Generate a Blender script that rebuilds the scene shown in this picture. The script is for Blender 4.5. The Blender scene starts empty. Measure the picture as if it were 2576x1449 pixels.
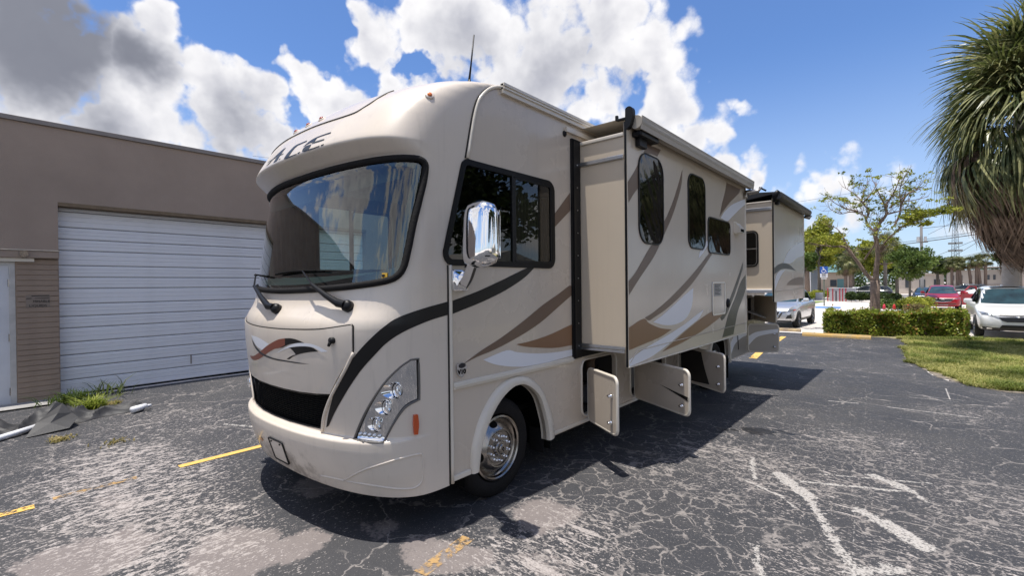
import bpy, bmesh, math, random
import numpy as np
from mathutils import Vector, Matrix
from mathutils.geometry import delaunay_2d_cdt
random.seed(7); rng = np.random.default_rng(7)
SC = bpy.context.scene; COL = SC.collection
R = math.radians
# ------------------------------------------------------------------ camera, sky, sun, exposure
YAW, PITCH, ROLL = R(41.12), R(-0.36), R(-0.61)
fwd = Vector((-math.sin(YAW)*math.cos(PITCH), math.cos(YAW)*math.cos(PITCH), math.sin(PITCH)))
rgt = Vector((math.cos(YAW), math.sin(YAW), 0)); up = rgt.cross(fwd)
r2 = rgt*math.cos(ROLL)+up*math.sin(ROLL); u2 = -rgt*math.sin(ROLL)+up*math.cos(ROLL)
cd = bpy.data.cameras.new('camera'); cam = bpy.data.objects.new('camera', cd); COL.objects.link(cam)
cd.sensor_width = 36; cd.lens = 36*1180/2576; cd.clip_start = .05; cd.clip_end = 3000
m = Matrix((r2, u2, -fwd)).transposed().to_4x4(); m.translation = (0, 0, 1.72); cam.matrix_world = m
SC.camera = cam
SC.render.filter_size = 1.15
SC.view_settings.view_transform = 'Standard'; SC.view_settings.look = 'None'
SC.view_settings.gamma = 1; SC.view_settings.use_curve_mapping = False; SC.view_settings.exposure = 0.30
SUNV = Vector((-.041, -.134, 1)).normalized()
sd = bpy.data.lights.new('sun', 'SUN'); sd.energy = 4.8; sd.angle = R(.53); sd.color = (1, .955, .89)
sun = bpy.data.objects.new('sun', sd); COL.objects.link(sun)
sun.rotation_euler = SUNV.to_track_quat('Z', 'Y').to_euler(); sun.location = (0, 0, 60)

class NT:
    """tiny helper that writes node trees"""
    def __init__(s, t): s.t = t
    def n(s, ty, ins=None, **kw):
        nd = s.t.nodes.new(ty)
        for k, v in kw.items(): setattr(nd, k, v)
        for k, v in (ins or {}).items(): s.set(nd.inputs[k], v)
        return nd
    def set(s, sock, v):
        if isinstance(v, bpy.types.NodeSocket): s.t.links.new(v, sock)
        elif isinstance(v, bpy.types.Node): s.t.links.new(v.outputs[0], sock)
        else: sock.default_value = v
    def math(s, op, a, b=None, c=None, clamp=False):
        nd = s.t.nodes.new('ShaderNodeMath'); nd.operation = op; nd.use_clamp = clamp
        for i, v in enumerate((a, b, c)):
            if v is not None: s.set(nd.inputs[i], v)
        return nd.outputs[0]
    def vmath(s, op, a, b=None, out=0, scale=None):
        nd = s.t.nodes.new('ShaderNodeVectorMath'); nd.operation = op
        s.set(nd.inputs[0], a)
        if b is not None: s.set(nd.inputs[1], b)
        if scale is not None: s.set(nd.inputs['Scale'], scale)
        return nd.outputs[out]
    def noise(s, vec, scale, detail=4, rough=.55, dist=0, out=0):
        nd = s.n('ShaderNodeTexNoise', {'Vector': vec, 'Scale': scale, 'Detail': detail, 'Roughness': rough, 'Distortion': dist})
        return nd.outputs[out]
    def smooth(s, x, a, b, lo=0., hi=1.):
        return s.n('ShaderNodeMapRange', {'Value': x, 'From Min': a, 'From Max': b, 'To Min': lo, 'To Max': hi}, interpolation_type='SMOOTHSTEP').outputs[0]
    def lin(s, x, a, b, lo=0., hi=1.):
        return s.n('ShaderNodeMapRange', {'Value': x, 'From Min': a, 'From Max': b, 'To Min': lo, 'To Max': hi}).outputs[0]
    def mix(s, f, a, b, bt='MIX'):
        nd = s.t.nodes.new('ShaderNodeMix'); nd.data_type = 'RGBA'; nd.blend_type = bt
        s.set(nd.inputs[0], f)
        for i, v in ((6, a), (7, b)):
            if isinstance(v, tuple) and len(v) == 3: v = (*v, 1)
            s.set(nd.inputs[i], v)
        return nd.outputs[2]

# cumulus seen in the photograph: direction, angular radius, weight
CLOUDS = [((-0.943, 0.065, 0.327), 0.126, 1.1), ((-0.93, 0.165, 0.328), 0.125, 1.0), ((-0.886, 0.207, 0.416), 0.069, 0.9), ((-0.913, 0.263, 0.311), 0.112, 1.0), ((-0.893, 0.312, 0.326), 0.081, 0.95), ((-0.962, 0.13, 0.24), 0.117, 1.0), ((-0.943, 0.213, 0.255), 0.108, 1.0), ((-0.921, 0.289, 0.261), 0.099, 0.95), ((-0.907, 0.335, 0.254), 0.065, 0.9), ((-0.928, 0.034, 0.371), 0.093, 1.0), ((-0.844, 0.398, 0.36), 0.086, 0.95), ((-0.823, 0.452, 0.344), 0.104, 1.0), ((-0.855, 0.428, 0.293), 0.09, 0.9), ((-0.895, 0.372, 0.245), 0.047, 0.6), ((-0.742, 0.495, 0.451), 0.075, 0.9), ((-0.693, 0.538, 0.48), 0.095, 0.9), ((-0.758, 0.539, 0.367), 0.101, 0.8), ((-0.619, 0.618, 0.485), 0.157, 1.1), ((-0.553, 0.713, 0.431), 0.184, 1.1), ((-0.451, 0.761, 0.466), 0.156, 1.0), ((-0.382, 0.829, 0.409), 0.13, 1.0), ((-0.627, 0.679, 0.381), 0.127, 0.9), ((-0.494, 0.8, 0.341), 0.141, 0.9), ((-0.366, 0.863, 0.349), 0.133, 1.05), ((-0.332, 0.835, 0.438), 0.073, 0.7), ((-0.449, 0.846, 0.287), 0.12, 0.9), ((-0.341, 0.894, 0.29), 0.106, 1.0), ((-0.552, 0.774, 0.309), 0.116, 0.8), ((-0.294, 0.928, 0.231), 0.074, 1.0), ((-0.261, 0.937, 0.234), 0.048, 0.9), ((-0.249, 0.948, 0.198), 0.041, 0.85), ((-0.332, 0.91, 0.25), 0.065, 0.9), ((-0.823, 0.339, 0.456), 0.048, 0.6), ((-0.825, 0.314, 0.47), 0.035, 0.5), ((-0.823, 0.358, 0.441), 0.031, 0.45), ((-0.26, 0.912, 0.317), 0.04, 0.42), ((-0.283, 0.896, 0.343), 0.04, 0.4), ((-0.085, 0.99, 0.114), 0.112, 0.4), ((-0.008, 0.996, 0.087), 0.091, 0.42), ((-0.142, 0.984, 0.105), 0.069, 0.36), ((0.06, 0.995, 0.081), 0.073, 0.38), ((-0.195, 0.967, 0.167), 0.039, 0.25), ((0.081, 0.996, 0.038), 0.071, 0.4)]
GREYS = [((-0.935, 0.064, 0.347), 0.134, 1.05), ((-0.924, 0.164, 0.344), 0.088, 0.85), ((-0.964, 0.108, 0.241), 0.094, 0.5), ((-0.919, 0.288, 0.267), 0.092, 0.5), ((-0.522, 0.734, 0.436), 0.149, 0.42), ((-0.435, 0.821, 0.37), 0.108, 0.35), ((-0.643, 0.62, 0.45), 0.078, 0.25)]
HOLES = [((-0.714, 0.558, 0.422), 0.03, 0.8), ((-0.734, 0.541, 0.412), 0.026, 0.7), ((-0.877, 0.366, 0.312), 0.03, 0.55), ((-0.848, 0.298, 0.439), 0.087, 1.0), ((-0.844, 0.347, 0.409), 0.044, 0.5), ((-0.807, 0.392, 0.441), 0.082, 0.8), ((-0.764, 0.444, 0.468), 0.039, 0.4), ((-0.216, 0.896, 0.387), 0.075, 0.5)]
W = bpy.data.worlds.new('World'); SC.world = W; W.use_nodes = True
T = NT(W.node_tree); W.node_tree.nodes.clear()
sky = T.n('ShaderNodeTexSky', sky_type='NISHITA', sun_disc=False, sun_elevation=math.asin(SUNV.z), sun_rotation=math.atan2(SUNV.x, SUNV.y), air_density=1.0, dust_density=.35, ozone_density=2.2, altitude=0)
geo = T.n('ShaderNodeTexCoord'); D = T.vmath('NORMALIZE', geo.outputs['Generated'])
# domain warp
w1 = T.n('ShaderNodeTexNoise', {'Vector': D, 'Scale': 4.5, 'Detail': 5, 'Roughness': .6}).outputs['Color']
wv = T.vmath('SCALE', T.vmath('SUBTRACT', w1, (.5, .5, .5)), scale=.22)
DW = T.vmath('ADD', D, wv)
def field(dw, lst):
    acc = None
    for c, r_, w_ in lst:
        v = T.math('MULTIPLY_ADD', T.vmath('DISTANCE', dw, tuple(c), out=1), -w_/r_, w_)
        acc = v if acc is None else T.math('MAXIMUM', acc, v)
    return acc
B = field(DW, CLOUDS)
away = T.smooth(T.vmath('DOT_PRODUCT', D, tuple(fwd), out=1), .42, .60)
glob = T.math('SUBTRACT', T.lin(T.noise(D, 2.3, 2, .5), .40, .66, -.1, .85), T.math('MULTIPLY', away, 2.5))
B = T.math('SUBTRACT', T.math('MAXIMUM', B, glob), T.math('MAXIMUM', field(DW, HOLES), 0.))
vo = T.n('ShaderNodeTexVoronoi', {'Vector': T.vmath('ADD', D, T.vmath('SCALE', wv, scale=.5)), 'Scale': 17.0, 'Detail': 1.0, 'Roughness': .5, 'Lacunarity': 2.3}, feature='F1')
bil = T.math('MULTIPLY', T.math('SUBTRACT', .5, vo.outputs['Distance']), .58)
den = T.math('ADD', B, T.math('ADD', T.math('MULTIPLY', T.math('SUBTRACT', T.noise(D, 9.0, 7, .62), .5), 1.20), bil))
D2 = T.vmath('ADD', D, tuple(Vector(SUNV)*.05))
den2 = T.math('ADD', B, T.math('ADD', T.math('MULTIPLY', T.math('SUBTRACT', T.noise(D2, 9.0, 3, .62), .5), 1.20), bil))
alpha = T.smooth(den, .02, .36)
alpha = T.math('MULTIPLY', alpha, T.smooth(T.n('ShaderNodeSeparateXYZ', {'Vector': D}).outputs[2], .0, .10, .35, 1.))
lit = T.smooth(T.math('SUBTRACT', den2, T.math('MULTIPLY', den, .40)), -.15, 1.15, 1., 0.)
fine = T.noise(D, 22.0, 4, .6)
lit = T.math('ADD', lit, T.math('MULTIPLY', T.math('SUBTRACT', fine, .5), .42), clamp=True)
gr = T.math('MULTIPLY', T.smooth(T.math('ADD', field(DW, GREYS), T.math('MULTIPLY', T.math('SUBTRACT', T.noise(D, 6.0, 5, .55), .5), .7)), -.05, .75), .92)
lit = T.math('MULTIPLY', lit, T.math('SUBTRACT', 1., gr))
ccol = T.mix(lit, (.42, .43, .50), (.87, .86, .865))
ccol = T.mix(gr, ccol, T.mix(lit, (.165, .175, .215), (.50, .52, .575)))
hz = T.smooth(T.n('ShaderNodeSeparateXYZ', {'Vector': D}).outputs[2], 0., .42, .56, 0.)
skyc = T.vmath('SCALE', sky, scale=.125)
skyc = T.mix(1.0, skyc, (.69, .86, 1.12), 'MULTIPLY')
skyc = T.mix(hz, skyc, (.56, .66, .80))
fin = T.mix(alpha, skyc, ccol)
bg = T.n('ShaderNodeBackground', {'Color': fin, 'Strength': 1.0})
T.n('ShaderNodeOutputWorld', {'Surface': bg})
try: W.cycles.sampling_method = 'MANUAL'; W.cycles.sample_map_resolution = 512
except Exception: pass
try:
    cy = SC.cycles; cy.max_bounces = 8; cy.diffuse_bounces = 3; cy.glossy_bounces = 4; cy.transmission_bounces = 6; cy.transparent_max_bounces = 10; cy.sample_clamp_indirect = 6; cy.caustics_reflective = False; cy.caustics_refractive = False
except Exception: pass

# ------------------------------------------------------------------ helpers
WL = {}                      # world positions of parents built in place
def gz(y): return -.013*max(0, min(y, 12)-2.7)-.005*max(0, min(y, 60)-12)
def tag(o, label=None, cat=None, group=None, kind=None):
    if label: o['label'] = label
    if cat: o['category'] = cat
    if group: o['group'] = group
    if kind: o['kind'] = kind
    return o
def thing(name, label, cat, loc=(0, 0, 0), rz=0, group=None):
    o = bpy.data.objects.new(name, None); COL.objects.link(o); o.location = loc; o.rotation_euler = (0, 0, rz)
    o.empty_display_size = .2; WL[o] = Vector(loc)
    return tag(o, label, cat, group)
def mk(name, V, F, mat, parent=None, smooth=False, normals=None, kind=None, label=None):
    """one mesh object from world-space verts (parent-space when the parent is rotated)"""
    V = np.asarray(V, float); c = (V.min(0)+V.max(0))/2
    me = bpy.data.meshes.new(name); me.from_pydata((V-c).tolist(), [], [list(f) for f in F])
    mats = mat if isinstance(mat, (list, tuple)) else [mat]
    for q in mats: me.materials.append(q)
    if smooth: me.polygons.foreach_set('use_smooth', [True]*len(me.polygons))
    me.update()
    if normals is not None: me.normals_split_custom_set_from_vertices([tuple(n) for n in normals])
    o = bpy.data.objects.new(name, me); COL.objects.link(o)
    if parent is not None: o.parent = parent; c = Vector(c)-WL.get(parent, Vector((0, 0, 0)))
    o.location = c; WL[o] = Vector(c)+(WL.get(parent, Vector((0, 0, 0))) if parent is not None else Vector((0, 0, 0)))
    if kind: o['kind'] = kind
    if label: o['label'] = label
    return o
class B:
    """collects geometry for ONE object"""
    def __init__(s): s.V = []; s.F = []
    def add(s, V, F):
        k = len(s.V); s.V += [tuple(map(float, v)) for v in V]; s.F += [[i+k for i in f] for f in F]; return s
    def box(s, x0, x1, y0, y1, z0, z1):
        return s.add([(x0,y0,z0),(x1,y0,z0),(x1,y1,z0),(x0,y1,z0),(x0,y0,z1),(x1,y0,z1),(x1,y1,z1),(x0,y1,z1)], [[3,2,1,0],[4,5,6,7],[0,1,5,4],[1,2,6,5],[2,3,7,6],[3,0,4,7]])
    def rbox(s, x0, x1, y0, y1, z0, z1, b=.01):
        """box with chamfered edges"""
        V = []; cx, cy, cz = (x0+x1)/2, (y0+y1)/2, (z0+z1)/2; hx, hy, hz = abs(x1-x0)/2, abs(y1-y0)/2, abs(z1-z0)/2; b = min(b, hx*.9, hy*.9, hz*.9)
        bm = bmesh.new(); bmesh.ops.create_cube(bm, size=2)
        for v in bm.verts: v.co = (v.co.x*hx, v.co.y*hy, v.co.z*hz)
        bmesh.ops.bevel(bm, geom=bm.edges[:], offset=b, segments=2, affect='EDGES', profile=.5)
        bm.verts.index_update()
        V = [(v.co.x+cx, v.co.y+cy, v.co.z+cz) for v in bm.verts]; F = [[v.index for v in f.verts] for f in bm.faces]; bm.free()
        return s.add(V, F)
    def tube(s, pts, r, n=8, caps=True, closed=False):
        P = [Vector(p) for p in pts]; N = len(P); rr = r if hasattr(r, '__len__') else [r]*N
        V = []; F = []; ref = None
        for i, p in enumerate(P):
            t = (P[(i+1) % N]-P[i-1]) if closed else (P[min(i+1, N-1)]-P[max(i-1, 0)])
            t = t.normalized() if t.length > 1e-9 else Vector((0, 0, 1))
            if ref is None: ref = t.orthogonal().normalized()
            ref = (ref-t*ref.dot(t)); ref = ref.normalized() if ref.length > 1e-6 else t.orthogonal().normalized()
            b = t.cross(ref)
            for k in range(n):
                a = 2*math.pi*k/n; V.append(p+(ref*math.cos(a)+b*math.sin(a))*rr[i])
        M_ = N if closed else N-1
        for i in range(M_):
            j = (i+1) % N
            for k in range(n): F.append([i*n+k, i*n+(k+1) % n, j*n+(k+1) % n, j*n+k])
        if caps and not closed: F.append(list(range(n))[::-1]); F.append([(N-1)*n+k for k in range(n)])
        return s.add(V, F)
    def lathe(s, prof, c, axis='X', n=48, a0=0, a1=2*math.pi):
        """prof: (r, h) pairs along the axis"""
        V = []; F = []; full = abs(a1-a0-2*math.pi) < 1e-6; m_ = n if full else n+1
        for r_, h in prof:
            for k in range(m_):
                a = a0+(a1-a0)*k/n; p, q = r_*math.cos(a), r_*math.sin(a)
                V.append({'X': (c[0]+h, c[1]+p, c[2]+q), 'Y': (c[0]+p, c[1]+h, c[2]+q), 'Z': (c[0]+p, c[1]+q, c[2]+h)}[axis])
        for i in range(len(prof)-1):
            for k in range(n):
                j = (k+1) % m_; F.append([i*m_+k, i*m_+j, (i+1)*m_+j, (i+1)*m_+k])
        return s.add(V, F)
    def prism(s, poly, fn, t):
        """2D outline -> solid: fn(u, v, d) gives the world point at depth d (0 and t)"""
        n = len(poly); V = [fn(u, v, t) for u, v in poly]+[fn(u, v, 0) for u, v in poly]
        F = [list(range(n)), list(range(2*n-1, n-1, -1))]+[[i, i+n, (i+1) % n+n, (i+1) % n] for i in range(n)]
        return s.add(V, F)
    def build(s, name, mat, parent=None, smooth=False, **k): return mk(name, s.V, s.F, mat, parent, smooth, **k)
def autosmooth(o, ang=35):
    me = o.data; me.polygons.foreach_set('use_smooth', [True]*len(me.polygons))
    try: me.set_sharp_from_angle(angle=R(ang))
    except Exception: pass
    return o
def fixn(o):
    bm = bmesh.new(); bm.from_mesh(o.data); bmesh.ops.recalc_face_normals(bm, faces=bm.faces[:]); bm.to_mesh(o.data); bm.free(); return o
def copy_thing(o, parent=None):
    c = o.copy(); COL.objects.link(c)
    if parent is not None: c.parent = parent
    for ch in list(o.children): copy_thing(ch, c)
    return c
def smooth_poly(P, n=4, ang=48):
    """Catmull-Rom through a closed outline, keeping sharp corners"""
    P = np.asarray(P, float); N = len(P); out = []
    d0 = P-np.roll(P, 1, 0); d1 = np.roll(P, -1, 0)-P
    cr = []
    for a, b in zip(d0, d1):
        c = np.dot(a, b)/(np.linalg.norm(a)*np.linalg.norm(b)+1e-12); cr.append(math.degrees(math.acos(max(-1, min(1, c)))) > ang)
    for i in range(N):
        p1, p2 = P[i], P[(i+1) % N]
        p0 = p1-(p2-p1) if cr[i] else P[i-1]; p3 = p2+(p2-p1) if cr[(i+1) % N] else P[(i+2) % N]
        for k in range(n):
            t = k/n; out.append(.5*((2*p1)+(p2-p0)*t+(2*p0-5*p1+4*p2-p3)*t*t+(3*p1-p0-3*p2+p3)*t**3))
    return np.array(out)
def smooth_line(P, n=6):
    P = np.asarray(P, float); Q = np.vstack([2*P[0]-P[1], P, 2*P[-1]-P[-2]]); out = []
    for i in range(1, len(P)):
        p0, p1, p2, p3 = Q[i-1], Q[i], Q[i+1], Q[i+2]
        for k in range(n):
            t = k/n; out.append(.5*((2*p1)+(p2-p0)*t+(2*p0-5*p1+4*p2-p3)*t*t+(3*p1-p0-3*p2+p3)*t**3))
    return np.array(out+[P[-1]])
def inpoly(pts, poly):
    pts = np.asarray(pts); x, y = pts[:, 0], pts[:, 1]; ins = np.zeros(len(pts), bool); n = len(poly)
    for i in range(n):
        (x0, y0), (x1, y1) = poly[i], poly[(i+1) % n]
        if y0 == y1: continue
        c = ((y0 > y) != (y1 > y)) & (x < (x1-x0)*(y-y0)/(y1-y0)+x0); ins ^= c
    return ins
def rrect(u0, u1, v0, v1, r, n=5):
    P = []
    for cu, cv, a in ((u1-r, v1-r, 0), (u0+r, v1-r, 90), (u0+r, v0+r, 180), (u1-r, v0+r, 270)):
        for k in range(n+1):
            t = R(a+90*k/n); P.append((cu+r*math.cos(t), cv+r*math.sin(t)))
    return P
def roundpoly(P, rs, n=6):
    P = [Vector(p) for p in P]; out = []
    for i, p in enumerate(P):
        a, b = (P[i-1]-p).normalized(), (P[(i+1) % len(P)]-p).normalized(); th = a.angle(b); d = rs[i]/math.tan(th/2); c = p+(a+b).normalized()*rs[i]/math.sin(th/2); s0, s1 = p+a*d-c, p+b*d-c
        for k in range(n+1): v = s0.lerp(s1, k/n).normalized()*rs[i]; out.append((c.x+v.x, c.y+v.y))
    return out
def cdt(outer, holes=(), grid=()):
    """triangles (verts, faces) of outline minus holes, with extra grid points inside"""
    V = []; E = []
    for L in (outer, *holes):
        k = len(V); n = len(L); V += [tuple(map(float, p)) for p in L]; E += [(k+i, k+(i+1) % n) for i in range(n)]
    if len(grid):
        g = np.asarray(grid, float); ok = inpoly(g, outer)
        for h in holes: ok &= ~inpoly(g, h)
        V += [tuple(p) for p in g[ok]]
    ov, oe, of = delaunay_2d_cdt([Vector(v) for v in V], E, [], 0, 1e-6)[:3]
    ov = np.array([tuple(v) for v in ov]); of = np.array([f for f in of if len(f) == 3])
    c = ov[of].mean(1); ok = inpoly(c, outer)
    for h in holes: ok &= ~inpoly(c, h)
    return ov, of[ok]
def sheet(name, outer, holes, fn, mat, parent=None, grid=(), thick=0., flip=False, smooth=False, **k):
    """flat panel with holes: fn(u, v, d)"""
    v, f = cdt(outer, holes, grid); n = len(v); V = [fn(a, b, 0) for a, b in v]; F = f.tolist()
    if thick:
        V += [fn(a, b, -thick) for a, b in v]; F += [[x+n for x in t[::-1]] for t in f.tolist()]
        from collections import Counter
        ed = Counter()
        for t in f.tolist():
            for i in range(3): ed[(t[i], t[(i+1) % 3])] += 1
        F += [[b, a, a+n, b+n] for (a, b) in ed if (b, a) not in ed]
    o = mk(name, V, F, mat, parent, smooth, **k)
    return fixn(o) if thick else o

# ------------------------------------------------------------------ materials
def mat(name, col, rough=.5, metal=0., spec=.5, var=.0, vscale=4., bump=0., bscale=40., coat=0., trans=0., col2=None, dirt=0.):
    m_ = bpy.data.materials.new(name); m_.use_nodes = True; t = NT(m_.node_tree); b = m_.node_tree.nodes['Principled BSDF']
    c = tuple(col)
    tc = t.n('ShaderNodeTexCoord').outputs['Object']
    if var or col2:
        n_ = t.noise(tc, vscale, 5, .6)
        c2 = col2 or tuple(x*(1-var) for x in c)
        cc = t.mix(t.lin(n_, .3, .7), c, c2); t.set(b.inputs['Base Color'], cc)
    else: b.inputs['Base Color'].default_value = (*c, 1)
    b.inputs['Roughness'].default_value = rough; b.inputs['Metallic'].default_value = metal
    b.inputs['Specular IOR Level'].default_value = spec; b.inputs['Coat Weight'].default_value = coat; b.inputs['Coat Roughness'].default_value = .06
    if trans: b.inputs['Transmission Weight'].default_value = trans
    if bump:
        bp = t.n('ShaderNodeBump', {'Strength': bump, 'Distance': .02, 'Height': t.noise(tc, bscale, 5, .6)}); t.set(b.inputs['Normal'], bp)
    return m_
def glass(name, tint, refl=1., rough=0., alpha_mul=1., f0=.05):
    """thin pane: tinted see-through plus Fresnel mirror"""
    m_ = bpy.data.materials.new(name); m_.use_nodes = True; t = NT(m_.node_tree); m_.node_tree.nodes.clear()
    fr = t.n('ShaderNodeFresnel', {'IOR': 1.52}); f = t.math('MULTIPLY_ADD', fr.outputs[0], refl, f0-.04, clamp=True)
    tr = t.n('ShaderNodeBsdfTransparent', {'Color': (*tint, 1)}); gl = t.n('ShaderNodeBsdfGlossy', {'Color': (1, 1, 1, 1), 'Roughness': rough})
    mx = t.n('ShaderNodeMixShader', {0: f, 1: tr, 2: gl}); t.n('ShaderNodeOutputMaterial', {'Surface': mx}); return m_
def paint(name, col, rough=.32, coat=.35, dirt=.12, scale=1.6, film=False):
    """automotive gelcoat: slight mottling, dust film towards uneven roughness"""
    m_ = bpy.data.materials.new(name); m_.use_nodes = True; t = NT(m_.node_tree); b = m_.node_tree.nodes['Principled BSDF']
    tc = t.n('ShaderNodeTexCoord').outputs['Object']
    n1 = t.noise(tc, scale, 6, .62); n2 = t.noise(tc, scale*14, 4, .7)
    c = t.mix(t.math('MULTIPLY', t.smooth(n1, .45, .75), dirt*2), col, tuple(x*.78 for x in col))
    c = t.mix(t.math('MULTIPLY', t.smooth(n2, .62, .76), dirt), c, (.36, .31, .25)); t.set(b.inputs['Base Color'], c)
    stk = t.noise(t.vmath('MULTIPLY', tc, (7, 7, .35)), 3.0, 4, .6); c = t.mix(t.math('MULTIPLY', t.smooth(stk, .52, .75), dirt*1.3), c, tuple(x*.66 for x in col))
    if film:
        P = t.n('ShaderNodeNewGeometry').outputs['Position']; z = t.n('ShaderNodeSeparateXYZ', {'Vector': P}).outputs
        lowm = t.math('MULTIPLY', t.smooth(z[2], .68, .38), t.smooth(z[0], -2.7, -3.6)); grime = t.smooth(t.math('ADD', t.noise(P, 9, 6, .7), t.math('MULTIPLY', lowm, .28)), .62, .84)
        c = t.mix(t.math('MULTIPLY', grime, t.math('MULTIPLY_ADD', lowm, .75, .05)), c, (.20, .155, .115)); t.set(b.inputs['Base Color'], c)
    t.set(b.inputs['Base Color'], c)
    t.set(b.inputs['Roughness'], t.lin(n1, .3, .7, rough*.8, rough*1.3)); b.inputs['Coat Weight'].default_value = coat; b.inputs['Coat Roughness'].default_value = .07; b.inputs['Specular IOR Level'].default_value = .5 if coat > .2 else .36
    t.set(b.inputs['Normal'], t.n('ShaderNodeBump', {'Strength': .05, 'Distance': .02, 'Height': t.noise(tc, 3.5, 3, .5)}))
    return m_
TAN = (.66, .58, .49)
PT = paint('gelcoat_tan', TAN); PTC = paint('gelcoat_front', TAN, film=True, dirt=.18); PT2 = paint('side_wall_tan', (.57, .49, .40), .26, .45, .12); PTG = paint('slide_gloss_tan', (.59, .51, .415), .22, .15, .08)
PTD = paint('slide_end_tan', (.60, .505, .39), .42, .1, .06)
TRIM = paint('cream_trim', (.66, .60, .51), .3, .3, .08)
def decal(n, c, r=.3): return mat(n, c, r, spec=.28)
DBLK = decal('decal_black', (.012, .011, .011)); DBRN = decal('decal_brown', (.165, .112, .080)); DTAN = decal('decal_tan', (.24, .135, .075)); DWHT = decal('decal_white', (.74, .74, .76)); DGRY = decal('decal_dark_grey', (.055, .06, .05)); DRED = decal('decal_copper', (.22, .07, .045)); DSLT = decal('decal_slate', (.028, .031, .036))
BLK = mat('black_plastic', (.009, .009, .010), .42, var=.3, spec=.25); RUB = mat('rubber', (.010, .009, .009), .78, spec=.25, var=.35, vscale=9, bump=.3, bscale=60); BLKM = mat('black_matte', (.006, .006, .006), .9, spec=.1)
GRILL = mat('grille_black', (.006, .006, .006), .75, spec=.08)
CHR = mat('chrome', (.86, .86, .87), .045, 1.0, bump=.02, bscale=5); STEEL = mat('stainless', (.37, .345, .315), .24, 1.0, var=.25, vscale=7); ALU = mat('aluminium', (.70, .70, .71), .28, 1.0, var=.12, vscale=20)
LENS = mat('lamp_lens', (.9, .9, .9), .03, trans=.85); AMB = mat('amber_lens', (.75, .17, .012), .12, coat=.8); ORG = mat('marker_orange', (.52, .075, .012), .18, coat=.8)
WSG = glass('windscreen_glass', (.70, .86, .80), 1.55, f0=.065); SIDEG = glass('dark_side_glass', (.36, .37, .34), 1.0); PRIV = glass('privacy_glass', (.035, .03, .025), 1.3, f0=.05)
DASH = mat('dashboard_grey', (.70, .74, .66), .8); CABIN = mat('cabin_dark', (.05, .045, .04), .85); SEAT = mat('seat_vinyl', (.11, .09, .075), .55, var=.25); CURT = mat('curtain_cloth', (.48, .44, .38), .9, var=.2, vscale=10); HEADL = mat('headliner', (.30, .29, .27), .9)

XC,HW=-3.81,1.265
# front cap profile on the centre line: z, y, corner exponent
CAPROWS=[(.25,1.645,3.0),(.27,1.61,3.0),(.31,1.578,3.0),(.38,1.545,3.1),(.46,1.515,3.3),(.55,1.49,3.4),(.63,1.472,3.4),(.675,1.47,3.4),(.69,1.473,3.4),
(.697,1.49,3.4),(.702,1.52,3.4),(.72,1.53,3.5),(.80,1.525,3.6),(.95,1.51,3.8),(1.10,1.495,4.0),(1.25,1.482,4.2),(1.36,1.478,4.4),(1.43,1.482,4.6),
(1.47,1.492,4.8),(1.51,1.515,4.9),(1.55,1.545,5.0),(1.60,1.572,5.1),(1.66,1.590,5.2),(1.75,1.602,5.2),(2.0,1.636,5.3),(2.3,1.68,5.4),(2.50,1.712,5.5),(2.575,1.725,5.6),
(2.60,1.724,5.7),(2.612,1.722,5.8),(2.620,1.712,5.9),(2.65,1.672,6.2),(2.68,1.629,6.4),(2.692,1.612,6.4),(2.700,1.602,6.4),(2.708,1.596,6.4),(2.718,1.595,6.3),(2.732,1.599,6.2),(2.76,1.612,6.1),(2.82,1.646,5.9),(2.90,1.694,5.6),(2.98,1.752,5.3),(3.06,1.832,4.8),(3.14,1.935,4.2),(3.20,2.04,3.8),(3.25,2.155,3.4),(3.29,2.30,3.1),(3.315,2.46,2.9),(3.335,2.68,2.7),(3.342,2.78,2.6)]
CAPEND=[(.25,2.215),(1.86,2.215),(2.0,2.235),(2.3,2.29),(2.65,2.396),(2.974,2.474),(3.10,2.515),(3.166,2.552),(3.244,2.631),(3.29,2.72),(3.314,2.796),(3.342,2.84)]
def _pchip(x,y,xi):
    x=np.asarray(x,float);y=np.asarray(y,float);h=np.diff(x);d=np.diff(y)/h
    m=np.zeros_like(y)
    for i in range(1,len(x)-1):
        if d[i-1]*d[i]>0:
            w1=2*h[i]+h[i-1];w2=h[i]+2*h[i-1];m[i]=(w1+w2)/(w1/d[i-1]+w2/d[i])
    m[0]=d[0];m[-1]=d[-1]
    xi=np.clip(xi,x[0],x[-1]);i=np.clip(np.searchsorted(x,xi)-1,0,len(h)-1);t=(xi-x[i])/h[i]
    return (2*t**3-3*t**2+1)*y[i]+(t**3-2*t**2+t)*h[i]*m[i]+(-2*t**3+3*t**2)*y[i+1]+(t**3-t**2)*h[i]*m[i+1]
_CZ=[r[0] for r in CAPROWS]
_cache={}
def cap_row(z):
    k=round(float(z),5)
    if k not in _cache:
        zz=np.array([k]);yc=float(_pchip(_CZ,[r[1] for r in CAPROWS],zz)[0]);m=float(np.interp(k,_CZ,[r[2] for r in CAPROWS]))
        ye=float(_pchip([r[0] for r in CAPEND],[r[1] for r in CAPEND],zz)[0])
        th=np.concatenate([np.linspace(0,1.2,50),np.linspace(1.2,np.pi/2,60)[1:]])
        u=HW*np.sin(th)**(2/2.2);v=1-np.cos(np.minimum(th,np.pi/2-1e-9))**(2/m);v[-1]=1
        y=yc+(ye-yc)*v
        L=np.concatenate([[0],np.cumsum(np.hypot(np.diff(u),np.diff(y)))]);_cache[k]=(L/L[-1],u,y)
    return _cache[k]
def cap(s,z):
    L,u,y=cap_row(z);a=abs(s)
    X=np.sign(s)*np.interp(a,L,u)
    return np.array([XC+X,np.interp(a,L,y)+.10*max(0.,-X)**2*(1 if a<.93 else (1-a)/.07),z])
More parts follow.
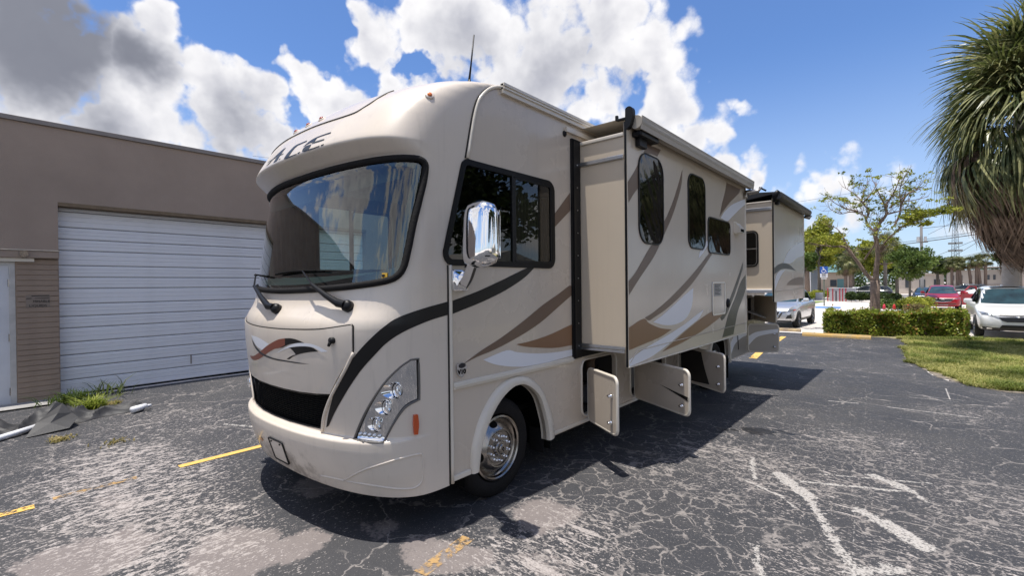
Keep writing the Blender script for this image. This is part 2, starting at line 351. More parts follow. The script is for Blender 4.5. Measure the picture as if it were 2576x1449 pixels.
def cap_n(s,z):
    e=.004
    ds=cap(min(s+e,1),z)-cap(max(s-e,-1),z);dz=cap(s,min(z+.004,3.342))-cap(s,max(z-.004,.25))
    n=np.cross(ds,dz);l=np.linalg.norm(n)
    return n/l if l>1e-12 else np.array([0,-1.,0])

# measured outlines: motorhome cap (s, z), side walls (y, z) and building (y, z), metres
DT = {
 'hood_panel': [(0.4701,0.9914),(0.3813,0.9805),(0.267,0.9654),(0.1409,0.9569),(-0.0157,0.9659),(-0.1626,0.9735),(-0.3162,0.9915)],
 'hood_edge': [(0.4701,0.9914),(0.5151,1.1001),(0.5563,1.1883),(0.5918,1.2693),(0.5945,1.2771),(0.5959,1.4541),(0.59,1.4668),(0.5755,1.4682),(0.4284,1.4343),(0.2635,1.4193),(0.1085,1.4111),(-0.0095,1.418),(-0.1644,1.4337)],
 'cap_stripe_up': [(0.9993,1.6055),(0.8606,1.5634),(0.7684,1.5164),(0.7156,1.4573),(0.6606,1.3718),(0.6045,1.273),(0.554,1.1704),(0.5123,1.0749),(0.4725,0.9455),(0.4434,0.8352),(0.4273,0.7474)],
 'cap_stripe_lo': [(0.9984,1.5106),(0.8983,1.4796),(0.7989,1.4264),(0.7319,1.3598),(0.6762,1.2649),(0.627,1.1757),(0.5776,1.0725),(0.5292,0.965),(0.4836,0.8643),(0.4433,0.7617)],
 'cap_ridge': [(0.5915,1.2674),(0.5292,1.1074),(0.4654,0.9649),(0.416,0.8292),(0.3957,0.6993)],
 'headlight': [(0.8517,1.2307),(0.8165,1.228),(0.7751,1.1864),(0.7277,1.1113),(0.6897,1.0299),(0.6481,0.9262),(0.6114,0.8189),(0.5879,0.7397),(0.5781,0.7007),(0.6503,0.6948),(0.7081,0.6922),(0.7252,0.7482),(0.7502,0.8211),(0.7802,0.8915),(0.8079,0.9279),(0.8521,0.9517),(0.8531,1.09)],
 'lamp1': [(0.7709,1.0326)],
 'lamp2': [(0.7264,0.9216)],
 'lamp3': [(0.6843,0.8029)],
 'tun1': [(0.7071,1.0341),(0.7363,0.9719),(0.773,0.9673),(0.8259,1.0217),(0.8233,1.0502),(0.7849,1.1019),(0.7481,1.091)],
 'led': [(0.6013,0.7274),(0.6227,0.7278),(0.6434,0.7238),(0.6656,0.7208),(0.6876,0.7183)],
 'marker_side': [(0.8229,0.8587),(0.8404,0.8562),(0.8437,0.7869),(0.8394,0.7223),(0.8233,0.727),(0.8209,0.7935)],
 'marker_recess': [(0.8158,0.8698),(0.8572,0.8583),(0.8644,0.6828)],
 'bump_groove': [(0.5167,0.3962),(0.5795,0.4709),(0.6492,0.5297),(0.7379,0.574),(0.7948,0.582),(0.866,0.572),(0.8642,0.4652),(0.8565,0.39),(0.8212,0.353),(0.7616,0.3707),(0.6715,0.393),(0.5779,0.4009),(0.4506,0.3989),(0.3737,0.3889)],
 'plate': [(-0.0167,0.5674),(0.1408,0.565),(0.1548,0.5464),(0.1404,0.3933),(0.1027,0.3704),(-0.0287,0.3785),(-0.0414,0.3994)],
 'bump_amber': [(-0.1297,0.4983)],
 'latch': [(0.507,1.3648)],
 'sw_black1': [(-0.1953,1.3346),(-0.1744,1.295),(-0.1334,1.2542),(-0.0735,1.2218),(-0.002,1.199),(0.086,1.1885),(0.1709,1.189),(0.2554,1.1893),(0.365,1.1882),(0.2892,1.182),(0.1992,1.1798),(0.1066,1.1766),(0.0264,1.1812),(-0.0424,1.1926),(-0.1053,1.2168),(-0.1602,1.2595)],
 'sw_red': [(-0.2665,1.1506),(-0.1817,1.1617),(-0.1005,1.1991),(-0.0144,1.2531),(0.0629,1.3008),(0.1312,1.3347),(0.1922,1.351),(0.19,1.3014),(0.1378,1.2737),(0.0937,1.2614),(0.0328,1.2287),(-0.0444,1.1809),(-0.1026,1.1502),(-0.1701,1.1298),(-0.2259,1.1294)],
 'sw_black2': [(0.1922,1.351),(0.239,1.3559),(0.2825,1.3509),(0.3388,1.3336),(0.2986,1.3282),(0.2556,1.3194),(0.2189,1.309),(0.169,1.282),(0.1377,1.2728),(0.19,1.3014)],
 'sw_white1': [(-0.1901,1.3329),(-0.0764,1.3261),(0.0386,1.2912),(-0.0433,1.2332),(-0.108,1.2533),(-0.1558,1.2882)],
 'sw_white2': [(0.1077,1.2318),(0.1784,1.2747),(0.2372,1.3091),(0.2902,1.3273),(0.3388,1.3324),(0.3837,1.331),(0.4287,1.3177),(0.4793,1.2893),(0.4406,1.2816),(0.411,1.3021),(0.3793,1.3107),(0.33,1.3094),(0.2806,1.3018),(0.2362,1.2903),(0.188,1.2718),(0.1355,1.2435)],
 'sw_black3': [(0.2079,1.2827),(0.2633,1.2998),(0.314,1.3084),(0.3608,1.3107),(0.3935,1.3043),(0.4232,1.2837),(0.374,1.2743),(0.3275,1.2607),(0.2858,1.2452),(0.2498,1.2259),(0.2181,1.2025),(0.1967,1.2014),(0.2366,1.2282),(0.273,1.2435),(0.2526,1.2676),(0.2355,1.2799)],
 'ltr_E_top': [(0.1838,2.7653),(0.1988,2.7821),(0.22,2.8051),(0.2552,2.8192),(0.3009,2.8231),(0.3449,2.8247),(0.3589,2.8246),(0.3619,2.812),(0.3287,2.8115),(0.2949,2.8113),(0.2723,2.8092),(0.2634,2.7786),(0.2272,2.782),(0.2012,2.7725)],
 'ltr_E_bot': [(0.1981,2.724),(0.1957,2.7466),(0.2049,2.7654),(0.2501,2.7657),(0.2524,2.744),(0.2444,2.7256),(0.2855,2.7237),(0.3228,2.7271),(0.3224,2.7172),(0.2746,2.7151),(0.2335,2.7155),(0.2133,2.7173)],
 'ltr_E_mid': [(0.2501,2.7657),(0.2634,2.7786),(0.2994,2.7768),(0.3378,2.7754),(0.3379,2.7644),(0.3052,2.7634),(0.2697,2.7649)],
 'ltr_E_dot': [(0.3298,2.7208),(0.3345,2.7281),(0.3505,2.7314),(0.3471,2.7198),(0.3376,2.7169)],
 'ltr_C': [(0.0403,2.719),(0.0446,2.7369),(0.0515,2.763),(0.0656,2.7896),(0.0805,2.8132),(0.1047,2.8225),(0.1422,2.823),(0.1885,2.8241),(0.1901,2.8117),(0.1531,2.8096),(0.1177,2.8067),(0.1022,2.7895),(0.0942,2.7636),(0.0875,2.7377),(0.0809,2.7249),(0.1168,2.7241),(0.1552,2.7236),(0.1534,2.7165),(0.1179,2.7171),(0.073,2.7145)],
 'ltr_C_dot': [(0.1586,2.721),(0.1655,2.7293),(0.1808,2.7317),(0.177,2.7237),(0.1684,2.7189)],
 'ltr_A': [(-0.0475,2.7054),(-0.0358,2.7225),(0.0031,2.7352),(0.0056,2.7124)],
 'sticker': [(0.6995,1.8085),(0.7223,1.8089),(0.7215,1.7726),(0.6987,1.7747)],
 'frit_in': [(0.7588,2.5226),(0.7669,2.4244),(0.7655,2.265),(0.761,2.0741),(0.7553,1.8523),(0.588,1.8102)],
 'wip_piv1': [(0.553,1.5886)],
 'wip_el1': [(0.516,1.597)],
 'wip_mid1': [(0.3456,1.7317)],
 'wip_tip1': [(0.2285,1.8379)],
 'wip_bl1': [(-0.0592,1.8213)],
 'wip_br1': [(0.3905,1.8293)],
 'wip_piv2': [(0.0443,1.5395)],
 'wip_el2': [(-0.0155,1.5402)],
 'wip_mid2': [(-0.3394,1.7279)],
 'wip_tip2': [(-0.4531,1.8406)],
 'wip_br2': [(-0.133,1.7977)],
 'visor_seam': [(-0.0317,2.7566),(-0.0594,2.904),(-0.0226,2.9736),(0.1475,2.9738),(0.3481,2.9447),(0.4614,2.9533),(0.4966,2.9949),(0.5159,3.037),(0.5297,3.103)],
 'markers': [(0.7686,3.0577),(0.176,3.0311),(0.0355,3.0357),(-0.0336,2.9947)],
 'side_win': [(2.397,2.653),(2.361,2.628),(2.325,2.561),(2.252,2.302),(2.17,1.975),(2.18,1.917),(2.213,1.876),(2.257,1.856),(3.071,1.869),(3.424,1.877),(3.488,1.9),(3.513,1.955),(3.509,2.586),(3.491,2.638),(3.419,2.669),(2.93,2.663)],
 'side_win_pane2': [(2.937,2.611),(3.392,2.601),(3.417,2.551),(3.422,1.952),(3.38,1.918),(2.948,1.906)],
 'st_black': [(2.242,1.622),(2.504,1.677),(2.771,1.754),(3.118,1.87),(3.208,1.872),(3.069,1.779),(2.841,1.681),(2.567,1.594),(2.241,1.525)],
 'st_brown1': [(3.52,2.37),(3.773,2.601),(3.776,2.431),(3.518,2.249)],
 'st_brown2': [(2.358,1.141),(2.548,1.219),(2.783,1.3),(3.063,1.416),(3.33,1.539),(3.573,1.633),(3.743,1.705),(3.784,1.704),(3.782,1.613),(3.571,1.515),(3.282,1.381),(2.979,1.282),(2.707,1.213),(2.497,1.176)],
 'st_tan': [(2.961,1.225),(3.146,1.233),(3.42,1.264),(3.785,1.334),(3.782,1.133),(3.515,1.136),(3.233,1.169),(3.06,1.197)],
 'st_white': [(2.568,1.146),(2.838,1.188),(2.976,1.157),(3.232,1.117),(3.514,1.095),(3.787,1.091),(3.794,1.032),(3.416,1.021),(3.099,1.024),(2.975,1.036),(2.817,1.063),(2.669,1.102)],
 'belt': [(2.252,0.99),(3.785,1.003)],
 'arch_out': [(2.42,0.305),(2.437,0.532),(2.523,0.714),(2.666,0.87),(2.815,0.945),(2.973,0.957),(3.14,0.906),(3.294,0.784),(3.408,0.592),(3.465,0.377)],
 'arch_in': [(2.483,0.304),(2.52,0.498),(2.609,0.671),(2.738,0.806),(2.892,0.881),(3.013,0.88),(3.139,0.832),(3.259,0.706),(3.336,0.508),(3.356,0.333)],
 'skirt': [(2.261,0.361),(2.402,0.353)],
 'skirt2': [(3.465,0.377),(4.044,0.381)],
 'skirt3': [(3.464,0.341),(4.058,0.354)],
 'badge': [(2.288,1.145),(2.334,1.153),(2.389,1.131),(2.381,1.097),(2.357,1.066),(2.341,1.047),(2.31,1.061),(2.287,1.099)],
 'mirror_base': [(2.24,1.834),(2.39,1.837),(2.394,1.679),(2.243,1.682)],
 'hole1': [(3.692,3.148)],
 'bar1': [(3.703,3.212),(4.508,3.308)],
 'rail': [(3.589,3.305),(4.534,3.32)],
 'door1_hinge': [(3.985,0.904),(3.939,0.471)],
 'open1': [(3.935,0.911),(3.999,0.957),(4.102,0.965),(4.6,0.956),(4.625,0.648),(4.634,0.296),(4.092,0.355),(3.951,0.441)],
 'open2': [(4.951,0.747),(4.945,0.477),(5.047,0.402)],
 'skirtline': [(3.539,0.369),(5.206,0.339)],
 'skirtbot': [(3.538,0.324),(4.091,0.32),(4.697,0.336),(5.206,0.331)],
 'rearbox': [(8.603,0.366),(9.95,0.355),(9.1,0.83)],
 'sl_w1': [(4.244,2.981),(4.192,2.937),(4.166,2.869),(4.154,2.238),(4.177,2.161),(4.265,2.109),(4.437,2.108),(4.648,2.12),(4.707,2.161),(4.724,2.273),(4.723,2.938),(4.651,2.985),(4.454,2.995)],
 'sl_w2': [(5.524,3.002),(5.431,2.944),(5.411,2.873),(5.408,2.26),(5.45,2.16),(5.561,2.124),(5.878,2.13),(5.963,2.182),(5.977,2.256),(5.98,2.933),(5.898,3.008)],
 'sl_w3': [(6.189,2.565),(6.09,2.502),(6.07,2.203),(6.134,2.116),(6.314,2.098),(6.909,2.106),(6.979,2.139),(6.972,2.487),(6.867,2.56)],
 'sl_br_a': [(4.349,3.09),(4.677,3.103),(4.594,3.017),(4.455,3.012),(4.282,2.989)],
 'sl_br_b': [(3.947,2.655),(4.067,2.762),(4.153,2.85),(4.157,2.632),(4.063,2.562),(3.96,2.47)],
 'sl_br_c': [(5.254,2.995),(5.233,2.845),(5.11,2.643),(4.943,2.43),(4.723,2.211),(4.72,2.346),(4.849,2.459),(5.012,2.643),(5.148,2.832)],
 'sl_br_d': [(4.436,2.102),(4.633,2.113),(4.461,1.979),(4.272,1.836),(4.097,1.833),(4.275,1.972)],
 'sl_br_e': [(4.445,2.103),(4.626,2.113),(4.475,1.98),(4.195,1.791),(4.064,1.699),(3.952,1.618),(3.949,1.745),(4.08,1.822),(4.227,1.937)],
 'sl_br_f': [(6.854,3.107),(7.501,3.113),(7.409,3.03),(7.008,2.857),(6.69,2.688),(6.539,2.601),(6.642,2.779),(6.773,2.957)],
 'sl_wh_a': [(7.779,2.994),(7.776,2.909),(7.433,2.797),(7.085,2.657),(6.867,2.577),(6.588,2.593),(6.766,2.697),(7.034,2.81),(7.377,2.907)],
 'sl_br_g': [(7.03,2.651),(6.92,2.565),(6.867,2.574)],
 'sl_wh_b': [(6.058,2.254),(6.074,2.195),(5.898,2.091),(5.742,2.019),(5.816,2.116)],
 'sl_br_h': [(6.122,2.093),(6.226,2.089),(5.943,1.931),(5.565,1.735),(5.143,1.567),(4.767,1.447),(4.495,1.383),(4.367,1.356),(4.276,1.389),(4.496,1.438),(4.841,1.546),(5.185,1.674),(5.523,1.816),(5.847,1.963)],
 'sl_br_i': [(3.941,1.317),(4.246,1.381),(4.367,1.329),(4.625,1.262),(4.925,1.224),(4.623,1.169),(4.332,1.142),(3.937,1.109)],
 'sl_wh_c': [(4.462,1.332),(4.696,1.393),(5.025,1.495),(5.305,1.587),(5.563,1.662),(5.515,1.461),(5.341,1.325),(5.059,1.274),(4.764,1.28)],
 'sl_wh_d': [(5.906,1.394),(5.737,1.294),(5.423,1.217),(5.055,1.13),(4.724,1.052),(4.423,0.995),(4.179,0.972),(3.939,0.959),(3.94,1.016),(4.24,1.084),(4.556,1.133),(4.943,1.193),(5.298,1.257),(5.601,1.326)],
 'sl_br_j': [(6.235,1.361),(6.234,1.308),(6.207,1.3),(6.622,1.286),(6.231,1.201),(5.733,1.119),(5.212,1.054),(4.671,1.012),(4.941,1.081),(5.296,1.171),(5.784,1.282)],
 'sl_gr_a': [(7.759,1.837),(7.753,1.626),(7.529,1.443),(7.315,1.289),(7.107,0.984),(6.615,0.98),(6.767,1.146),(6.924,1.308),(7.254,1.532),(7.465,1.711)],
 'sl_panel': [(6.217,1.725),(6.721,1.724),(6.711,1.319),(6.623,1.305),(6.287,1.305),(6.208,1.336)],
 'sl_label': [(6.27,1.707),(6.574,1.706),(6.56,1.567),(6.485,1.541),(6.266,1.542)],
 'sl_cap': [(6.835,1.437)],
 'sl_vent': [(7.156,2.591),(7.252,2.597),(7.546,2.5),(7.514,2.445),(7.151,2.418)],
 'sl_crease': [(4.108,1.085),(7.739,1.109)],
 'sl_bot': [(3.939,0.946),(7.735,0.961)],
 'sf_strip': [(-2.598,2.912),(-2.031,2.904),(-2.031,2.871),(-2.592,2.881)],
 'sf_lit': [(-2.531,2.713),(-2.033,2.714)],
 'sf_top': [(-2.568,3.082),(-2.029,3.082)],
 'sf_bot': [(-2.595,1.132),(-2.031,1.136),(-2.031,1.078),(-2.571,1.079)],
 'rs_out': [(8.546,3.03),(11.092,3.045),(11.111,1.472),(8.546,1.46)],
 'rs_wh_a': [(11.075,2.544),(11.064,2.252),(10.362,2.177),(9.853,2.069),(9.223,2.052),(9.506,2.219),(10.112,2.401)],
 'rs_bk': [(8.532,1.954),(8.857,2.018),(9.278,2.053),(9.732,2.028),(10.289,1.937),(9.612,1.956),(9.06,1.941),(8.529,1.853)],
 'rs_wh_b': [(9.329,1.934),(9.057,1.847),(8.798,1.729),(8.569,1.594),(8.554,1.729),(8.702,1.843),(8.955,1.911)],
 'rs_br': [(11.049,1.815),(11.073,1.655),(9.432,1.667),(9.722,1.74),(10.35,1.806)],
 'rs_crease': [(8.645,1.571),(11.041,1.599)],
 'rf_win': [(-2.219,2.584),(-2.123,2.576),(-2.06,2.536),(-2.034,2.442),(-2.032,2.099),(-2.064,2.008),(-2.148,1.977),(-2.223,1.979)],
 'rf_pts': [(-2.216,3.036),(-1.821,3.045),(-2.217,2.897),(-1.822,2.899),(-2.226,1.583),(-1.82,1.583)],
 'b_roof': [(0.276,4.379),(1.757,4.314),(3.689,4.292)],
 'b_cop': [(0.275,4.297),(1.756,4.248),(3.688,4.215)],
 'b_head': [(0.871,3.136),(1.742,3.107),(3.795,3.099)],
 'b_dtop': [(0.869,3.026),(3.794,3.02)],
 'b_jamb': [(0.873,2.13),(0.863,0.121)],
 'b_ledge': [(0.252,2.33),(0.871,2.302),(0.877,2.201),(0.25,2.161)],
 'b_door': [(0.348,2.11),(0.351,-0.019)],
 'b_pier': [(0.391,2.142),(0.867,2.189),(0.865,0.053),(0.408,-0.073)],
 'b_sign': [(0.509,1.637),(0.758,1.631),(0.758,1.577),(0.756,1.468),(0.551,1.476)],
 'b_hinge': [(0.349,1.829),(0.349,1.015),(0.351,0.211)],
 'b_light': [(0.487,2.287)],
 'b_slats': [(0.887,2.106),(0.885,1.919),(0.882,1.733),(0.879,1.485),(0.875,1.1),(0.872,0.865),(0.87,0.666),(0.867,0.468),(0.865,0.27),(0.862,0.046)],
 'b_slats2': [(0.879,2.976),(0.876,2.725),(0.874,2.533),(0.871,2.352),(0.869,2.11),(0.866,1.919)],
 'b_bot': [(0.898,0.015),(3.606,-0.003)],
 'b_curb': [(0.223,-0.137),(0.847,-0.142)],
}

# ------------------------------------------------------------------ ground
def pos_nodes(t):
    g = t.n('ShaderNodeNewGeometry'); s = t.n('ShaderNodeSeparateXYZ', {'Vector': g.outputs['Position']}); return g.outputs['Position'], s.outputs[0], s.outputs[1]
def asphalt_mat():
    m_ = bpy.data.materials.new('asphalt_sealcoat'); m_.use_nodes = True; t = NT(m_.node_tree); b = m_.node_tree.nodes['Principled BSDF']
    P, X, Y = pos_nodes(t)
    def stretch(sx, sy): return t.vmath('MULTIPLY', P, (sx, sy, 1))
    wob = t.vmath('SCALE', t.vmath('SUBTRACT', t.n('ShaderNodeTexNoise', {'Vector': P, 'Scale': 1.7, 'Detail': 4}).outputs['Color'], (.5, .5, .5)), scale=.5)
    PW = t.vmath('ADD', P, wob)
    left = t.smooth(t.math('ADD', X, t.math('MULTIPLY', t.noise(P, .9, 2), 1.2)), -2.6, -1.2, 1., 0.)
    # base sealcoat
    n_lo = t.noise(P, .55, 4, .6); n_mid = t.noise(P, 3.0, 5, .6); n_hi = t.noise(P, 150, 3, .6)
    base = t.mix(n_mid, (.024, .0255, .031), (.046, .047, .052))
    base = t.mix(t.smooth(n_lo, .35, .7), base, (.054, .053, .055))
    base = t.mix(t.math('MULTIPLY', t.smooth(n_hi, .55, .72), .6), base, (.12, .11, .105))
    base = t.mix(t.math('MULTIPLY', t.smooth(t.noise(P, 75, 3, .6), .60, .70), .55), base, (.20, .185, .175))
    def blob(cx, cy, rx, ry, s=1.):
        d = t.vmath('MULTIPLY', t.vmath('SUBTRACT', PW, (cx, cy, 0)), (1/rx, 1/ry, 0)); return t.math('MULTIPLY', t.smooth(t.vmath('LENGTH', d, out=1), .25, 1.05, 1., 0.), s)
    # wear amount: the strip in front of and beside the motorhome, worse towards the camera
    wear = None
    for a in ((-5.3, .9, 2.6, 1.1, .88), (-4.0, .9, 1.5, .9, .8), (-7.2, 1.6, 1.6, 1.3, .45), (-5.6, 2.6, 1.6, .8, .6), (-1.9, 2.4, .8, 1.1, .75), (-.3, 3.2, .8, .5, .7), (-1.0, 4.6, 1.2, 1.2, .5), (-.5, 6.2, 1.2, 1.2, .50), (.6, 5.0, 1.1, 1.4, .45), (-2.0, 8.0, .6, .8, .65), (.5, 8.6, .9, .8, .40), (.2, 3.6, 1.2, 1.0, .5), (-1.5, 5.0, .8, .8, .5)):
        w = blob(*a); wear = w if wear is None else t.math('MAXIMUM', wear, w)
    wear = t.math('ADD', t.math('ADD', wear, .10), t.math('MULTIPLY', t.math('SUBTRACT', n_lo, .5), .6))
    # flecks along the broom direction of each lane: long, medium and grain sized
    fk = t.mix(left, t.noise(stretch(.36, 1.), 27, 5, .68), t.noise(stretch(1., .45), 25, 5, .68))
    fk2 = t.mix(left, t.noise(stretch(.12, 1.), 11, 6, .68), t.noise(stretch(1., .20), 9, 6, .68))
    fk3 = t.mix(left, t.noise(stretch(.6, 1.), 60, 3, .6), t.noise(stretch(1., .6), 60, 3, .6))
    f1 = t.smooth(t.math('SUBTRACT', fk, t.math('MULTIPLY_ADD', wear, -.185, .690)), 0., .03)
    f2 = t.smooth(t.math('SUBTRACT', fk2, t.math('MULTIPLY_ADD', wear, -.13, .700)), 0., .025)
    f3 = t.smooth(t.math('SUBTRACT', fk3, t.math('MULTIPLY_ADD', wear, -.10, .640)), 0., .03)
    fleck = t.math('MAXIMUM', t.math('MAXIMUM', f1, f2), t.math('MULTIPLY', f3, .8)); fleck = t.math('MULTIPLY', fleck, t.lin(t.noise(P, 85, 3), .3, .52, .25, 1.))
    tanc = t.mix(t.noise(P, 90, 3), (.24, .21, .198), (.50, .455, .425))
    # places where the coat has gone altogether
    tp = None
    for a in ((-3.35, 1.10, .60, .42, 1.), (-4.0, .42, .55, .42, 1.), (-3.15, 1.45, .30, .35, .9), (-2.15, 2.75, .38, .36, .8), (-2.25, 1.95, .40, .38, .8), (-3.9, 1.9, .45, .30, .7), (-2.9, 1.9, .35, .25, .6), (-4.9, .7, .5, .3, .6), (-1.75, 2.3, .3, .3, .6)):
        w = blob(*a); tp = w if tp is None else t.math('MAXIMUM', tp, w)
    tpn = t.smooth(t.math('ADD', tp, t.math('ADD', t.math('MULTIPLY', t.math('SUBTRACT', t.noise(P, 3.2, 7, .62), .5), 1.5), t.math('MULTIPLY', t.math('SUBTRACT', t.noise(P, 45, 3), .5), .5))), .40, .62)
    bare = t.mix(t.noise(P, 110, 4, .7), (.10, .085, .08), (.34, .295, .275)); bare = t.mix(t.smooth(t.noise(P, 8, 5, .65), .42, .66), bare, (.20, .172, .162))
    col = t.mix(t.math('MULTIPLY', tpn, .82), base, bare)
    col = t.mix(fleck, col, tanc)
    # crack network
    wb2 = t.vmath('ADD', t.vmath('SCALE', wob, scale=.7), t.vmath('SCALE', t.vmath('SUBTRACT', t.n('ShaderNodeTexNoise', {'Vector': P, 'Scale': 9.0, 'Detail': 4}).outputs['Color'], (.5, .5, .5)), scale=.15))
    thin = t.lin(t.noise(P, 5, 4), .35, .65, .15, 1.5)
    def crack(sc, wd, msk):
        v = t.n('ShaderNodeTexVoronoi', {'Vector': t.vmath('ADD', P, wb2), 'Scale': sc}, feature='DISTANCE_TO_EDGE'); return t.math('MULTIPLY', t.smooth(t.math('DIVIDE', v.outputs['Distance'], thin), wd*.3, wd, 1., 0.), msk)
    cm = t.smooth(t.math('ADD', t.math('MAXIMUM', blob(-1.2, 4.0, 2.3, 3.2), blob(.2, 4.0, 1.8, 2.6)), t.math('MULTIPLY', t.math('SUBTRACT', t.noise(P, 1.1, 3), .5), .8)), .15, .6)
    ck = t.math('MAXIMUM', crack(5.0, .050, t.math('MULTIPLY', cm, .8)), crack(1.5, .020, t.math('MULTIPLY', t.smooth(t.noise(P, .8, 3), .40, .55), .85)))
    ck = t.math('MULTIPLY', ck, t.lin(t.noise(P, 14, 4), .34, .56, .12, 1.))
    col = t.mix(t.math('MULTIPLY', ck, .85), col, (.30, .27, .25))
    # single long marks: scraped paint, the long joint, tyre scuffs  (x0, y0, x1, y1, half width, ragged)
    rag = t.math('MULTIPLY', t.math('SUBTRACT', t.noise(P, 22, 7, .72), .5), 1.15)
    mk_ = None
    for x0, y0, x1, y1, w, g in ((-.98, 4.76, -.70, 4.42, .060, .16), (-.70, 4.42, -.52, 3.95, .030, .22), (-.52, 3.95, -.34, 3.48, .030, .24), (-.36, 4.38, -.18, 4.22, .05, .2), (-.2, 4.26, .0, 4.04, .070, .14), (-.33, 5.28, -.08, 5.10, .050, .16), (-.08, 5.10, .03, 4.9, .02, .16), (-.36, 8.51, .55, 8.53, .018, .06), (-.79, 4.72, -.14, 5.02, .022, .12), (-.69, 5.02, .05, 5.39, .016, .12), (-1.05, 8.4, -.71, 8.49, .02, .08), (-.15, 9.69, .47, 9.73, .010, .03), (-.15, 9.5, .40, 9.55, .010, .03), (.3, 10.7, .32, 9.7, .012, .03),
        (-1.14, 17.27, -.98, 14.6, -.012, .10), (-.98, 14.6, -.80, 12.1, -.006, .11), (-.80, 12.1, -.70, 9.5, -.004, .11), (-.67, 9.47, -.52, 6.9, .000, .05), (-.49, 6.5, -.42, 5.0, .002, .05), (-.40, 4.6, -.33, 3.57, .002, .05), (-.33, 3.39, -.1, 3.62, .040, .26), (-.82, 3.33, -.72, 3.03, .015, .2), (-1.27, 5.05, -1.11, 4.5, .02, .16), (-1.17, 4.42, -.86, 4.27, .016, .14), (-.86, 4.27, -.74, 4.12, .012, .12), (-6.6, 2.05, -5.5, 2.6, .02, .14), (-6.3, 2.2, -5.2, 2.62, .015, .12)):
        d = Vector((x1-x0, y1-y0, 0)); L = d.length; u = d/L
        q = t.vmath('SUBTRACT', P, (x0, y0, 0)); h = t.math('MINIMUM', t.math('MAXIMUM', t.vmath('DOT_PRODUCT', q, tuple(u), out=1), 0.), L)
        ds = t.vmath('LENGTH', t.vmath('MULTIPLY', t.vmath('SUBTRACT', q, t.vmath('SCALE', tuple(u), scale=h)), (1, 1, 0)), out=1)
        v = t.smooth(t.math('SUBTRACT', t.math('MULTIPLY_ADD', rag, g, w), ds), 0., .008); mk_ = v if mk_ is None else t.math('MAXIMUM', mk_, v)
    col = t.mix(t.math('MULTIPLY', mk_, t.lin(t.noise(P, 55, 4, .65), .36, .52, .10, .95)), col, t.mix(t.noise(P, 110, 2), (.30, .28, .262), (.52, .49, .455)))
    # oil and water stains
    oil = None
    for a in ((-1.45, 6.05, .26, .22, 1.), (-1.25, 6.2, .2, .08, .9), (-1.75, 5.9, .25, .2, .8)):
        w = blob(*a); oil = w if oil is None else t.math('MAXIMUM', oil, w)
    oil = t.smooth(t.math('ADD', oil, t.math('MULTIPLY', t.math('SUBTRACT', t.noise(t.vmath('MULTIPLY', P, (.5, 1, 1)), 13, 5, .6), .5), 2.4)), .58, .68)
    col = t.mix(t.math('MULTIPLY', oil, .85), col, (.010, .009, .009))
    t.set(b.inputs['Base Color'], col); t.set(b.inputs['Roughness'], t.math('SUBTRACT', t.lin(n_mid, .3, .7, .62, .85), t.math('MULTIPLY', oil, .35)))
    b.inputs['Specular IOR Level'].default_value = .35
    hgt = t.math('ADD', t.math('MULTIPLY', t.noise(P, 130, 4, .7), .5), t.math('SUBTRACT', t.math('MULTIPLY', n_mid, .6), t.math('ADD', t.math('MULTIPLY', ck, .5), t.math('MULTIPLY', fleck, .25))))
    t.set(b.inputs['Normal'], t.n('ShaderNodeBump', {'Strength': .55, 'Distance': .012, 'Height': hgt}))
    return m_
ASPH = asphalt_mat()
def concrete_mat(name, a, b_, sc=1.):
    m_ = bpy.data.materials.new(name); m_.use_nodes = True; t = NT(m_.node_tree); b = m_.node_tree.nodes['Principled BSDF']; P, X, Y = pos_nodes(t)
    c = t.mix(t.noise(P, .7*sc, 6, .65), a, b_); c = t.mix(t.math('MULTIPLY', t.smooth(t.noise(t.vmath('MULTIPLY', P, (.25, 1, 1)), 2.2*sc, 5, .6), .5, .72), .5), c, tuple(x*.62 for x in a))
    t.set(b.inputs['Base Color'], c); b.inputs['Roughness'].default_value = .85
    t.set(b.inputs['Normal'], t.n('ShaderNodeBump', {'Strength': .3, 'Distance': .01, 'Height': t.noise(P, 60, 4)})); return m_
CONC = concrete_mat('pale_concrete', (.50, .455, .41), (.60, .555, .51)); CONCD = concrete_mat('grey_concrete', (.26, .25, .24), (.36, .345, .33), 2)
SOIL = mat('grass_soil', (.20, .18, .08), .95, col2=(.36, .31, .19), vscale=1.3, bump=.5, bscale=30); GDIRT = mat('sandy_edge', (.26, .22, .18), .95, col2=(.12, .10, .075), vscale=6, bump=.6, bscale=50)
def gsheet(name, outer, dz, mat_, step=1.5, label=None):
    """flat ground piece that follows the fall of the lot"""
    o = np.array(outer, float); ys = [2.7, 12, 60]; L = []
    n = len(o)
    for i in range(n):
        a, b = o[i], o[(i+1) % n]; L.append(tuple(a)); cuts = sorted([(y-a[1])/(b[1]-a[1]) for y in ys if abs(b[1]-a[1]) > 1e-6 and 0 < (y-a[1])/(b[1]-a[1]) < 1])
        for c in cuts: L.append(tuple(a+(b-a)*c))
    g = [(x, y) for y in ys for x in np.arange(o[:, 0].min()+.3, o[:, 0].max(), max(step, (np.ptp(o[:, 0]))/30))]
    q = sheet(name, L, (), lambda u, v, d: (u, v, gz(v)+dz), mat_, None, g); q['kind'] = 'structure'
    return fixn_up(q)
def fixn_up(o):
    for p in o.data.polygons:
        if p.normal.z < 0: p.flip()
    o.data.update(); return o
gsheet('ground', [(-900, -600), (900, -600), (900, 900), (-900, 900)], 0, CONC)
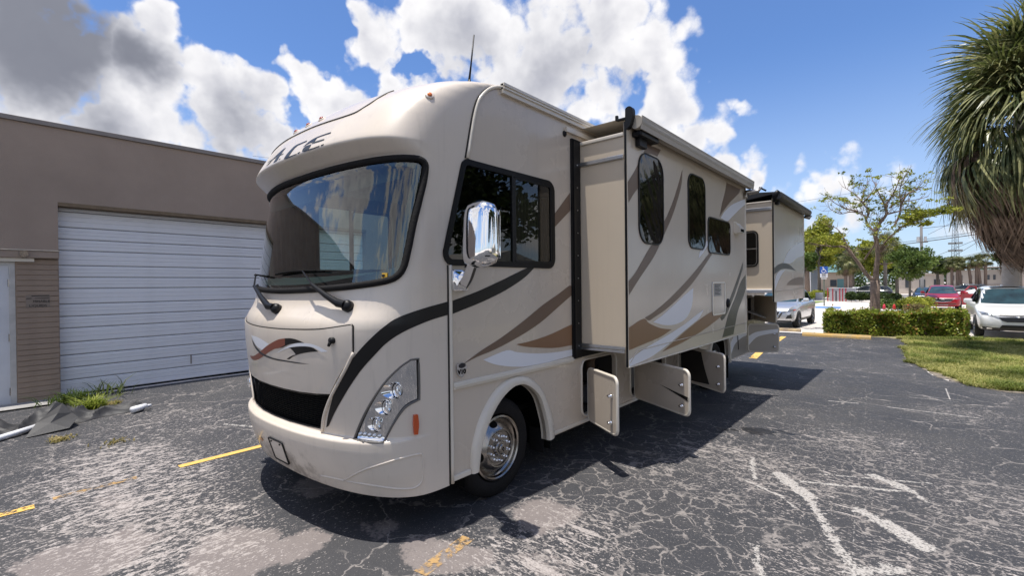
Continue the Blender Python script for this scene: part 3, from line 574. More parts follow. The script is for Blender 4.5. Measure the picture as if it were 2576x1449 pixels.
GE0 = [(-.75, 19.62), (-.45, 19.47), (-.36, 17.9), (-.31, 16.62), (-.27, 15.6), (-.25, 14.92), (-.16, 14.0), (-.04, 13.3), (.15, 12.19), (.35, 11.66), (.67, 11.3), (.91, 11.05), (1.22, 10.95), (2.2, 10.7), (4, 10.5), (9, 10.3), (30, 10)]
def ragged(P, amp, seed, st=.12):
    q = random.Random(seed); o = []
    for (a, b), (c, d) in zip(P[:-1], P[1:]):
        L = math.hypot(c-a, d-b); n = max(1, int(min(L, 9)/st)); nx, ny = -(d-b)/L, (c-a)/L
        for i in range(n): t = i/n; e = q.gauss(0, amp)+amp*1.3*math.sin((a+(c-a)*t)*9+(b+(d-b)*t)*3.1); o.append((a+(c-a)*t+nx*e, b+(d-b)*t+ny*e))
    return o+[P[-1]]
GE = GE0
gsheet('asphalt_lot', [(-10.21, -25), (40, -25), (40, 10.2)]+GE[::-1]+[(-.8, 19.75), (-10.21, 19.9)], .006, ASPH)
gsheet('sandy_verge', ragged([(x+.0+(.0 if i < 3 else -.02), y-(.06 if i > 9 else .01)) for i, (x, y) in enumerate(GE)], .035, 5)+[(30, 21.2), (1.2, 21.2), (-.75, 20.2)], .011, GDIRT)
gsheet('grass_ground', ragged([(x+.05, y+.06) for i, (x, y) in enumerate(GE)], .06, 6)[:-1]+[(30, 10.2), (30, 21.1), (1.2, 21.0), (-.2, 20.2)], .016, SOIL)
gsheet('hedge_bed', [(-2.75, 19.75), (-.6, 19.75), (1.25, 20.9), (1.1, 23.2), (-2.6, 23.2)], .014, SOIL)
# grass blades over the verge
def blades(name, n, region, hmin, hmax, colA, colB, seed, wid=.006, kind='stuff'):
    r_ = np.random.default_rng(seed); pts = region(r_, n); n = len(pts)
    z0 = np.array([gz(y) for y in pts[:, 1]])+.014
    h = r_.uniform(hmin, hmax, n)*(.6+.4*r_.random(n)); a = r_.uniform(0, 2*math.pi, n); ln = r_.uniform(.3, 1.7, n)*h; w = wid*r_.uniform(.7, 1.6, n)
    dx, dy = np.cos(a), np.sin(a); px, py = -dy, dx
    V = np.zeros((n, 5, 3))
    for k, (f, hh, ww) in enumerate(((0, 0, 1), (0, 0, -1), (.35, .6, .8), (.35, .6, -.8), (1, 1, 0))):
        V[:, k, 0] = pts[:, 0]+dx*ln*f+px*w*ww; V[:, k, 1] = pts[:, 1]+dy*ln*f+py*w*ww; V[:, k, 2] = z0+h*hh*(1-.15*f)
    i0 = np.arange(n)*5; F = np.concatenate([np.stack([i0, i0+1, i0+3], 1), np.stack([i0, i0+3, i0+2], 1), np.stack([i0+2, i0+3, i0+4], 1)])
    return mk(name, V.reshape(-1, 3), F.tolist(), leafmat(name+'_blade', colA, colB, .9, tr=.42), kind=kind)
def leafmat(name, a, b, sc=1.5, rough=.6, tr=.25, c3=None):
    m_ = bpy.data.materials.new(name); m_.use_nodes = True; t = NT(m_.node_tree); bs = m_.node_tree.nodes['Principled BSDF']
    P = t.n('ShaderNodeNewGeometry'); rnd = P.outputs['Random Per Island']
    c = t.mix(rnd, a, b); c = t.mix(t.smooth(t.noise(P.outputs['Position'], sc, 3), .4, .65), c, tuple(x*.6 for x in a))
    if c3: c = t.mix(t.smooth(rnd, .86, .92), c, c3)
    t.set(bs.inputs['Base Color'], c); bs.inputs['Roughness'].default_value = rough; bs.inputs['Specular IOR Level'].default_value = .3
    tl = t.n('ShaderNodeBsdfTranslucent', {'Color': t.mix(.4, c, (.16, .22, .03))}); mx = t.n('ShaderNodeMixShader', {0: tr, 1: bs.outputs[0], 2: tl}); t.set(m_.node_tree.nodes['Material Output'].inputs[0], mx); return m_
GEA = np.array([(x+.05*math.sin(i*40), y+.05*math.cos(i*33)) for i, (x, y) in enumerate(ragged(GE0, .07, 9, .2))]+[(30, 21.0), (1.2, 21.0), (-.2, 20.3)])
def greg(r_, n):
    p = np.column_stack([-.6+r_.random(n)**1.5*8, 10.2+r_.random(n)*10.9]); p = p[inpoly(p, GEA)]
    return p[p[:, 0] < .14*p[:, 1]+1.2]
gr = blades('verge_grass', 230000, greg, .03, .11, (.24, .26, .065), (.58, .52, .20), 3); gr['label'] = 'dry green and straw grass on the verge beside the asphalt'
def greg2(r_, n):
    k = r_.integers(0, 60, n); c = np.random.default_rng(5).random((60, 2))*[3.6, 10]+[-.4, 10.8]; p = c[k]+r_.normal(0, .14, (n, 2)); return p[inpoly(p, GEA)]
gr = blades('tall_grass', 16000, greg2, .08, .19, (.15, .20, .04), (.34, .37, .09), 4); gr['label'] = 'taller green grass clumps standing out of the dry verge'
# painted parking lines
YEL = bpy.data.materials.new('worn_yellow_paint'); YEL.use_nodes = True
def yel():
    t = NT(YEL.node_tree); b = YEL.node_tree.nodes['Principled BSDF']; P, X, Y = pos_nodes(t)
    c = t.mix(t.noise(P, 25, 5), (.62, .36, .07), (.72, .47, .14)); t.set(b.inputs['Base Color'], c); b.inputs['Roughness'].default_value = .7
    a = t.math('ADD', t.noise(P, 22, 6, .7), t.math('MULTIPLY', t.math('SUBTRACT', t.noise(P, 2.3, 3), .5), .9))
    t.set(b.inputs['Alpha'], t.smooth(a, .33, .42))
yel()
YELF = mat('faded_yellow_paint', (.50, .31, .12), .8); 
def yelf():
    t = NT(YELF.node_tree); b = YELF.node_tree.nodes['Principled BSDF']; P, X, Y = pos_nodes(t)
    t.set(b.inputs['Alpha'], t.math('MULTIPLY', t.smooth(t.noise(P, 16, 6, .7), .44, .6), .75))
yelf()
def pline(x0, y0, x1, y1, w, m_=YEL):
    d = Vector((x1-x0, y1-y0, 0)).normalized(); p = Vector((-d.y, d.x, 0))*w/2
    return gsheet('parking_line', [(x0+p.x, y0+p.y), (x1+p.x, y1+p.y), (x1-p.x, y1-p.y), (x0-p.x, y0-p.y)], .0105, m_)
pline(-5.31, -1.2, -5.285, .29, .095); pline(-5.36, .40, -5.37, .95, .07, YELF); pline(-5.375, 1.27, -5.385, 5.2, .085)
pline(-2.25, 1.72, -2.32, 2.18, .10, YELF); pline(-3.07, 12.3, -3.24, 13.8, .17); pline(-3.38, 15.9, -3.56, 18.2, .16)

# ------------------------------------------------------------------ warehouse on the left
STUC = mat('taupe_stucco', (.365, .285, .228), .9, var=.16, vscale=1.2, bump=.35, bscale=90); BRK = mat('painted_brick', (.33, .25, .19), .85, var=.16, vscale=5, bump=.4, bscale=40)
WDOOR = mat('white_roller_door', (.78, .785, .81), .45, var=.10, vscale=2.2); WDR2 = mat('white_steel_door', (.64, .65, .68), .5, var=.12, vscale=3); COPE = mat('coping_metal', (.25, .22, .20), .5, var=.15); STEN = mat('stencil_black', (.02, .02, .02), .8)
wh = thing('warehouse', 'long taupe stucco warehouse with a wide white roll-up door', 'warehouse', (-10.2, 3, 0))
WX = -10.2
def wfn(u, v, d): return (WX+d, u, v)
sheet('wall', [(-9, -.15), (14, -.15), (14, 4.26), (-9, 4.26)], [[(.872, -.1), (6.3, -.1), (6.3, 3.10), (.872, 3.10)], [(-.62, -.1), (.355, -.1), (.355, 2.12), (-.62, 2.12)]], wfn, STUC, wh, thick=.28)
b = B(); b.rbox(-10.6, WX+.035, -9, 14, 4.262, 4.335, .006); b.build('roof_coping', COPE, wh)
B().box(-10.9, -10.5, -9, 14, 4.15, 4.24).build('roof', CONCD, wh)
B().box(-10.485, WX-.002, .873, 6.3, 3.045, 3.098).build('door_soffit', mat('soffit_brown', (.22, .16, .10), .85, var=.3, vscale=8), wh)
# slats of the roll-up door, each its own piece
zs = [.02, .255, .455, .66, .865, 1.095, 1.285, 1.485, 1.735, 1.92, 2.11, 2.352, 2.535, 2.727, 2.98, 3.045]
for a, c in zip(zs[:-1], zs[1:]):
    h = c-a; pr = [(0, a+.006), (.014, a+.020), (.014, a+h*.36), (.006, a+h*.38), (.014, a+h*.42), (.015, a+h*.66), (.006, a+h*.68), (.014, a+h*.72), (.012, c-.012), (0, c-.002)]
    V = [(-10.40+d, y, z) for d, z in pr for y in (.86, 6.32)]; F = [[2*i, 2*i+1, 2*i+3, 2*i+2] for i in range(len(pr)-1)]
    fixn(mk('door_slat', V, F, WDOOR, wh))
B().box(-10.47, -10.42, .8, 6.4, -.1, 3.2).build('door_backing', BLKM, wh)
B().box(-10.41, -10.385, .87, 6.3, .004, .018).build('door_seal', BLKM, wh)
B().box(-10.385, -10.378, 2.66, 2.675, .30, .47).build('door_latch', STEEL, wh)
# ledge over the entrance, pier of thin brick courses, entry door
b = B(); b.rbox(WX, WX+.10, -3, .872, 2.205, 2.315, .012); b.build('ledge', STUC, wh)
B().box(WX, WX+.115, -3, .876, 2.317, 2.332).build('ledge_flashing', mat('cream_flashing', (.72, .62, .50), .6, var=.3, vscale=9), wh)
B().box(WX+.002, WX+.06, -1, .60, 2.150, 2.203).build('door_hood', TRIM, wh)
nb = 27; hz_ = 2.19/nb
for i in range(nb):
    y0 = .41+.006*math.sin(i*3.1); b = B(); b.rbox(WX+.002, WX+.028+.003*math.sin(i*5.7), y0, .866+.004*math.sin(i*2.3), i*hz_+.006, (i+1)*hz_-.004, .005); b.build('brick_course', BRK, wh)
B().box(WX, WX+.014, .40, .866, 0, 2.19).build('mortar_bed', BRK, wh)
dr = B().box(-10.262, -10.225, -.60, .335, .03, 2.105).build('entry_door', WDR2, wh)
b = B(); b.box(-10.25, WX+.012, .336, .398, 0, 2.15); b.box(-10.25, WX+.012, -.66, .335, 2.107, 2.149); b.build('door_frame', mat('door_frame_white', (.55, .53, .50), .6, var=.25, vscale=6), wh)
for z in (1.83, 1.015, .21): b = B(); b.tube([(-10.212, .337, z-.055), (-10.212, .337, z+.055)], .014, 8); b.build('hinge', STEEL, dr)
b = B(); b.tube([(WX+.10, .487, 2.275), (WX+.15, .487, 2.262)], [.03, .05], 12); b.build('spotlight', STEEL, wh)
B().box(WX+.004, WX+.012, -10, -9.0, 0, .01)
def text(name, s, size, loc, rot, mat_, parent, ext=.001, sx=1., bold=False):
    cu = bpy.data.curves.new(name, 'FONT'); cu.body = s; cu.size = size; cu.extrude = ext; cu.align_x = 'CENTER'; cu.align_y = 'CENTER'; cu.offset = size*.018 if bold else 0
    o = bpy.data.objects.new(name, cu); COL.objects.link(o); dg = bpy.context.evaluated_depsgraph_get(); me = bpy.data.meshes.new_from_object(o.evaluated_get(dg)); bpy.data.objects.remove(o)
    q = bpy.data.objects.new(name, me); COL.objects.link(q); me.materials.clear(); me.materials.append(mat_); q.parent = parent
    q.location = Vector(loc)-WL.get(parent, Vector((0, 0, 0))); q.rotation_euler = rot; q.scale = (sx, 1, 1); return q
sg = sheet('stencil_sign', rrect(.505, .765, 1.455, 1.645, .01, 2), (), lambda u, v, d: (WX+.0335, u, v), mat('faded_sign_ground', (.255, .205, .165), .85, var=.2, vscale=12), wh)
B().box(WX+.034, WX+.036, .565, .757, 1.628, 1.640).build('sign_bar', STEN, sg); B().box(WX+.034, WX+.036, .508, .565, 1.588, 1.598).build('sign_bar', STEN, sg); B().box(WX+.034, WX+.036, .60, .757, 1.592, 1.599).build('sign_bar', STEN, sg)
text('sign_lettering', 'MMABLE', .052, (WX+.036, .672, 1.545), (R(90), 0, R(90)), STEN, wh, sx=.95); text('sign_lettering', 'LIQUIDS', .052, (WX+.036, .635, 1.480), (R(90), 0, R(90)), STEN, wh, sx=1.0)
g_ = gsheet('kerb_strip', [(-10.2, -9), (-9.72, -9), (-9.72, .87), (-10.2, .87)], .03, CONCD)
# faded awning roll lying on the asphalt
tp = thing('awning_roll', 'black fabric awning crumpled round its white pole on the asphalt', 'awning', (-8.0, .3, 0))
b = B(); b.tube([(-7.15, -.75, .04), (-7.88, .17, .045), (-8.20, .575, .06)], .033, 14); b.build('pole', mat('white_pole', (.74, .74, .76), .35, var=.1), tp, True)
b = B(); b.tube([(-8.16, 1.40, .06), (-8.27, 1.57, .06)], .043, 14); b.tube([(-8.27, 1.57, .06), (-8.315, 1.635, .055)], .02, 10); b.build('pole_end', mat('white_end_cap', (.72, .72, .74), .4), tp, True)
FAB = mat('black_awning_fabric', (.036, .035, .036), .6, var=.3, vscale=6, bump=.15, bscale=70)
from mathutils import noise as MN
nt, nw = 110, 44; V = []
for i in range(nt+1):
    t_ = i/nt; y = -.75+2.26*t_; xc = -8.42+.10*math.sin(t_*6)+.22*max(0, t_-.35); wd = .30+.10*math.exp(-((t_-.60)/.12)**2); wd *= 1-max(0, (t_-.62)/.38)**.8*.66
    for j in range(nw+1):
        q = j/nw*2-1; x_ = xc+q*wd+.06*math.sin(t_*19+q); y_ = y+.10*q*math.sin(t_*7+1)
        n1 = 1-abs(MN.noise(Vector((x_*3.2, y_*3.2+x_*2, 1.7))))*2.2; n2 = 1-abs(MN.noise(Vector((x_*7, y_*5-x_*3, 5.1))))*2.2
        env = max(0, 1-abs(q)**3); h_ = (.10*max(0, n1)**2+.035*max(0, n2))*env*(1-.35*max(0, t_-.6)/.4)
        h_ += .09*math.exp(-((t_-.63+.04*q)/.06)**2)*math.exp(-((q+.2)/.6)**2)+.09*math.exp(-((t_-.40)/.035)**2)*math.exp(-((q+.5)/.4)**2)+.07*math.exp(-((t_-.25-.03*q)/.03)**2)*max(0, 1-q*q)+.075*math.exp(-(q/.38)**2)*max(0, min(1, (t_-.45)/.2))
        V.append((x_, y_, .010+h_))
F = [[i*(nw+1)+j, (i+1)*(nw+1)+j, (i+1)*(nw+1)+j+1, i*(nw+1)+j+1] for i in range(nt) for j in range(nw)]
autosmooth(mk('fabric', V, F, FAB, tp), 30)
fv = [(-7.78, .36, .012), (-7.98, .47, .13), (-8.14, .56, .17), (-8.33, .66, .27), (-8.38, .73, .25), (-8.20, .80, .14), (-8.02, .84, .11), (-7.84, .74, .03), (-8.08, .66, .185), (-7.92, .58, .11)]
o_ = mk('fabric_flap', fv, [[0, 1, 9], [1, 2, 8, 9], [2, 3, 4, 8], [8, 4, 5], [9, 8, 5, 6], [0, 9, 7], [9, 6, 7]], FAB, tp); md = o_.modifiers.new('t', 'SOLIDIFY'); md.thickness = .004
# weeds by the pier
def tuft(name, label, x, y, n, h, sp, ca, cb, seed):
    r_ = np.random.default_rng(seed); o = blades(name, n, lambda q, k: np.column_stack([x+q.normal(0, sp, k), y+q.normal(0, sp, k)]), h*.5, h, ca, cb, seed, .008, 'thing'); del o['kind']; return tag(o, label, 'weeds')
tuft('weed_tuft', 'bright yellow green grass tuft growing beside the black awning fabric', -8.75, 1.06, 260, .34, .07, (.16, .22, .03), (.34, .36, .07), 11)
tuft('weed_tuft', 'dark green weeds growing at the foot of the brick pier', -9.75, .93, 190, .27, .13, (.035, .07, .02), (.08, .12, .03), 12)
tuft('weed_tuft', 'thin tall weeds against the foot of the roll-up door', -9.95, 1.40, 34, .44, .16, (.07, .10, .04), (.16, .18, .08), 13)
for k, (x, y, lb) in enumerate(((-9.1, 1.35, 'dry tan grass clump nearest the roll-up door'), (-8.62, 1.42, 'dry straw clump lying right of the green tuft'), (-7.40, .62, 'small straw clump in front of the awning fabric'), (-6.75, 1.02, 'thin dead straw wisp on the open asphalt'))):
    tuft('dead_weed', lb, x, y, 120 if k < 3 else 40, .05, .06 if k != 1 else .09, (.30, .24, .10), (.42, .33, .14), 20+k)

# ------------------------------------------------------------------ motorhome
SX, PX, YR, ZR = -2.545, -5.075, 11.2, 3.30          # driver wall, passenger wall, rear end, roof
rv = thing('motorhome', 'tan motorhome with black and brown swooshes and its slide-outs extended', 'motorhome', (XC, 6.0, 0))
SA = 1.75                                              # arc metres per unit of s
def capfn(off): return lambda u, v, d: tuple(cap(u/SA, v)+cap_n(u/SA, v)*(off+d))
def capsheet(name, outer, mat_, holes=(), off=0., parent=rv, gs=36, gzs=None, thick=0., normals=True, **k):
    """patch of the front cap's surface: outline in (s, z)"""
    o = [(s*SA, z) for s, z in outer]; H = [[(s*SA, z) for s, z in h] for h in holes]
    s0, s1 = min(p[0] for p in o), max(p[0] for p in o); z0, z1 = min(p[1] for p in o), max(p[1] for p in o)
    ss = np.linspace(s0, s1, max(3, int((s1-s0)*gs)))[1:-1]
    zz = np.array(gzs) if gzs is not None else np.linspace(z0, z1, max(3, int((z1-z0)*gs)))[1:-1]
    g = [(a, c) for c in zz for a in ss]
    v, f = cdt(o, H, g); V = [cap(a/SA, c) for a, c in v]; N = [cap_n(a/SA, c) for a, c in v]
    V = [p+n*off for p, n in zip(V, N)]; F = f.tolist()
    if thick:
        n_ = len(V); V = V+[p-n*thick for p, n in zip(V, N)]; N = N+[-n for n in N]
        ed = {}
        for t in F:
            for i in range(3): ed[(t[i], t[(i+1) % 3])] = 1
        W_ = [[c, a, a+n_, c+n_] for (a, c) in ed if (c, a) not in ed]
        F2 = F+[[x+n_ for x in t[::-1]] for t in F]
        o_ = mk(name, V, F2+W_, mat_, parent, True, **k); o_.data.normals_split_custom_set_from_vertices
        return autosmooth(fixn(o_), 40)
    # outward winding
    a, c, e = (Vector(V[i]) for i in F[0])
    if (c-a).cross(e-a).dot(Vector(N[F[0][0]])) < 0: F = [t[::-1] for t in F]
    return mk(name, V, F, mat_, parent, True, normals=N if normals else None, **k)
def mir(h):                                            # close a right half outline by mirroring it
    h = list(h); return h+[(-s, z) for s, z in h[::-1] if s > 1e-4]
# windscreen outline, hood, grille, lamps
WSO = mir([tuple(p) for p in smooth_line([(0., 2.607), (.28, 2.607), (.46, 2.606), (.63, 2.606), (.736, 2.606), (.785, 2.600), (.812, 2.57), (.823, 2.52), (.829, 2.41), (.825, 2.27), (.8165, 2.13), (.808, 1.94), (.799, 1.852), (.776, 1.785), (.735, 1.743), (.655, 1.719), (.52, 1.699), (.351, 1.686), (.15, 1.676), (0, 1.672)], 3)])
def inset(P, d):
    P = np.array([(s*SA, z) for s, z in P]); n = len(P); out = []
    A = sum(P[i][0]*P[(i+1) % n][1]-P[(i+1) % n][0]*P[i][1] for i in range(n)); sg_ = 1 if A > 0 else -1
    for i in range(n):
        t = P[(i+1) % n]-P[i-1]; t = t/(np.linalg.norm(t)+1e-9); out.append(P[i]+np.array([-t[1], t[0]])*sg_*d)
    return [(p[0]/SA, p[1]) for p in out]
WSI = inset(WSO, .030)
GRO = mir([(0., .965), (.14, .9665), (.27, .970), (.38, .979), (.468, .991)]+[(.447, .93), (.425, .862), (.412, .80), (.399, .727)]+[(.30, .722), (.15, .717), (0, .716)])
HL = [tuple(p) for p in smooth_poly(DT['headlight'], 3, 40)]; HLM = [(-s, z) for s, z in HL]
def hole_ring(cx, cz, r, n=28, sgn=1):
    out = []
    for k in range(n):
        a = 2*math.pi*k/n; L, u, y = cap_row(cz+r*math.sin(a)); c_ = math.cos(a); out.append((sgn*np.interp(cx-XC+r*c_*(.40 if c_ > 0 else 1.15), u, L), cz+r*math.sin(a)*(1. if c_ < .3 else .92)))
    return out
zlist = sorted(set([r[0] for r in CAPROWS[1:-1]]+list(np.arange(.42, 1.45, .045))+list(np.arange(1.70, 2.56, .05))))
bot = [(s, .331-.040*min(1, abs(s)/.85)**1.3) for s in np.linspace(-1, 1, 61)]
capo = bot+[(1, z) for z in zlist if z > .31]+[(1, 3.342)]+[(s, 3.342) for s in np.linspace(.97, -.97, 40)]+[(-1, 3.342)]+[(-1, z) for z in zlist[::-1] if z > .31]
capsheet('front_cap', capo, PTC, [inset(WSO, .012), GRO, HL, HLM], gs=38, gzs=zlist)
# roof of the cap back to the body roof
L, u, y = cap_row(3.342); xs = np.concatenate([-u[::-1], u[1:]])+XC; ys = np.concatenate([y[::-1], y[1:]])
b = B(); V = [(a, c, 3.342) for a, c in zip(xs, ys)]; b.add(V+[(PX, 3.0, 3.335), (SX, 3.0, 3.335)], [list(range(len(V)))+[len(V)+1, len(V)]]); fixn_up(b.build('cap_roof', PT, rv))
# windscreen
ws = capsheet('windscreen', WSI, WSG, off=-.006, gs=14)
# closed rubber gasket
def capring(P, off): return [tuple(cap(s, z)+cap_n(s, z)*off) for s, z in P]
b = B(); b.tube(capring(inset(WSO, .020), .004), .024, 8, closed=True); b.build('windscreen_gasket', RUB, rv, True)
FRI = mir([tuple(p) for p in smooth_line([(0, 2.553), (.40, 2.548), (.66, 2.538), (.742, 2.533), (.764, 2.51), (.7695, 2.42), (.768, 2.27), (.7625, 2.07), (.757, 1.87), (.748, 1.845), (.70, 1.826), (.59, 1.796), (.35, 1.755), (.15, 1.742), (0, 1.740)], 3)])
capsheet('windscreen_frit', inset(WSI, -.004), mat('frit_black', (.008, .008, .010), .25, coat=.6), [FRI], off=-.012, gs=14, parent=ws)
capsheet('inspection_sticker', DT['sticker'], mat('sticker_yellow', (.70, .42, .04), .5), off=.001, gs=60, parent=ws)
sp = cap(.711, 1.79); B().box(sp[0]-.012, sp[0]+.010, sp[1]-.014, sp[1]-.006, 1.782, 1.799).build('sticker_print', STEN, ws)
# hood panel seam, hood panel graphics
hd = [tuple(p) for p in DT['hood_edge'][:-1]]
hs = smooth_line([(.595, 1.277), (.5965, 1.36), (.596, 1.452), (.590, 1.4665), (.5755, 1.468), (.43, 1.4345), (.26, 1.4195), (.11, 1.413), (0, 1.412)], 5)
seam = [tuple(p) for p in hs]+[(-s, z) for s, z in hs[::-1][1:]]
def capline(name, P, r, mat_, off=0., n=6, parent=rv, closed=False): b = B(); b.tube(capring(P, off), r, n, closed=closed); return b.build(name, mat_, parent, True)
SEAMM = mat('seam_shadow_gap', (.02, .018, .016), .9)
capsheet('hood_panel', [(s, z) for s, z in inset(seam+[(-.5151, 1.10), (-.4701, .9914)]+[(-s, z) for s, z in GRO[1:4]][::-1]+[(0, .965)]+GRO[1:4]+[(.4701, .9914), (.5151, 1.10)], .004)], PT, off=.010, gs=30, thick=.012)
capline('hood_seam', seam, .006, SEAMM)
hp = 'hood_graphic'
for k, mt in (('sw_white1', DWHT), ('sw_red', DRED), ('sw_black2', DBLK), ('sw_black3', DBLK), ('sw_white2', DWHT), ('sw_black1', DSLT)):
    capsheet(hp, [tuple(p) for p in smooth_poly(DT[k], 4, 42)], mt, off=.0125+.0006*('black1' in k)+.0003*('white2' in k), gs=40)
lt = cap(.507, 1.365); b = B(); b.lathe([(.0, -.035), (.018, -.035), (.022, -.028), (.022, .0)], lt, 'Y', 20); b.lathe([(0, -.037), (.009, -.037), (.009, -.035)], lt, 'Y', 12); b.tube([lt+np.array((0, -.03, -.01)), lt+np.array((-.012, -.036, -.036))], [.012, .010], 8); b.build('hood_lock', BLK, rv, True)
for sg_ in (1, -1):
    capline('cap_ridge', [(sg_*s, z) for s, z in smooth_line([(.598, 1.29), (.561, 1.185), (.529, 1.107), (.498, 1.035), (.472, .975), (.440, .89), (.416, .81), (.402, .715)], 4)], .012, PT, .004, 8)
# grille: recessed backing and fine horizontal bars
capsheet('grille_backing', inset(GRO, -.01), BLKM, off=-.06, gs=16)
b = B()
gv = np.array(GRO); 
for k in range(17):
    z = .727+k*.0152
    sm = .397+(z-.727)*(.468-.397)/(.991-.727)
    zt = lambda s: .965+.026*(abs(s)/.468)**2
    P = [(s, z) for s in np.linspace(-sm, sm, 26)]
    P = [(s, min(z, zt(s)-.004)) for s, z in P]
    b.tube(capring(P, -.022), .0042, 5, caps=False)
b.build('grille_bars', GRILL, rv, True)
capline('grille_rim', inset(GRO, .006), .007, BLK, -.004, closed=True)
# long black stripe over the fender, both sides
up_, lo_ = smooth_line([(1.0, 1.607)]+DT['cap_stripe_up'][1:], 4), smooth_line([(1.0, 1.512)]+DT['cap_stripe_lo'][1:], 4)
st = [tuple(p) for p in up_]+[tuple(p) for p in lo_[::-1]]
for sg_ in (1, -1): capsheet('fender_stripe', [(sg_*s, z) for s, z in st], DBLK, off=.003, gs=34)
# headlights
for sg_ in (1, -1):
    lamps = [(-3.81+(cap(.7709, 1.0326)[0]-XC), 1.030, .056), (XC+(cap(.7264, .9216)[0]-XC), .920, .052), (XC+(cap(.6843, .8029)[0]-XC), .803, .051)]
    rings = [hole_ring(cx-.012, cz, r, sgn=sg_) for cx, cz, r in lamps]
    hl = capsheet('headlight', inset([(sg_*s, z) for s, z in HL], .004), CHR, rings, off=-.012, gs=34)
    capline('headlight_rim', [(sg_*s, z) for s, z in HL], .008, mat('rim_grey', (.12, .11, .10), .4), -.002, closed=True)
    for q, ((cx, cz, r), ring) in enumerate(zip(lamps, rings)):
        cx -= .012; ly = float(cap(np.interp(cx-XC+.004, cap_row(cz)[1], cap_row(cz)[0]), cz)[1])
        mx = lambda x: XC+sg_*(x-XC)
        n = len(ring); A = [cap(s, z)-cap_n(s, z)*.012 for s, z in ring]
        C_ = [(mx(cx+.93*r*math.cos(2*math.pi*k/n)), ly, cz+.93*r*math.sin(2*math.pi*k/n)) for k in range(n)]
        M_ = [tuple(.5*np.array(a)+.5*np.array(c)) for a, c in zip(A, C_)]
        autosmooth(mk('lamp_tunnel', [tuple(a) for a in A]+M_+C_, [[k+j*n, (k+1) % n+j*n, (k+1) % n+(j+1)*n, k+(j+1)*n] for j in (0, 1) for k in range(n)], CHR, hl), 60)
        b = B(); b.lathe([(0, -.012), (r*.4, -.010), (r*.7, -.004), (r*.86, .004), (r*.92, .010)], (mx(cx), ly, cz), 'Y', 28); b.build('lamp_lens', LENS, hl, True)
        b = B(); b.lathe([(.0, .035), (r*.25, .034), (r*.5, .026), (r*.9, .006)], (mx(cx), ly+.006, cz), 'Y', 28); b.build('lamp_reflector', CHR, hl, True)
        if q == 0: b = B(); b.lathe([(0, 0), (r*.22, .006), (r*.26, .02)], (mx(cx), ly-.002, cz), 'Y', 14); b.build('lamp_bulb', AMB, hl, True)
        else: b = B(); b.lathe([(0, 0), (r*.2, .006), (r*.24, .02)], (mx(cx), ly+.004, cz), 'Y', 14); b.build('lamp_bulb', ALU, hl, True)
    for s, z in DT['led']:
        p = cap(s*sg_, z+.004)-cap_n(s*sg_, z)*.012; n_ = cap_n(s*sg_, z); b = B(); b.tube([p, p+n_*.006, p+n_*.010], [.0145, .0145, .009], 14); b.build('led_lamp', mat('led_clear', (.75, .75, .76), .1, .7), hl, True)
    # side marker in its recess
    capsheet('side_marker', [(sg_*s, z) for s, z in smooth_poly([(.8235, .858), (.840, .857), (.8437, .79), (.8395, .7225), (.8240, .7245), (.8210, .79)], 3, 80)], ORG, off=.018, gs=60, thick=.018)
    capline('bumper_bead', [(sg_*s, z) for s, z in smooth_line([(.5167, .3962), (.5795, .4609), (.6492, .5197), (.7379, .566), (.80, .582), (.845, .583), (.862, .572), (.8655, .52), (.864, .46), (.860, .40), (.846, .368), (.815, .353), (.762, .362), (.672, .385), (.578, .396), (.45, .397), (.374, .389)], 4)], .008, PT, -.001)
# licence plate holder on the bumper
pl = rrect(.0, .138, .388, .566, .012, 3); pl = [(s, z) for s, z in pl]
capsheet('plate_panel', pl, PT, off=.006, gs=30)
capline('plate_frame', pl, .006, BLK, .007, closed=True)
for s in (.028, .112): q = cap(s, .545)+cap_n(s, .545)*.008; b = B(); b.tube([q, q+cap_n(s, .545)*.006], .007, 8); b.build('plate_bolt', BLK, rv)
capsheet('bumper_reflector', rrect(-.142, -.108, .482, .512, .006, 2), mat('amber_reflector', (.55, .22, .06), .3), off=.006, gs=60)
# cap roof marker lights and the visor seam
for s, z in ((.766, 3.055), (-.766, 3.055), (.135, 3.055), (.0, 3.06), (-.135, 3.055)):
    p = cap(s, z); n_ = cap_n(s, z); b = B(); b.tube([p-n_*.01, p+n_*.005, p+n_*.008], [.034, .033, .026], 18); o = b.build('marker_base', PT, rv, True)
    b = B(); b.tube([p+n_*.004, p+n_*.014, p+n_*.019], [.019, .017, .009], 14); b.build('marker_lens', AMB if abs(s) > .5 else mat('marker_red', (.35, .06, .03), .2, coat=.6), o, True)
vs = smooth_line([(0, 2.962), (.14, 2.962), (.30, 2.951), (.39, 2.948), (.455, 2.958), (.492, 2.998), (.514, 3.045), (.530, 3.11), (.540, 3.18)], 5)
capline('visor_seam', [tuple(p) for p in vs][::-1]+[(-s, z) for s, z in vs[1:]], .0055, mat('visor_seam_grey', (.09, .085, .08), .7), .001)
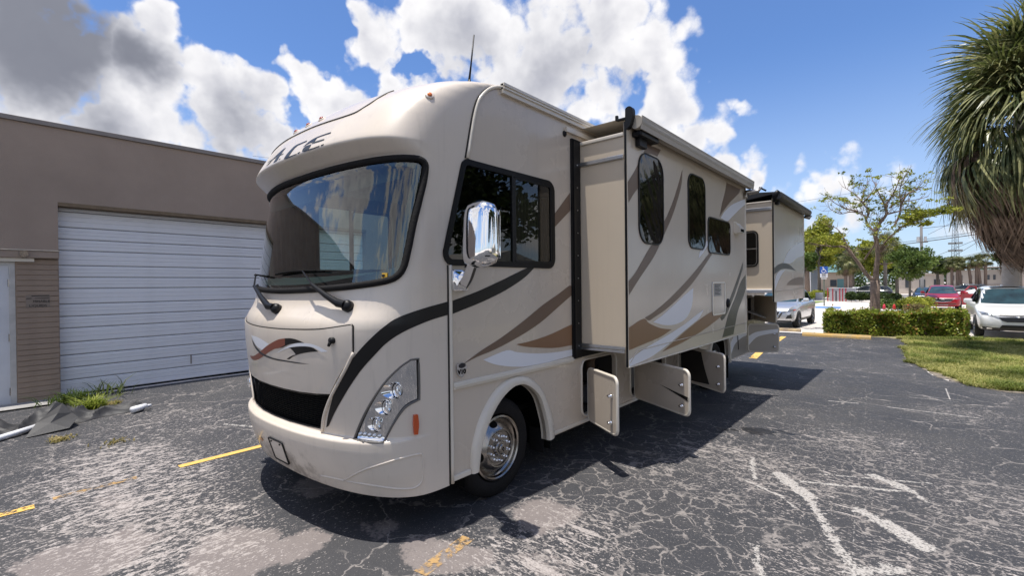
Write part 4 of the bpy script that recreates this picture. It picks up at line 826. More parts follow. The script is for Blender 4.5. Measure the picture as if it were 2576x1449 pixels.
# A.C.E. lettering on the brow
for k in ('ltr_E_top', 'ltr_E_bot', 'ltr_E_mid', 'ltr_E_dot', 'ltr_C', 'ltr_C_dot'):
    capsheet('brow_lettering', [tuple(p) for p in smooth_poly(DT[k], 3, 40)], DGRY if 'mid' in k else DSLT, off=.002+.0006*('mid' in k), gs=50)
A1 = [(-.175, 2.735), (-.150, 2.752), (-.118, 2.785), (-.085, 2.818), (-.050, 2.842), (-.022, 2.850), (-.026, 2.822), (-.030, 2.790), (-.030, 2.752), (-.032, 2.733), (-.072, 2.728), (-.068, 2.752), (-.060, 2.795), (-.085, 2.790), (-.115, 2.765), (-.140, 2.742)]
capsheet('brow_lettering', [tuple(p) for p in smooth_poly(A1, 3, 40)], DSLT, off=.002, gs=50); capsheet('brow_lettering', [(-.19, 2.772), (-.08, 2.776), (.0, 2.778), (.004, 2.786), (-.08, 2.784), (-.185, 2.778)], DGRY, off=.0028, gs=50)
capsheet('brow_lettering', [(-.020, 2.731), (-.012, 2.742), (.0, 2.744), (-.006, 2.734)], DSLT, off=.002, gs=50)
# antenna
b = B(); b.tube([(-2.82, 2.72, 3.33), (-2.82, 2.72, 3.43)], [.016, .012], 8); b.tube([(-2.82, 2.72, 3.43), (-2.815, 2.735, 3.55), (-2.80, 2.76, 3.81)], [.010, .007, .006], 8); b.build('antenna', BLK, rv, True)
# wipers
def wiper(piv, elb, mid, tip, b0, b1):
    p = cap(*piv); n_ = cap_n(*piv); b = B(); b.tube([p, p+n_*.03, p+n_*.055], [.040, .040, .028], 18); w = b.build('wiper', BLK, rv, True)
    q = lambda s, z, o: Vector(cap(s, z)+cap_n(s, z)*o)
    b = B(); b.tube([q(*piv, .045), q(*elb, .05)], [.026, .028], 12); b.tube([q(*elb, .05), q((elb[0]*.6+mid[0]*.4), elb[1]*.6+mid[1]*.4, .062), q(*mid, .062)], [.026, .020, .013], 8); b.tube([q(*mid, .062), q(*tip, .034)], [.008, .006], 6); autosmooth(b.build('wiper_arm', BLK, w), 50)
    b = B(); b.tube([q(b0[0]+(b1[0]-b0[0])*t, b0[1]+(b1[1]-b0[1])*t+.01*math.sin(math.pi*t), .022) for t in np.linspace(0, 1, 14)], .008, 6)
    b.tube([q(b0[0]+(b1[0]-b0[0])*t, b0[1]+(b1[1]-b0[1])*t+.01*math.sin(math.pi*t), .034) for t in np.linspace(.12, .88, 10)], .006, 6); b.build('wiper_blade', BLKM, w, True)
wiper((.553, 1.585), (.516, 1.597), (.3456, 1.732), (.2285, 1.838), (-.06, 1.822), (.3905, 1.830))
wiper((.040, 1.545), (-.0155, 1.547), (-.300, 1.728), (-.42, 1.838), (-.60, 1.835), (-.17, 1.806))

# --- side walls
def sfn(off): return lambda u, v, d: (SX+off+d, u, v)
SWIN = roundpoly([(2.372, 2.662), (2.148, 1.866), (3.513, 1.866), (3.513, 2.662)], [.075, .085, .095, .095])
def offs(P, d): P = np.array(P); n = len(P); out = []; A = sum(P[i][0]*P[(i+1) % n][1]-P[(i+1) % n][0]*P[i][1] for i in range(n)); s_ = 1 if A > 0 else -1; return [tuple(P[i]+np.array([-(t := (P[(i+1) % n]-P[i-1])/(np.linalg.norm(P[(i+1) % n]-P[i-1])+1e-9))[1], t[0]])*s_*d) for i in range(n)]
ac, az = 2.925, .40
def arch(cy, r0, top, n=18, z0=.325):
    return [(cy-r0, z0)]+[(cy-r0*math.cos(math.pi*k/n), z0+.12+(top-z0-.12)*math.sin(math.pi*k/n)**.9) for k in range(n+1)]+[(cy+r0, z0)]
AF = [tuple(p) for p in smooth_line([(2.483, .318), (2.497, .40), (2.520, .498), (2.609, .671), (2.738, .806), (2.875, .878), (2.975, .888), (3.050, .873), (3.160, .812), (3.259, .706), (3.336, .508), (3.362, .40), (3.368, .322)], 3)]
AO = [tuple(p) for p in smooth_line([(2.418, .312), (2.422, .42), (2.440, .532), (2.523, .714), (2.666, .870), (2.815, .945), (2.960, .960), (3.060, .945), (3.160, .900), (3.294, .784), (3.408, .592), (3.452, .46), (3.470, .330)], 3)]
AR = arch(8.15, .50, .93)
OP1, OP2, OP3 = rrect(3.955, 4.63, .415, .955, .07), rrect(4.985, 5.95, .415, .955, .07), rrect(6.40, 7.2, .415, .955, .07)
OP4, OP5 = rrect(9.25, 9.75, .42, .93, .06), rrect(9.82, 10.25, .99, 1.42, .05)
fe = [(ye, z) for z, ye in CAPEND if .33 < z < 3.3]
wallo = [(2.225, .325)]+[(y+.004, z) for y, z in fe]+[(2.78, 3.30), (YR, 3.30), (YR, .36)]
wallo += [(8.72, .345)]+AR[::-1]+[(7.58, .342)]+[(3.44, .33)]+[p for p in AF[::-1]]
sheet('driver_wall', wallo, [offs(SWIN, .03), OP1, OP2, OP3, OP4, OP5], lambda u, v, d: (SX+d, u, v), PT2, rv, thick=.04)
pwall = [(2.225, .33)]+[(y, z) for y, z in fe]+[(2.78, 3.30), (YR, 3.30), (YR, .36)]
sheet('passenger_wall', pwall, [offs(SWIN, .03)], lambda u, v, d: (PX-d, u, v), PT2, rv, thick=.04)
B().box(PX+.04, SX-.04, YR-.04, YR, .36, 3.30).build('rear_wall', PT2, rv)
B().box(PX+.005, SX-.005, 2.80, YR, 3.302, 3.334).build('roof', mat('roof_membrane', (.62, .60, .57), .7, var=.12), rv)
B().box(PX+.06, SX-.28, 1.9, YR-.06, .55, .60).build('chassis_floor', BLKM, rv)
for x0 in (PX+.3, SX-.5): pass
B().box(XC-.5, XC+.5, 3.6, 10.8, .42, .549).build('chassis_tanks', BLKM, rv)
# roof gutter rail
b = B()
for dx, z0, z1 in ((.030, 3.262, 3.338), (.042, 3.296, 3.308), (.040, 3.322, 3.344)): b.box(SX, SX+dx, 2.80, YR, z0, z1)
b.build('gutter_rail', TRIM, rv)
B().box(SX, SX+.026, 3.70, 4.62, 3.172, 3.215).build('awning_rail', TRIM, rv)
b = B(); b.lathe([(0, .010), (.026, .010), (.030, .002)], (SX, 3.692, 3.150), 'X', 18); b.build('grommet', BLK, rv, True)
# seam bead between cap and wall
for sb in (smooth_line([(2.222, .30), (2.222, 1.0), (2.222, 1.868)], 5), smooth_line([(2.405, 2.668), (2.474, 2.974), (2.515, 3.10), (2.555, 3.168), (2.631, 3.244), (2.715, 3.292), (2.80, 3.318)], 5)):
    b = B(); b.tube([(SX+.004, y+.016, z) for y, z in sb], .015, 8); b.build('cap_joint', TRIM, rv, True)
    b = B(); b.tube([(SX+.003, y-.004, z) for y, z in sb], .006, 6); b.build('cap_joint_gap', SEAMM, rv, True)
# belt moulding
b = B(); b.rbox(SX-.01, SX+.022, 2.250, 3.79, .965, 1.020, .012); b.rbox(SX, SX+.030, 2.250, 3.79, .985, 1.002, .004); b.build('belt_moulding', TRIM, rv)
b = B(); b.rbox(SX-.01, SX+.016, 3.47, 7.55, .342, .372, .006); b.build('skirt_trim', TRIM, rv); b = B(); b.rbox(SX-.01, SX+.018, 2.245, 2.415, .312, .352, .006); b.build('skirt_trim', TRIM, rv)
# wheel arch flare
def flare(ao, ai, parent=rv):
    n = min(len(ao), len(ai)); V = []
    for i in range(n):
        o, q = np.array(ao[i]), np.array(ai[i])
        for f, d in ((0, .0), (.08, .022), (.3, .034), (.7, .040), (.95, .034), (1, .018), (1, -.06)): p = o+(q-o)*f; V.append((SX+d, p[0], p[1]))
    k = 7; F = [[i*k+j, (i+1)*k+j, (i+1)*k+j+1, i*k+j+1] for i in range(n-1) for j in range(k-1)]
    return autosmooth(fixn(mk('wheel_arch', V, F, TRIM, parent)), 50)
flare(AO, AF); ar2 = [tuple((np.array(p)-[8.15, .33])*[1.13, 1.10]+[8.15, .33]) for p in AR]; flare(ar2, AR)
# dark wheel wells
def well(y0, y1, z1):
    b = B(); x0, x1 = SX-.75, SX-.042
    b.add([(x0, y0, .2), (x1, y0, .2), (x1, y0, z1), (x0, y0, z1), (x0, y1, .2), (x1, y1, .2), (x1, y1, z1), (x0, y1, z1)], [[0, 1, 2, 3], [4, 5, 6, 7], [3, 2, 6, 7], [0, 3, 7, 4]]); b.build('wheel_well', BLKM, rv)
well(2.40, 3.48, 1.0); well(7.55, 8.75, 1.0)
# wheels
def wheel(cx, cy, cz, side=1, label=None):
    T_ = B(); X = lambda h: h*side
    T_.lathe([(.262, X(-.03)), (.275, X(-.004)), (.300, X(.006)), (.335, X(.008)), (.368, X(0.)), (.388, X(-.018)), (.398, X(-.035)), (.400, X(-.05)), (.392, X(-.055)), (.400, X(-.062)), (.401, X(-.095)), (.393, X(-.100)), (.401, X(-.105)), (.401, X(-.14)), (.393, X(-.145)), (.400, X(-.15)), (.396, X(-.19)), (.37, X(-.21)), (.28, X(-.215)), (.255, X(-.2)), (.255, X(-.03))], (cx, cy, cz), 'X', 72)
    w = fixn(T_.build('wheel', RUB, rv)); autosmooth(w, 40)
    Rm = B(); Rm.lathe([(.262, X(-.012)), (.259, X(.004)), (.246, X(.008)), (.236, X(.0)), (.230, X(-.022)), (.216, X(-.036)), (.196, X(-.018)), (.170, X(.010)), (.150, X(.022)), (.142, X(.020)), (.138, X(.004)), (.126, X(.002)), (.124, X(.006)), (.064, X(.008)), (.060, X(.026)), (.052, X(.036)), (.042, X(.038)), (.040, X(.052)), (.034, X(.058)), (.0, X(.060))], (cx, cy, cz), 'X', 72)
    rim = autosmooth(fixn(Rm.build('rim', STEEL, w)), 28)
    for k in range(4):
        a = R(100+90*k); p = (cx+X(-.012), cy+.196*math.cos(a), cz+.196*math.sin(a)); b = B(); n = 18; V = []
        for j in range(n):
            t = 2*math.pi*j/n; rr = (.040*math.cos(t), .021*math.sin(t)); da = rr[0]/.196; dr = rr[1]; q = .196+dr; h = np.interp(q, [.170, .196, .216], [.010, -.018, -.036])+.003
            V.append((cx+X(h), cy+q*math.cos(a+da), cz+q*math.sin(a+da)))
        b.add(V, [list(range(n))]); b.build('hand_hole', BLKM, rim)
    for k in range(10):
        a = R(18+36*k); c = (cx+X(.006), cy+.098*math.cos(a), cz+.098*math.sin(a)); b = B(); b.lathe([(.014, X(0)), (.014, X(.012)), (.0105, X(.014)), (.0105, X(.032)), (.007, X(.040)), (0, X(.042))], c, 'X', 12); fixn(b.build('lug_nut', CHR, rim, True))
    b = B(); b.prism([(0, .018), (.013, 0), (0, -.018), (-.013, 0)], lambda u, v, d: (cx+X(.060)+X(d), cy+u, cz+v), .003); b.build('hub_emblem', BLKM, rim)
    b = B()
    for u in (-.0045, .0025): b.box(*sorted((cx+X(.063), cx+X(.0645))), cy+u, cy+u+.002, cz-.007, cz+.007)
    b.box(*sorted((cx+X(.063), cx+X(.0645))), cy-.0045, cy+.0045, cz+.0045, cz+.0065); b.box(*sorted((cx+X(.063), cx+X(.0645))), cy-.0045, cy+.0045, cz-.0065, cz-.0045); b.build('hub_emblem', ALU, rim)
    return w
wheel(-2.600, 2.785, .398); wheel(PX+.055, 2.785, .398, -1); wheel(-2.62, 8.15, .33); wheel(PX+.075, 8.15, .33, -1)
b = B(); b.box(SX-.22, SX-.06, 3.395, 3.40, .18, .40); b.build('mud_flap', RUB, rv); b = B(); b.box(SX-.25, SX-.05, 8.80, 8.805, .02, .40); b.build('mud_flap', RUB, rv)
# side stripes
def stripe(k, mt, off=.003, P=None, parent=rv, x=SX, name='stripe'):
    b = B(); b.prism([tuple(p) for p in smooth_poly(P or DT[k], 4, 42)], lambda u, v, d: (x+off+d, u, v), -.002); return fixn(b.build(name, mt, parent))
stripe(0, DBLK, P=[(2.242, 1.607), (2.504, 1.672), (2.771, 1.754), (3.118, 1.866), (3.208, 1.866), (3.069, 1.779), (2.841, 1.681), (2.567, 1.594), (2.242, 1.512)])
for k, mt in (('st_brown1', DBRN), ('st_brown2', DBRN), ('st_tan', DTAN), ('st_white', DWHT)): stripe(k, mt)
# V10 engine badge
bd = stripe('badge', CHR, .012, name='engine_badge'); b = B(); b.lathe([(0, .0145), (.034, .0145), (.036, .012)], (SX, 2.338, 1.134), 'X', 20); V = np.array(b.V); V[:, 2] = 1.134+(V[:, 2]-1.134)*.52; mk('badge_oval', V, b.F, mat('badge_dark', (.012, .013, .02), .3), bd)
text('badge_lettering', 'V10', .050, (SX+.0145, 2.334, 1.088), (R(90), 0, R(90)), BLKM, rv, bold=True)
# --- cab side windows with frame, sliding pane and curtain
def sidewin(x, sg_):
    fr = sheet('side_window', SWIN, [offs(SWIN, .045)], lambda u, v, d: (x+sg_*(.012+d), u, v), mat('window_frame_black', (.005, .005, .006), .4, spec=.2), rv, thick=.03)
    sheet('window_glass', offs(SWIN, .04), (), lambda u, v, d: (x+sg_*.001, u, v), SIDEG if sg_ > 0 else glass('cab_glass', (.62, .80, .80), .9), fr)
    b = B(); b.box(*sorted((x+sg_*.002, x+sg_*.014)), 2.915, 2.945, 1.90, 2.63); b.build('window_mullion', BLK, fr)
    sl = offs(rrect(2.945, 3.47, 1.905, 2.625, .045), 0); sheet('slider_frame', sl, [offs(sl, .022)], lambda u, v, d: (x+sg_*(.010+d), u, v), BLK, fr, thick=.008)
    return fr
sidewin(SX, 1); sidewin(PX, -1)
def curtain(x, y0, y1, z0, z1, amp=.022, n=60, fold=.045):
    V = []
    for i in range(n+1):
        y = y0+(y1-y0)*i/n
        for z, a in ((z1, .5), ((z0+z1)/2, 1), (z0, 1.15)): V.append((x+amp*a*math.sin(2*math.pi*(y-y0)/fold+.6*math.sin(z*3+y*9)), y+.01*math.sin(z*2), z))
    F = [[i*3+j, (i+1)*3+j, (i+1)*3+j+1, i*3+j+1] for i in range(n) for j in (0, 1)]; return autosmooth(mk('curtain', V, F, CURT, rv), 80)
curtain(SX-.11, 3.08, 3.46, 1.80, 2.60); curtain(PX+.10, 1.98, 2.5, 1.75, 2.6, .03)
# --- cab interior
B().box(PX+.04, SX-.04, 2.3, 4.6, .95, 1.0).build('cab_floor', CABIN, rv)
V = []; F = []; ss = np.linspace(-.78, .78, 31)
for s in ss:
    p = cap(s, 1.78); yf = p[1]+.030
    V += [(p[0]*.985+XC*.015, yf-.01, 1.735+.085*(s/.78)**2), (p[0]*.985+XC*.015, yf+.16, 1.800+.045*(s/.78)**2), (p[0]*.98+XC*.02, max(yf+.36, 2.34), 1.80), (p[0]*.98+XC*.02, max(yf+.08, 2.40), 1.72), (p[0]*.98+XC*.02, max(yf+.08, 2.38), 1.2)]
F = [[i*5+j, (i+1)*5+j, (i+1)*5+j+1, i*5+j+1] for i in range(30) for j in range(4)]
ds_ = autosmooth(mk('dashboard', V, F, DASH, rv), 40)
b = B()
for x in (-4.55, -4.35, -4.1, -3.85): b.tube([(x-.10, 1.82, 1.812), (x+.03, 1.95, 1.816), (x+.14, 2.02, 1.82)], [.006, .02, .006], 6)
b.build('defrost_vent', BLKM, ds_)
b = B(); b.rbox(-4.45, -3.35, 2.1, 2.45, 1.80, 1.86, .03); b.build('instrument_hood', BLK, ds_)
for x in (-3.25, -4.42):
    b = B(); b.rbox(x-.27, x+.27, 2.95, 3.5, 1.40, 1.56, .06); b.rbox(x-.26, x+.26, 3.42, 3.60, 1.5, 2.28, .07); b.rbox(x-.14, x+.14, 3.45, 3.58, 2.29, 2.50, .05); b.rbox(x-.30, x-.24, 3.0, 3.4, 1.70, 1.77, .02); b.rbox(x+.24, x+.30, 3.0, 3.4, 1.70, 1.77, .02); autosmooth(b.build('cab_seat', SEAT, rv), 40)
b = B(); b.tube([(-3.25+.20*math.cos(t), 2.55+.08*math.sin(t), 1.84+.18*math.sin(t)) for t in np.linspace(0, 2*math.pi, 25)[:-1]], .015, 8, closed=True); b.tube([(-3.25, 2.55, 1.84), (-3.25, 2.40, 1.70)], .03, 8); b.box(-3.44, -3.06, 2.54, 2.56, 1.825, 1.855); b.build('steering_wheel', BLK, rv, True)
B().box(PX+.042, SX-.042, 2.35, 5.2, 2.92, 2.96).build('cab_ceiling', HEADL, rv); B().box(PX+.042, SX-.042, 5.2, 5.24, .9, 3.0).build('cab_partition', CABIN, rv)
B().box(PX+.042, PX+.16, 3.55, 5.2, 1.0, 2.92).build('cab_side_panel', mat('cabin_panel', (.26, .23, .19), .7), rv)
b = B(); b.rbox(-4.75, -3.0, 2.6, 3.9, 2.70, 2.918, .04); b.build('overhead_cabinet', mat('cabinet_wood', (.13, .105, .085), .5, var=.3, vscale=5), rv)
for x0, x1 in ((-3.75, -2.72), (-4.85, -3.85)): b = B(); b.rbox(x0, x1, 1.93, 1.95, 2.46, 2.60, .006); b.build('sun_visor', mat('visor_shade', (.12, .11, .10), .7), rv)
# --- mirrors
def mirror(sg_):
    X = lambda x: XC+sg_*(x-XC)
    mb = B(); mb.rbox(*sorted((X(SX), X(SX+.035))), 2.243, 2.392, 1.680, 1.835, .014); m_ = autosmooth(mb.build('side_mirror', CHR, rv), 40)
    b = B(); pts = [(X(-2.505), 2.33, 1.735), (X(-2.42), 2.30, 1.80), (X(-2.34), 2.26, 1.87), (X(-2.285), 2.24, 1.915)]
    b.tube(pts, [.056, .046, .042, .042], 5); V = np.array(b.V); autosmooth(mk('mirror_arm', V, b.F, CHR, m_), 30)
    # rounded shell: stacked rounded-rectangle sections
    secs = []; zc = 2.06
    for t in np.linspace(-1, 1, 15):
        k = (1-abs(t)**6)**.34; w = (.118+.010*(1-t)*.5)*max(k, .25); dd = .085*max(k, .3)*(1-.12*t)
        secs.append((zc+.222*t, w, dd))
    V = []; n = 28; F = []
    for z, w, dd in secs:
        for j in range(n):
            a = 2*math.pi*j/n; c, s_ = math.cos(a), math.sin(a); e = .55
            V.append((X(-2.205)+sg_*w*math.copysign(abs(c)**e, c)+(z-zc)*.03, 2.215+dd*math.copysign(abs(s_)**(.75), s_), z))
    for i in range(len(secs)-1):
        for j in range(n): F.append([i*n+j, i*n+(j+1) % n, (i+1)*n+(j+1) % n, (i+1)*n+j])
    F += [list(range(n)), [(len(secs)-1)*n+j for j in range(n)]]
    autosmooth(fixn(mk('mirror_shell', V, F, CHR, m_)), 60)
    b = B(); b.rbox(*sorted((X(-2.30), X(-2.11))), 2.300, 2.308, 1.90, 2.22, .003); b.build('mirror_glass', mat('mirror_silver', (.9, .9, .9), .01, 1.0), m_)
    b = B(); b.rbox(*sorted((X(-2.315), X(-2.09))), 2.15, 2.30, 1.905, 1.913, .003); b.build('mirror_trim', BLK, m_)
mirror(1); mirror(-1)

# ------------------------------------------------------------------ slide-outs, doors, awnings
LX = -2.025
so = B(); so.box(SX-.3, LX-.03, 3.945, 7.74, 1.085, 3.09); so = so.build('slide_out', PTD, rv)
fo = rrect(3.94, 7.765, .948, 3.215, .02, 2)
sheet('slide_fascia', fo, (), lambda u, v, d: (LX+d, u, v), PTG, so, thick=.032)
B().box(LX-.026, LX-.004, 3.934, 3.9385, .95, 3.21).build('fascia_edge', BLK, so)
# flange seal on the wall round the slide
b = B(); b.box(SX+.001, SX+.024, 3.785, 3.925, 1.0, 3.125); b.box(SX+.001, SX+.02, 3.925, 7.80, 1.003, 1.082); b.box(SX+.001, SX+.02, 3.925, 7.80, 3.093, 3.125); b.box(SX+.024, SX+.034, 3.80, 3.83, 1.0, 3.12); b.build('slide_seal', BLK, rv)
for z in np.arange(1.12, 3.1, .22): b = B(); b.tube([(SX+.024, 3.868, z), (SX+.030, 3.868, z)], .006, 6); b.build('seal_screw', ALU, rv)
b = B(); b.rbox(SX-.05, LX-.034, 3.922, 3.946, 2.876, 2.914, .004); b.box(SX-.05, LX-.034, 3.918, 3.9235, 2.884, 2.890); b.box(SX-.05, LX-.034, 3.918, 3.9235, 2.900, 2.906); b.build('rain_strip', ALU, so)
b = B(); b.rbox(SX-.05, LX-.034, 3.928, 3.946, 3.082, 3.118, .008); b.build('top_trim', TRIM, so)
b = B(); b.rbox(SX-.05, LX-.034, 3.918, 3.946, 1.078, 1.102, .004); b.rbox(SX-.05, LX-.034, 3.926, 3.946, 1.108, 1.138, .004); b.build('bottom_trim', ALU, so)
# crease line and lower strip
b = B(); b.tube([(LX+.002, 3.96, .99), (LX+.003, 4.108, 1.088), (LX+.003, 7.74, 1.106)], .0055, 6); b.build('fascia_crease', PTG, so, True)
b = B(); b.rbox(LX-.032, LX+.006, 3.94, 7.765, .944, .958, .004); b.build('fascia_drip_edge', TRIM, so)
b = B(); b.rbox(LX-.03, LX+.010, 7.742, 7.772, .948, 3.2, .006); b.build('fascia_corner_trim', TRIM, so)
# windows
for k in ('sl_w1', 'sl_w2', 'sl_w3'):
    y0, y1 = min(p[0] for p in DT[k]), max(p[0] for p in DT[k]); z0, z1 = min(p[1] for p in DT[k]), max(p[1] for p in DT[k]); r_ = .17 if k == 'sl_w1' else (.14 if k == 'sl_w2' else .09)
    P = rrect(y0, y1, z0, z1, r_, 7); fr = sheet('slide_window_frame', P, [offs(P, .014)], lambda u, v, d: (LX+.012+d, u, v), BLK, so, thick=.014)
    V = []; g = offs(P, .010); rg = np.random.default_rng(len(k)+int(y0*10))
    yy = np.linspace(y0, y1, 16)[1:-1]; zz = np.linspace(z0, z1, 22)[1:-1]; gr_ = [(a, c) for a in yy for c in zz]; ph = rg.uniform(0, 6, 4)
    sheet('slide_window', g, (), lambda u, v, d: (LX+.008+.0005*math.sin(u*21+ph[0])*math.sin(v*17+ph[1])+.0003*math.sin(u*43+v*31+ph[2]), u, v), mat('black_privacy_glass', (.004, .0035, .003), .02, spec=.34), so, grid=gr_, smooth=True)
# swoosh decals
for i, (k, mt) in enumerate((('sl_br_a', DBRN), ('sl_br_b', DBRN), ('sl_br_c', DBRN), ('sl_br_e', DBRN), ('sl_br_f', DBRN), ('sl_wh_a', DWHT), ('sl_wh_b', DWHT), ('sl_br_h', DBRN), ('sl_br_i', DTAN), ('sl_wh_c', DWHT), ('sl_wh_d', DWHT), ('sl_gr_a', DGRY))):
    P = [(min(max(y, 3.943), 7.74), z) for y, z in DT[k]]; stripe(k, mt, .0022+.0004*(i % 4), P, so, LX)
stripe('j', DTAN, .0036, [(6.235, 1.361), (6.62, 1.43), (6.72, 1.36), (6.62, 1.286), (6.231, 1.201), (5.733, 1.119), (5.212, 1.054), (4.671, 1.012), (4.941, 1.081), (5.296, 1.171), (5.784, 1.282)], so, LX)
stripe('k', DGRY, .0030, [(6.50, 1.285), (6.75, 1.345), (7.10, 1.60), (7.42, 1.86), (7.60, 2.02), (7.60, 1.93), (7.35, 1.70), (7.05, 1.45), (6.78, 1.27), (6.60, 1.21)], so, LX)
# access panel, label, inlet, range vent
P = rrect(6.215, 6.715, 1.305, 1.725, .03, 4); ap = sheet('access_panel', P, (), lambda u, v, d: (LX+.008+d, u, v), PTG, so, thick=.006)
sheet('panel_frame', offs(P, -.008), [offs(P, .010)], lambda u, v, d: (LX+.014+d, u, v), ALU, so, thick=.012)
lb = sheet('warning_label', rrect(6.27, 6.56, 1.545, 1.707, .01, 2), (), lambda u, v, d: (LX+.0095+d, u, v), mat('label_grey', (.35, .34, .32), .4, col2=(.28, .27, .26), vscale=30), so)
for z in np.arange(1.57, 1.70, .018): B().box(LX+.0102, LX+.0108, 6.30, 6.30+.20+.05*math.sin(z*90), z, z+.006).build('label_line', STEN, so)
b = B(); b.lathe([(0, .030), (.030, .030), (.045, .022), (.062, .012), (.066, .0)], (LX, 6.862, 1.437), 'X', 22); b.build('water_inlet', BLK, so, True)
v_ = B(); v_.prism(offs(rrect(7.16, 7.30, 2.425, 2.60, .02, 3), 0), lambda u, v, d: (LX+d, u, v), .012); v_.prism([(LX, 2.585), (LX+.02, 2.585), (LX+.085, 2.50), (LX+.085, 2.440), (LX, 2.430)], lambda u, v, d: (u, 7.17+d, v), .22); v_ = fixn(v_.build('range_vent', TRIM, so))
B().box(LX+.0855, LX+.088, 7.20, 7.36, 2.450, 2.488).build('vent_opening', BLKM, so)
b = B(); b.box(LX+.0861, LX+.0885, 7.185, 7.375, 2.444, 2.448); b.build('vent_lip', TRIM, so)
# awning topper over the slide
aw = B(); aw.lathe([(.0, 3.98), (.060, 3.98), (.062, 4.0), (.062, 7.74), (.060, 7.76), (0, 7.76)], (LX+.070, 0, 3.198), 'Y', 28); aw = autosmooth(fixn(aw.build('slide_awning', mat('awning_cover', (.40, .36, .30), .55, var=.12, vscale=2), rv)), 50)
V = [(SX+.02, 3.98, 3.262), (LX+.07, 3.98, 3.260), (LX+.07, 7.76, 3.260), (SX+.02, 7.76, 3.262), (SX+.3, 5.9, 3.235)]; fixn_up(mk('awning_fabric', V, [[0, 1, 4], [1, 2, 4], [2, 3, 4], [3, 0, 4]], mat('topper_fabric', (.45, .43, .40), .8), aw))
V = [(LX+.128, 3.985, 3.235), (LX+.132, 7.76, 3.235), (LX+.120, 7.76, 3.128), (LX+.116, 3.985, 3.128)]; b = B(); b.prism([(LX+.125, 3.245), (LX+.133, 3.245), (LX+.120, 3.125), (LX+.112, 3.125)], lambda u, v, d: (u, 3.985+d, v), 3.775); fixn(b.build('awning_valance', mat('awning_valance', (.42, .37, .305), .45, var=.1, vscale=2), aw))
hd_ = [(0, .115), (.042, .135), (.080, .105), (.090, .04), (.078, -.04), (.052, -.13), (.02, -.165), (-.005, -.15), (-.005, .06)]
b = B(); b.prism([tuple(p) for p in smooth_poly(hd_, 4, 70)], lambda u, v, d: (LX-.002+u*.80, 3.920+d, 3.245+v*.66), .05); autosmooth(fixn(b.build('awning_head', BLK, aw)), 40)
b = B(); b.rbox(LX-.10, LX-.005, 3.93, 3.96, 3.228, 3.25, .006); b.rbox(LX-.115, LX-.09, 3.93, 3.96, 3.235, 3.285, .006); b.build('awning_bracket', BLK, aw)
b = B(); b.rbox(LX+.002, LX+.10, 4.03, 4.42, 3.085, 3.135, .012); b.rbox(LX+.002, LX+.05, 4.10, 4.26, 3.01, 3.10, .008); b.build('awning_motor', BLK, aw)
b = B(); b.tube([(LX+.02, 7.72, 3.09), (LX+.06, 7.79, 3.10), (LX+.16, 7.83, 3.105), (LX+.22, 7.83, 3.16)], [.03, .045, .030, .008], 8); b.rbox(LX+.001, LX+.05, 7.66, 7.73, 3.0, 3.08, .008); b.build('awning_bracket', STEEL, aw, True)

# rear slide-out
QX = -1.80
rs = B(); rs.box(SX-.3, QX-.03, 8.555, 11.08, 1.545, 3.045); rs = rs.build('rear_slide_out', PTD, rv)
sheet('slide_fascia', rrect(8.55, 11.105, 1.395, 3.10, .02, 2), (), lambda u, v, d: (QX+d, u, v), PTG, rs, thick=.03)
B().box(QX-.026, QX-.004, 8.543, 8.5485, 1.40, 3.09).build('fascia_edge', BLK, rs)
B().rbox(QX-.03, QX+.008, 11.07, 11.11, 1.395, 3.09, .006).build('fascia_corner_trim', TRIM, rs)
P = rrect(-2.40, -2.032, 1.978, 2.585, .085, 6); fr = sheet('end_window', P, [offs(P, .03)], lambda u, v, d: (u, 8.535-d, v), mat('window_rim_black', (.008, .008, .008), .3, coat=.5), rs, thick=.03)
sheet('window_glass', offs(P, .02), (), lambda u, v, d: (u, 8.548, v), mat('black_privacy_glass', (.004, .004, .004), .03, spec=.6), fr)
B().box(-2.38, -2.05, 8.528, 8.545, 2.272, 2.290).build('window_bar', ALU, fr)
sheet('window_trim', offs(P, .024), [offs(P, .032)], lambda u, v, d: (u, 8.532-d, v), ALU, fr, thick=.006)
b = B(); b.rbox(SX-.05, QX-.034, 8.528, 8.556, 2.900, 2.955, .006); b.build('rain_strip', ALU, rs)
b = B(); b.rbox(SX-.05, QX-.034, 8.530, 8.556, 1.548, 1.575, .005); b.rbox(SX-.05, QX-.034, 8.525, 8.556, 1.578, 1.605, .005); b.build('bottom_trim', mat('white_trim', (.78, .78, .80), .35), rs)
b = B(); b.rbox(SX-.05, QX-.034, 8.54, 8.556, 3.035, 3.055, .005); b.build('top_trim', TRIM, rs)
b = B(); b.tube([(QX+.003, 8.62, 1.568), (QX+.003, 11.06, 1.600)], .0055, 6); b.build('fascia_crease', PTG, rs, True)
for i, (k, mt) in enumerate((('rs_br', DBRN), ('rs_wh_a', DWHT), ('rs_wh_b', DWHT), ('rs_bk', DBLK))): stripe(k, mt, .0022+.0005*i, [(min(max(y, 8.555), 11.06), z) for y, z in DT[k]], rs, QX)
ra = B(); ra.lathe([(0, 8.50), (.055, 8.50), (.068, 8.54), (.068, 11.10), (.055, 11.14), (0, 11.14)], (QX+.075, 0, 3.115), 'Y', 24); ra = autosmooth(fixn(ra.build('rear_slide_awning', mat('dark_awning_tube', (.035, .033, .030), .5, var=.3), rv)), 50)
b = B(); b.prism([(SX+.02, 3.245), (QX+.07, 3.185), (QX+.07, 3.170), (SX+.02, 3.06)], lambda u, v, d: (u, 8.54+d, v), 2.5); fixn(b.build('awning_fabric', mat('black_topper', (.012, .012, .014), .6), ra))
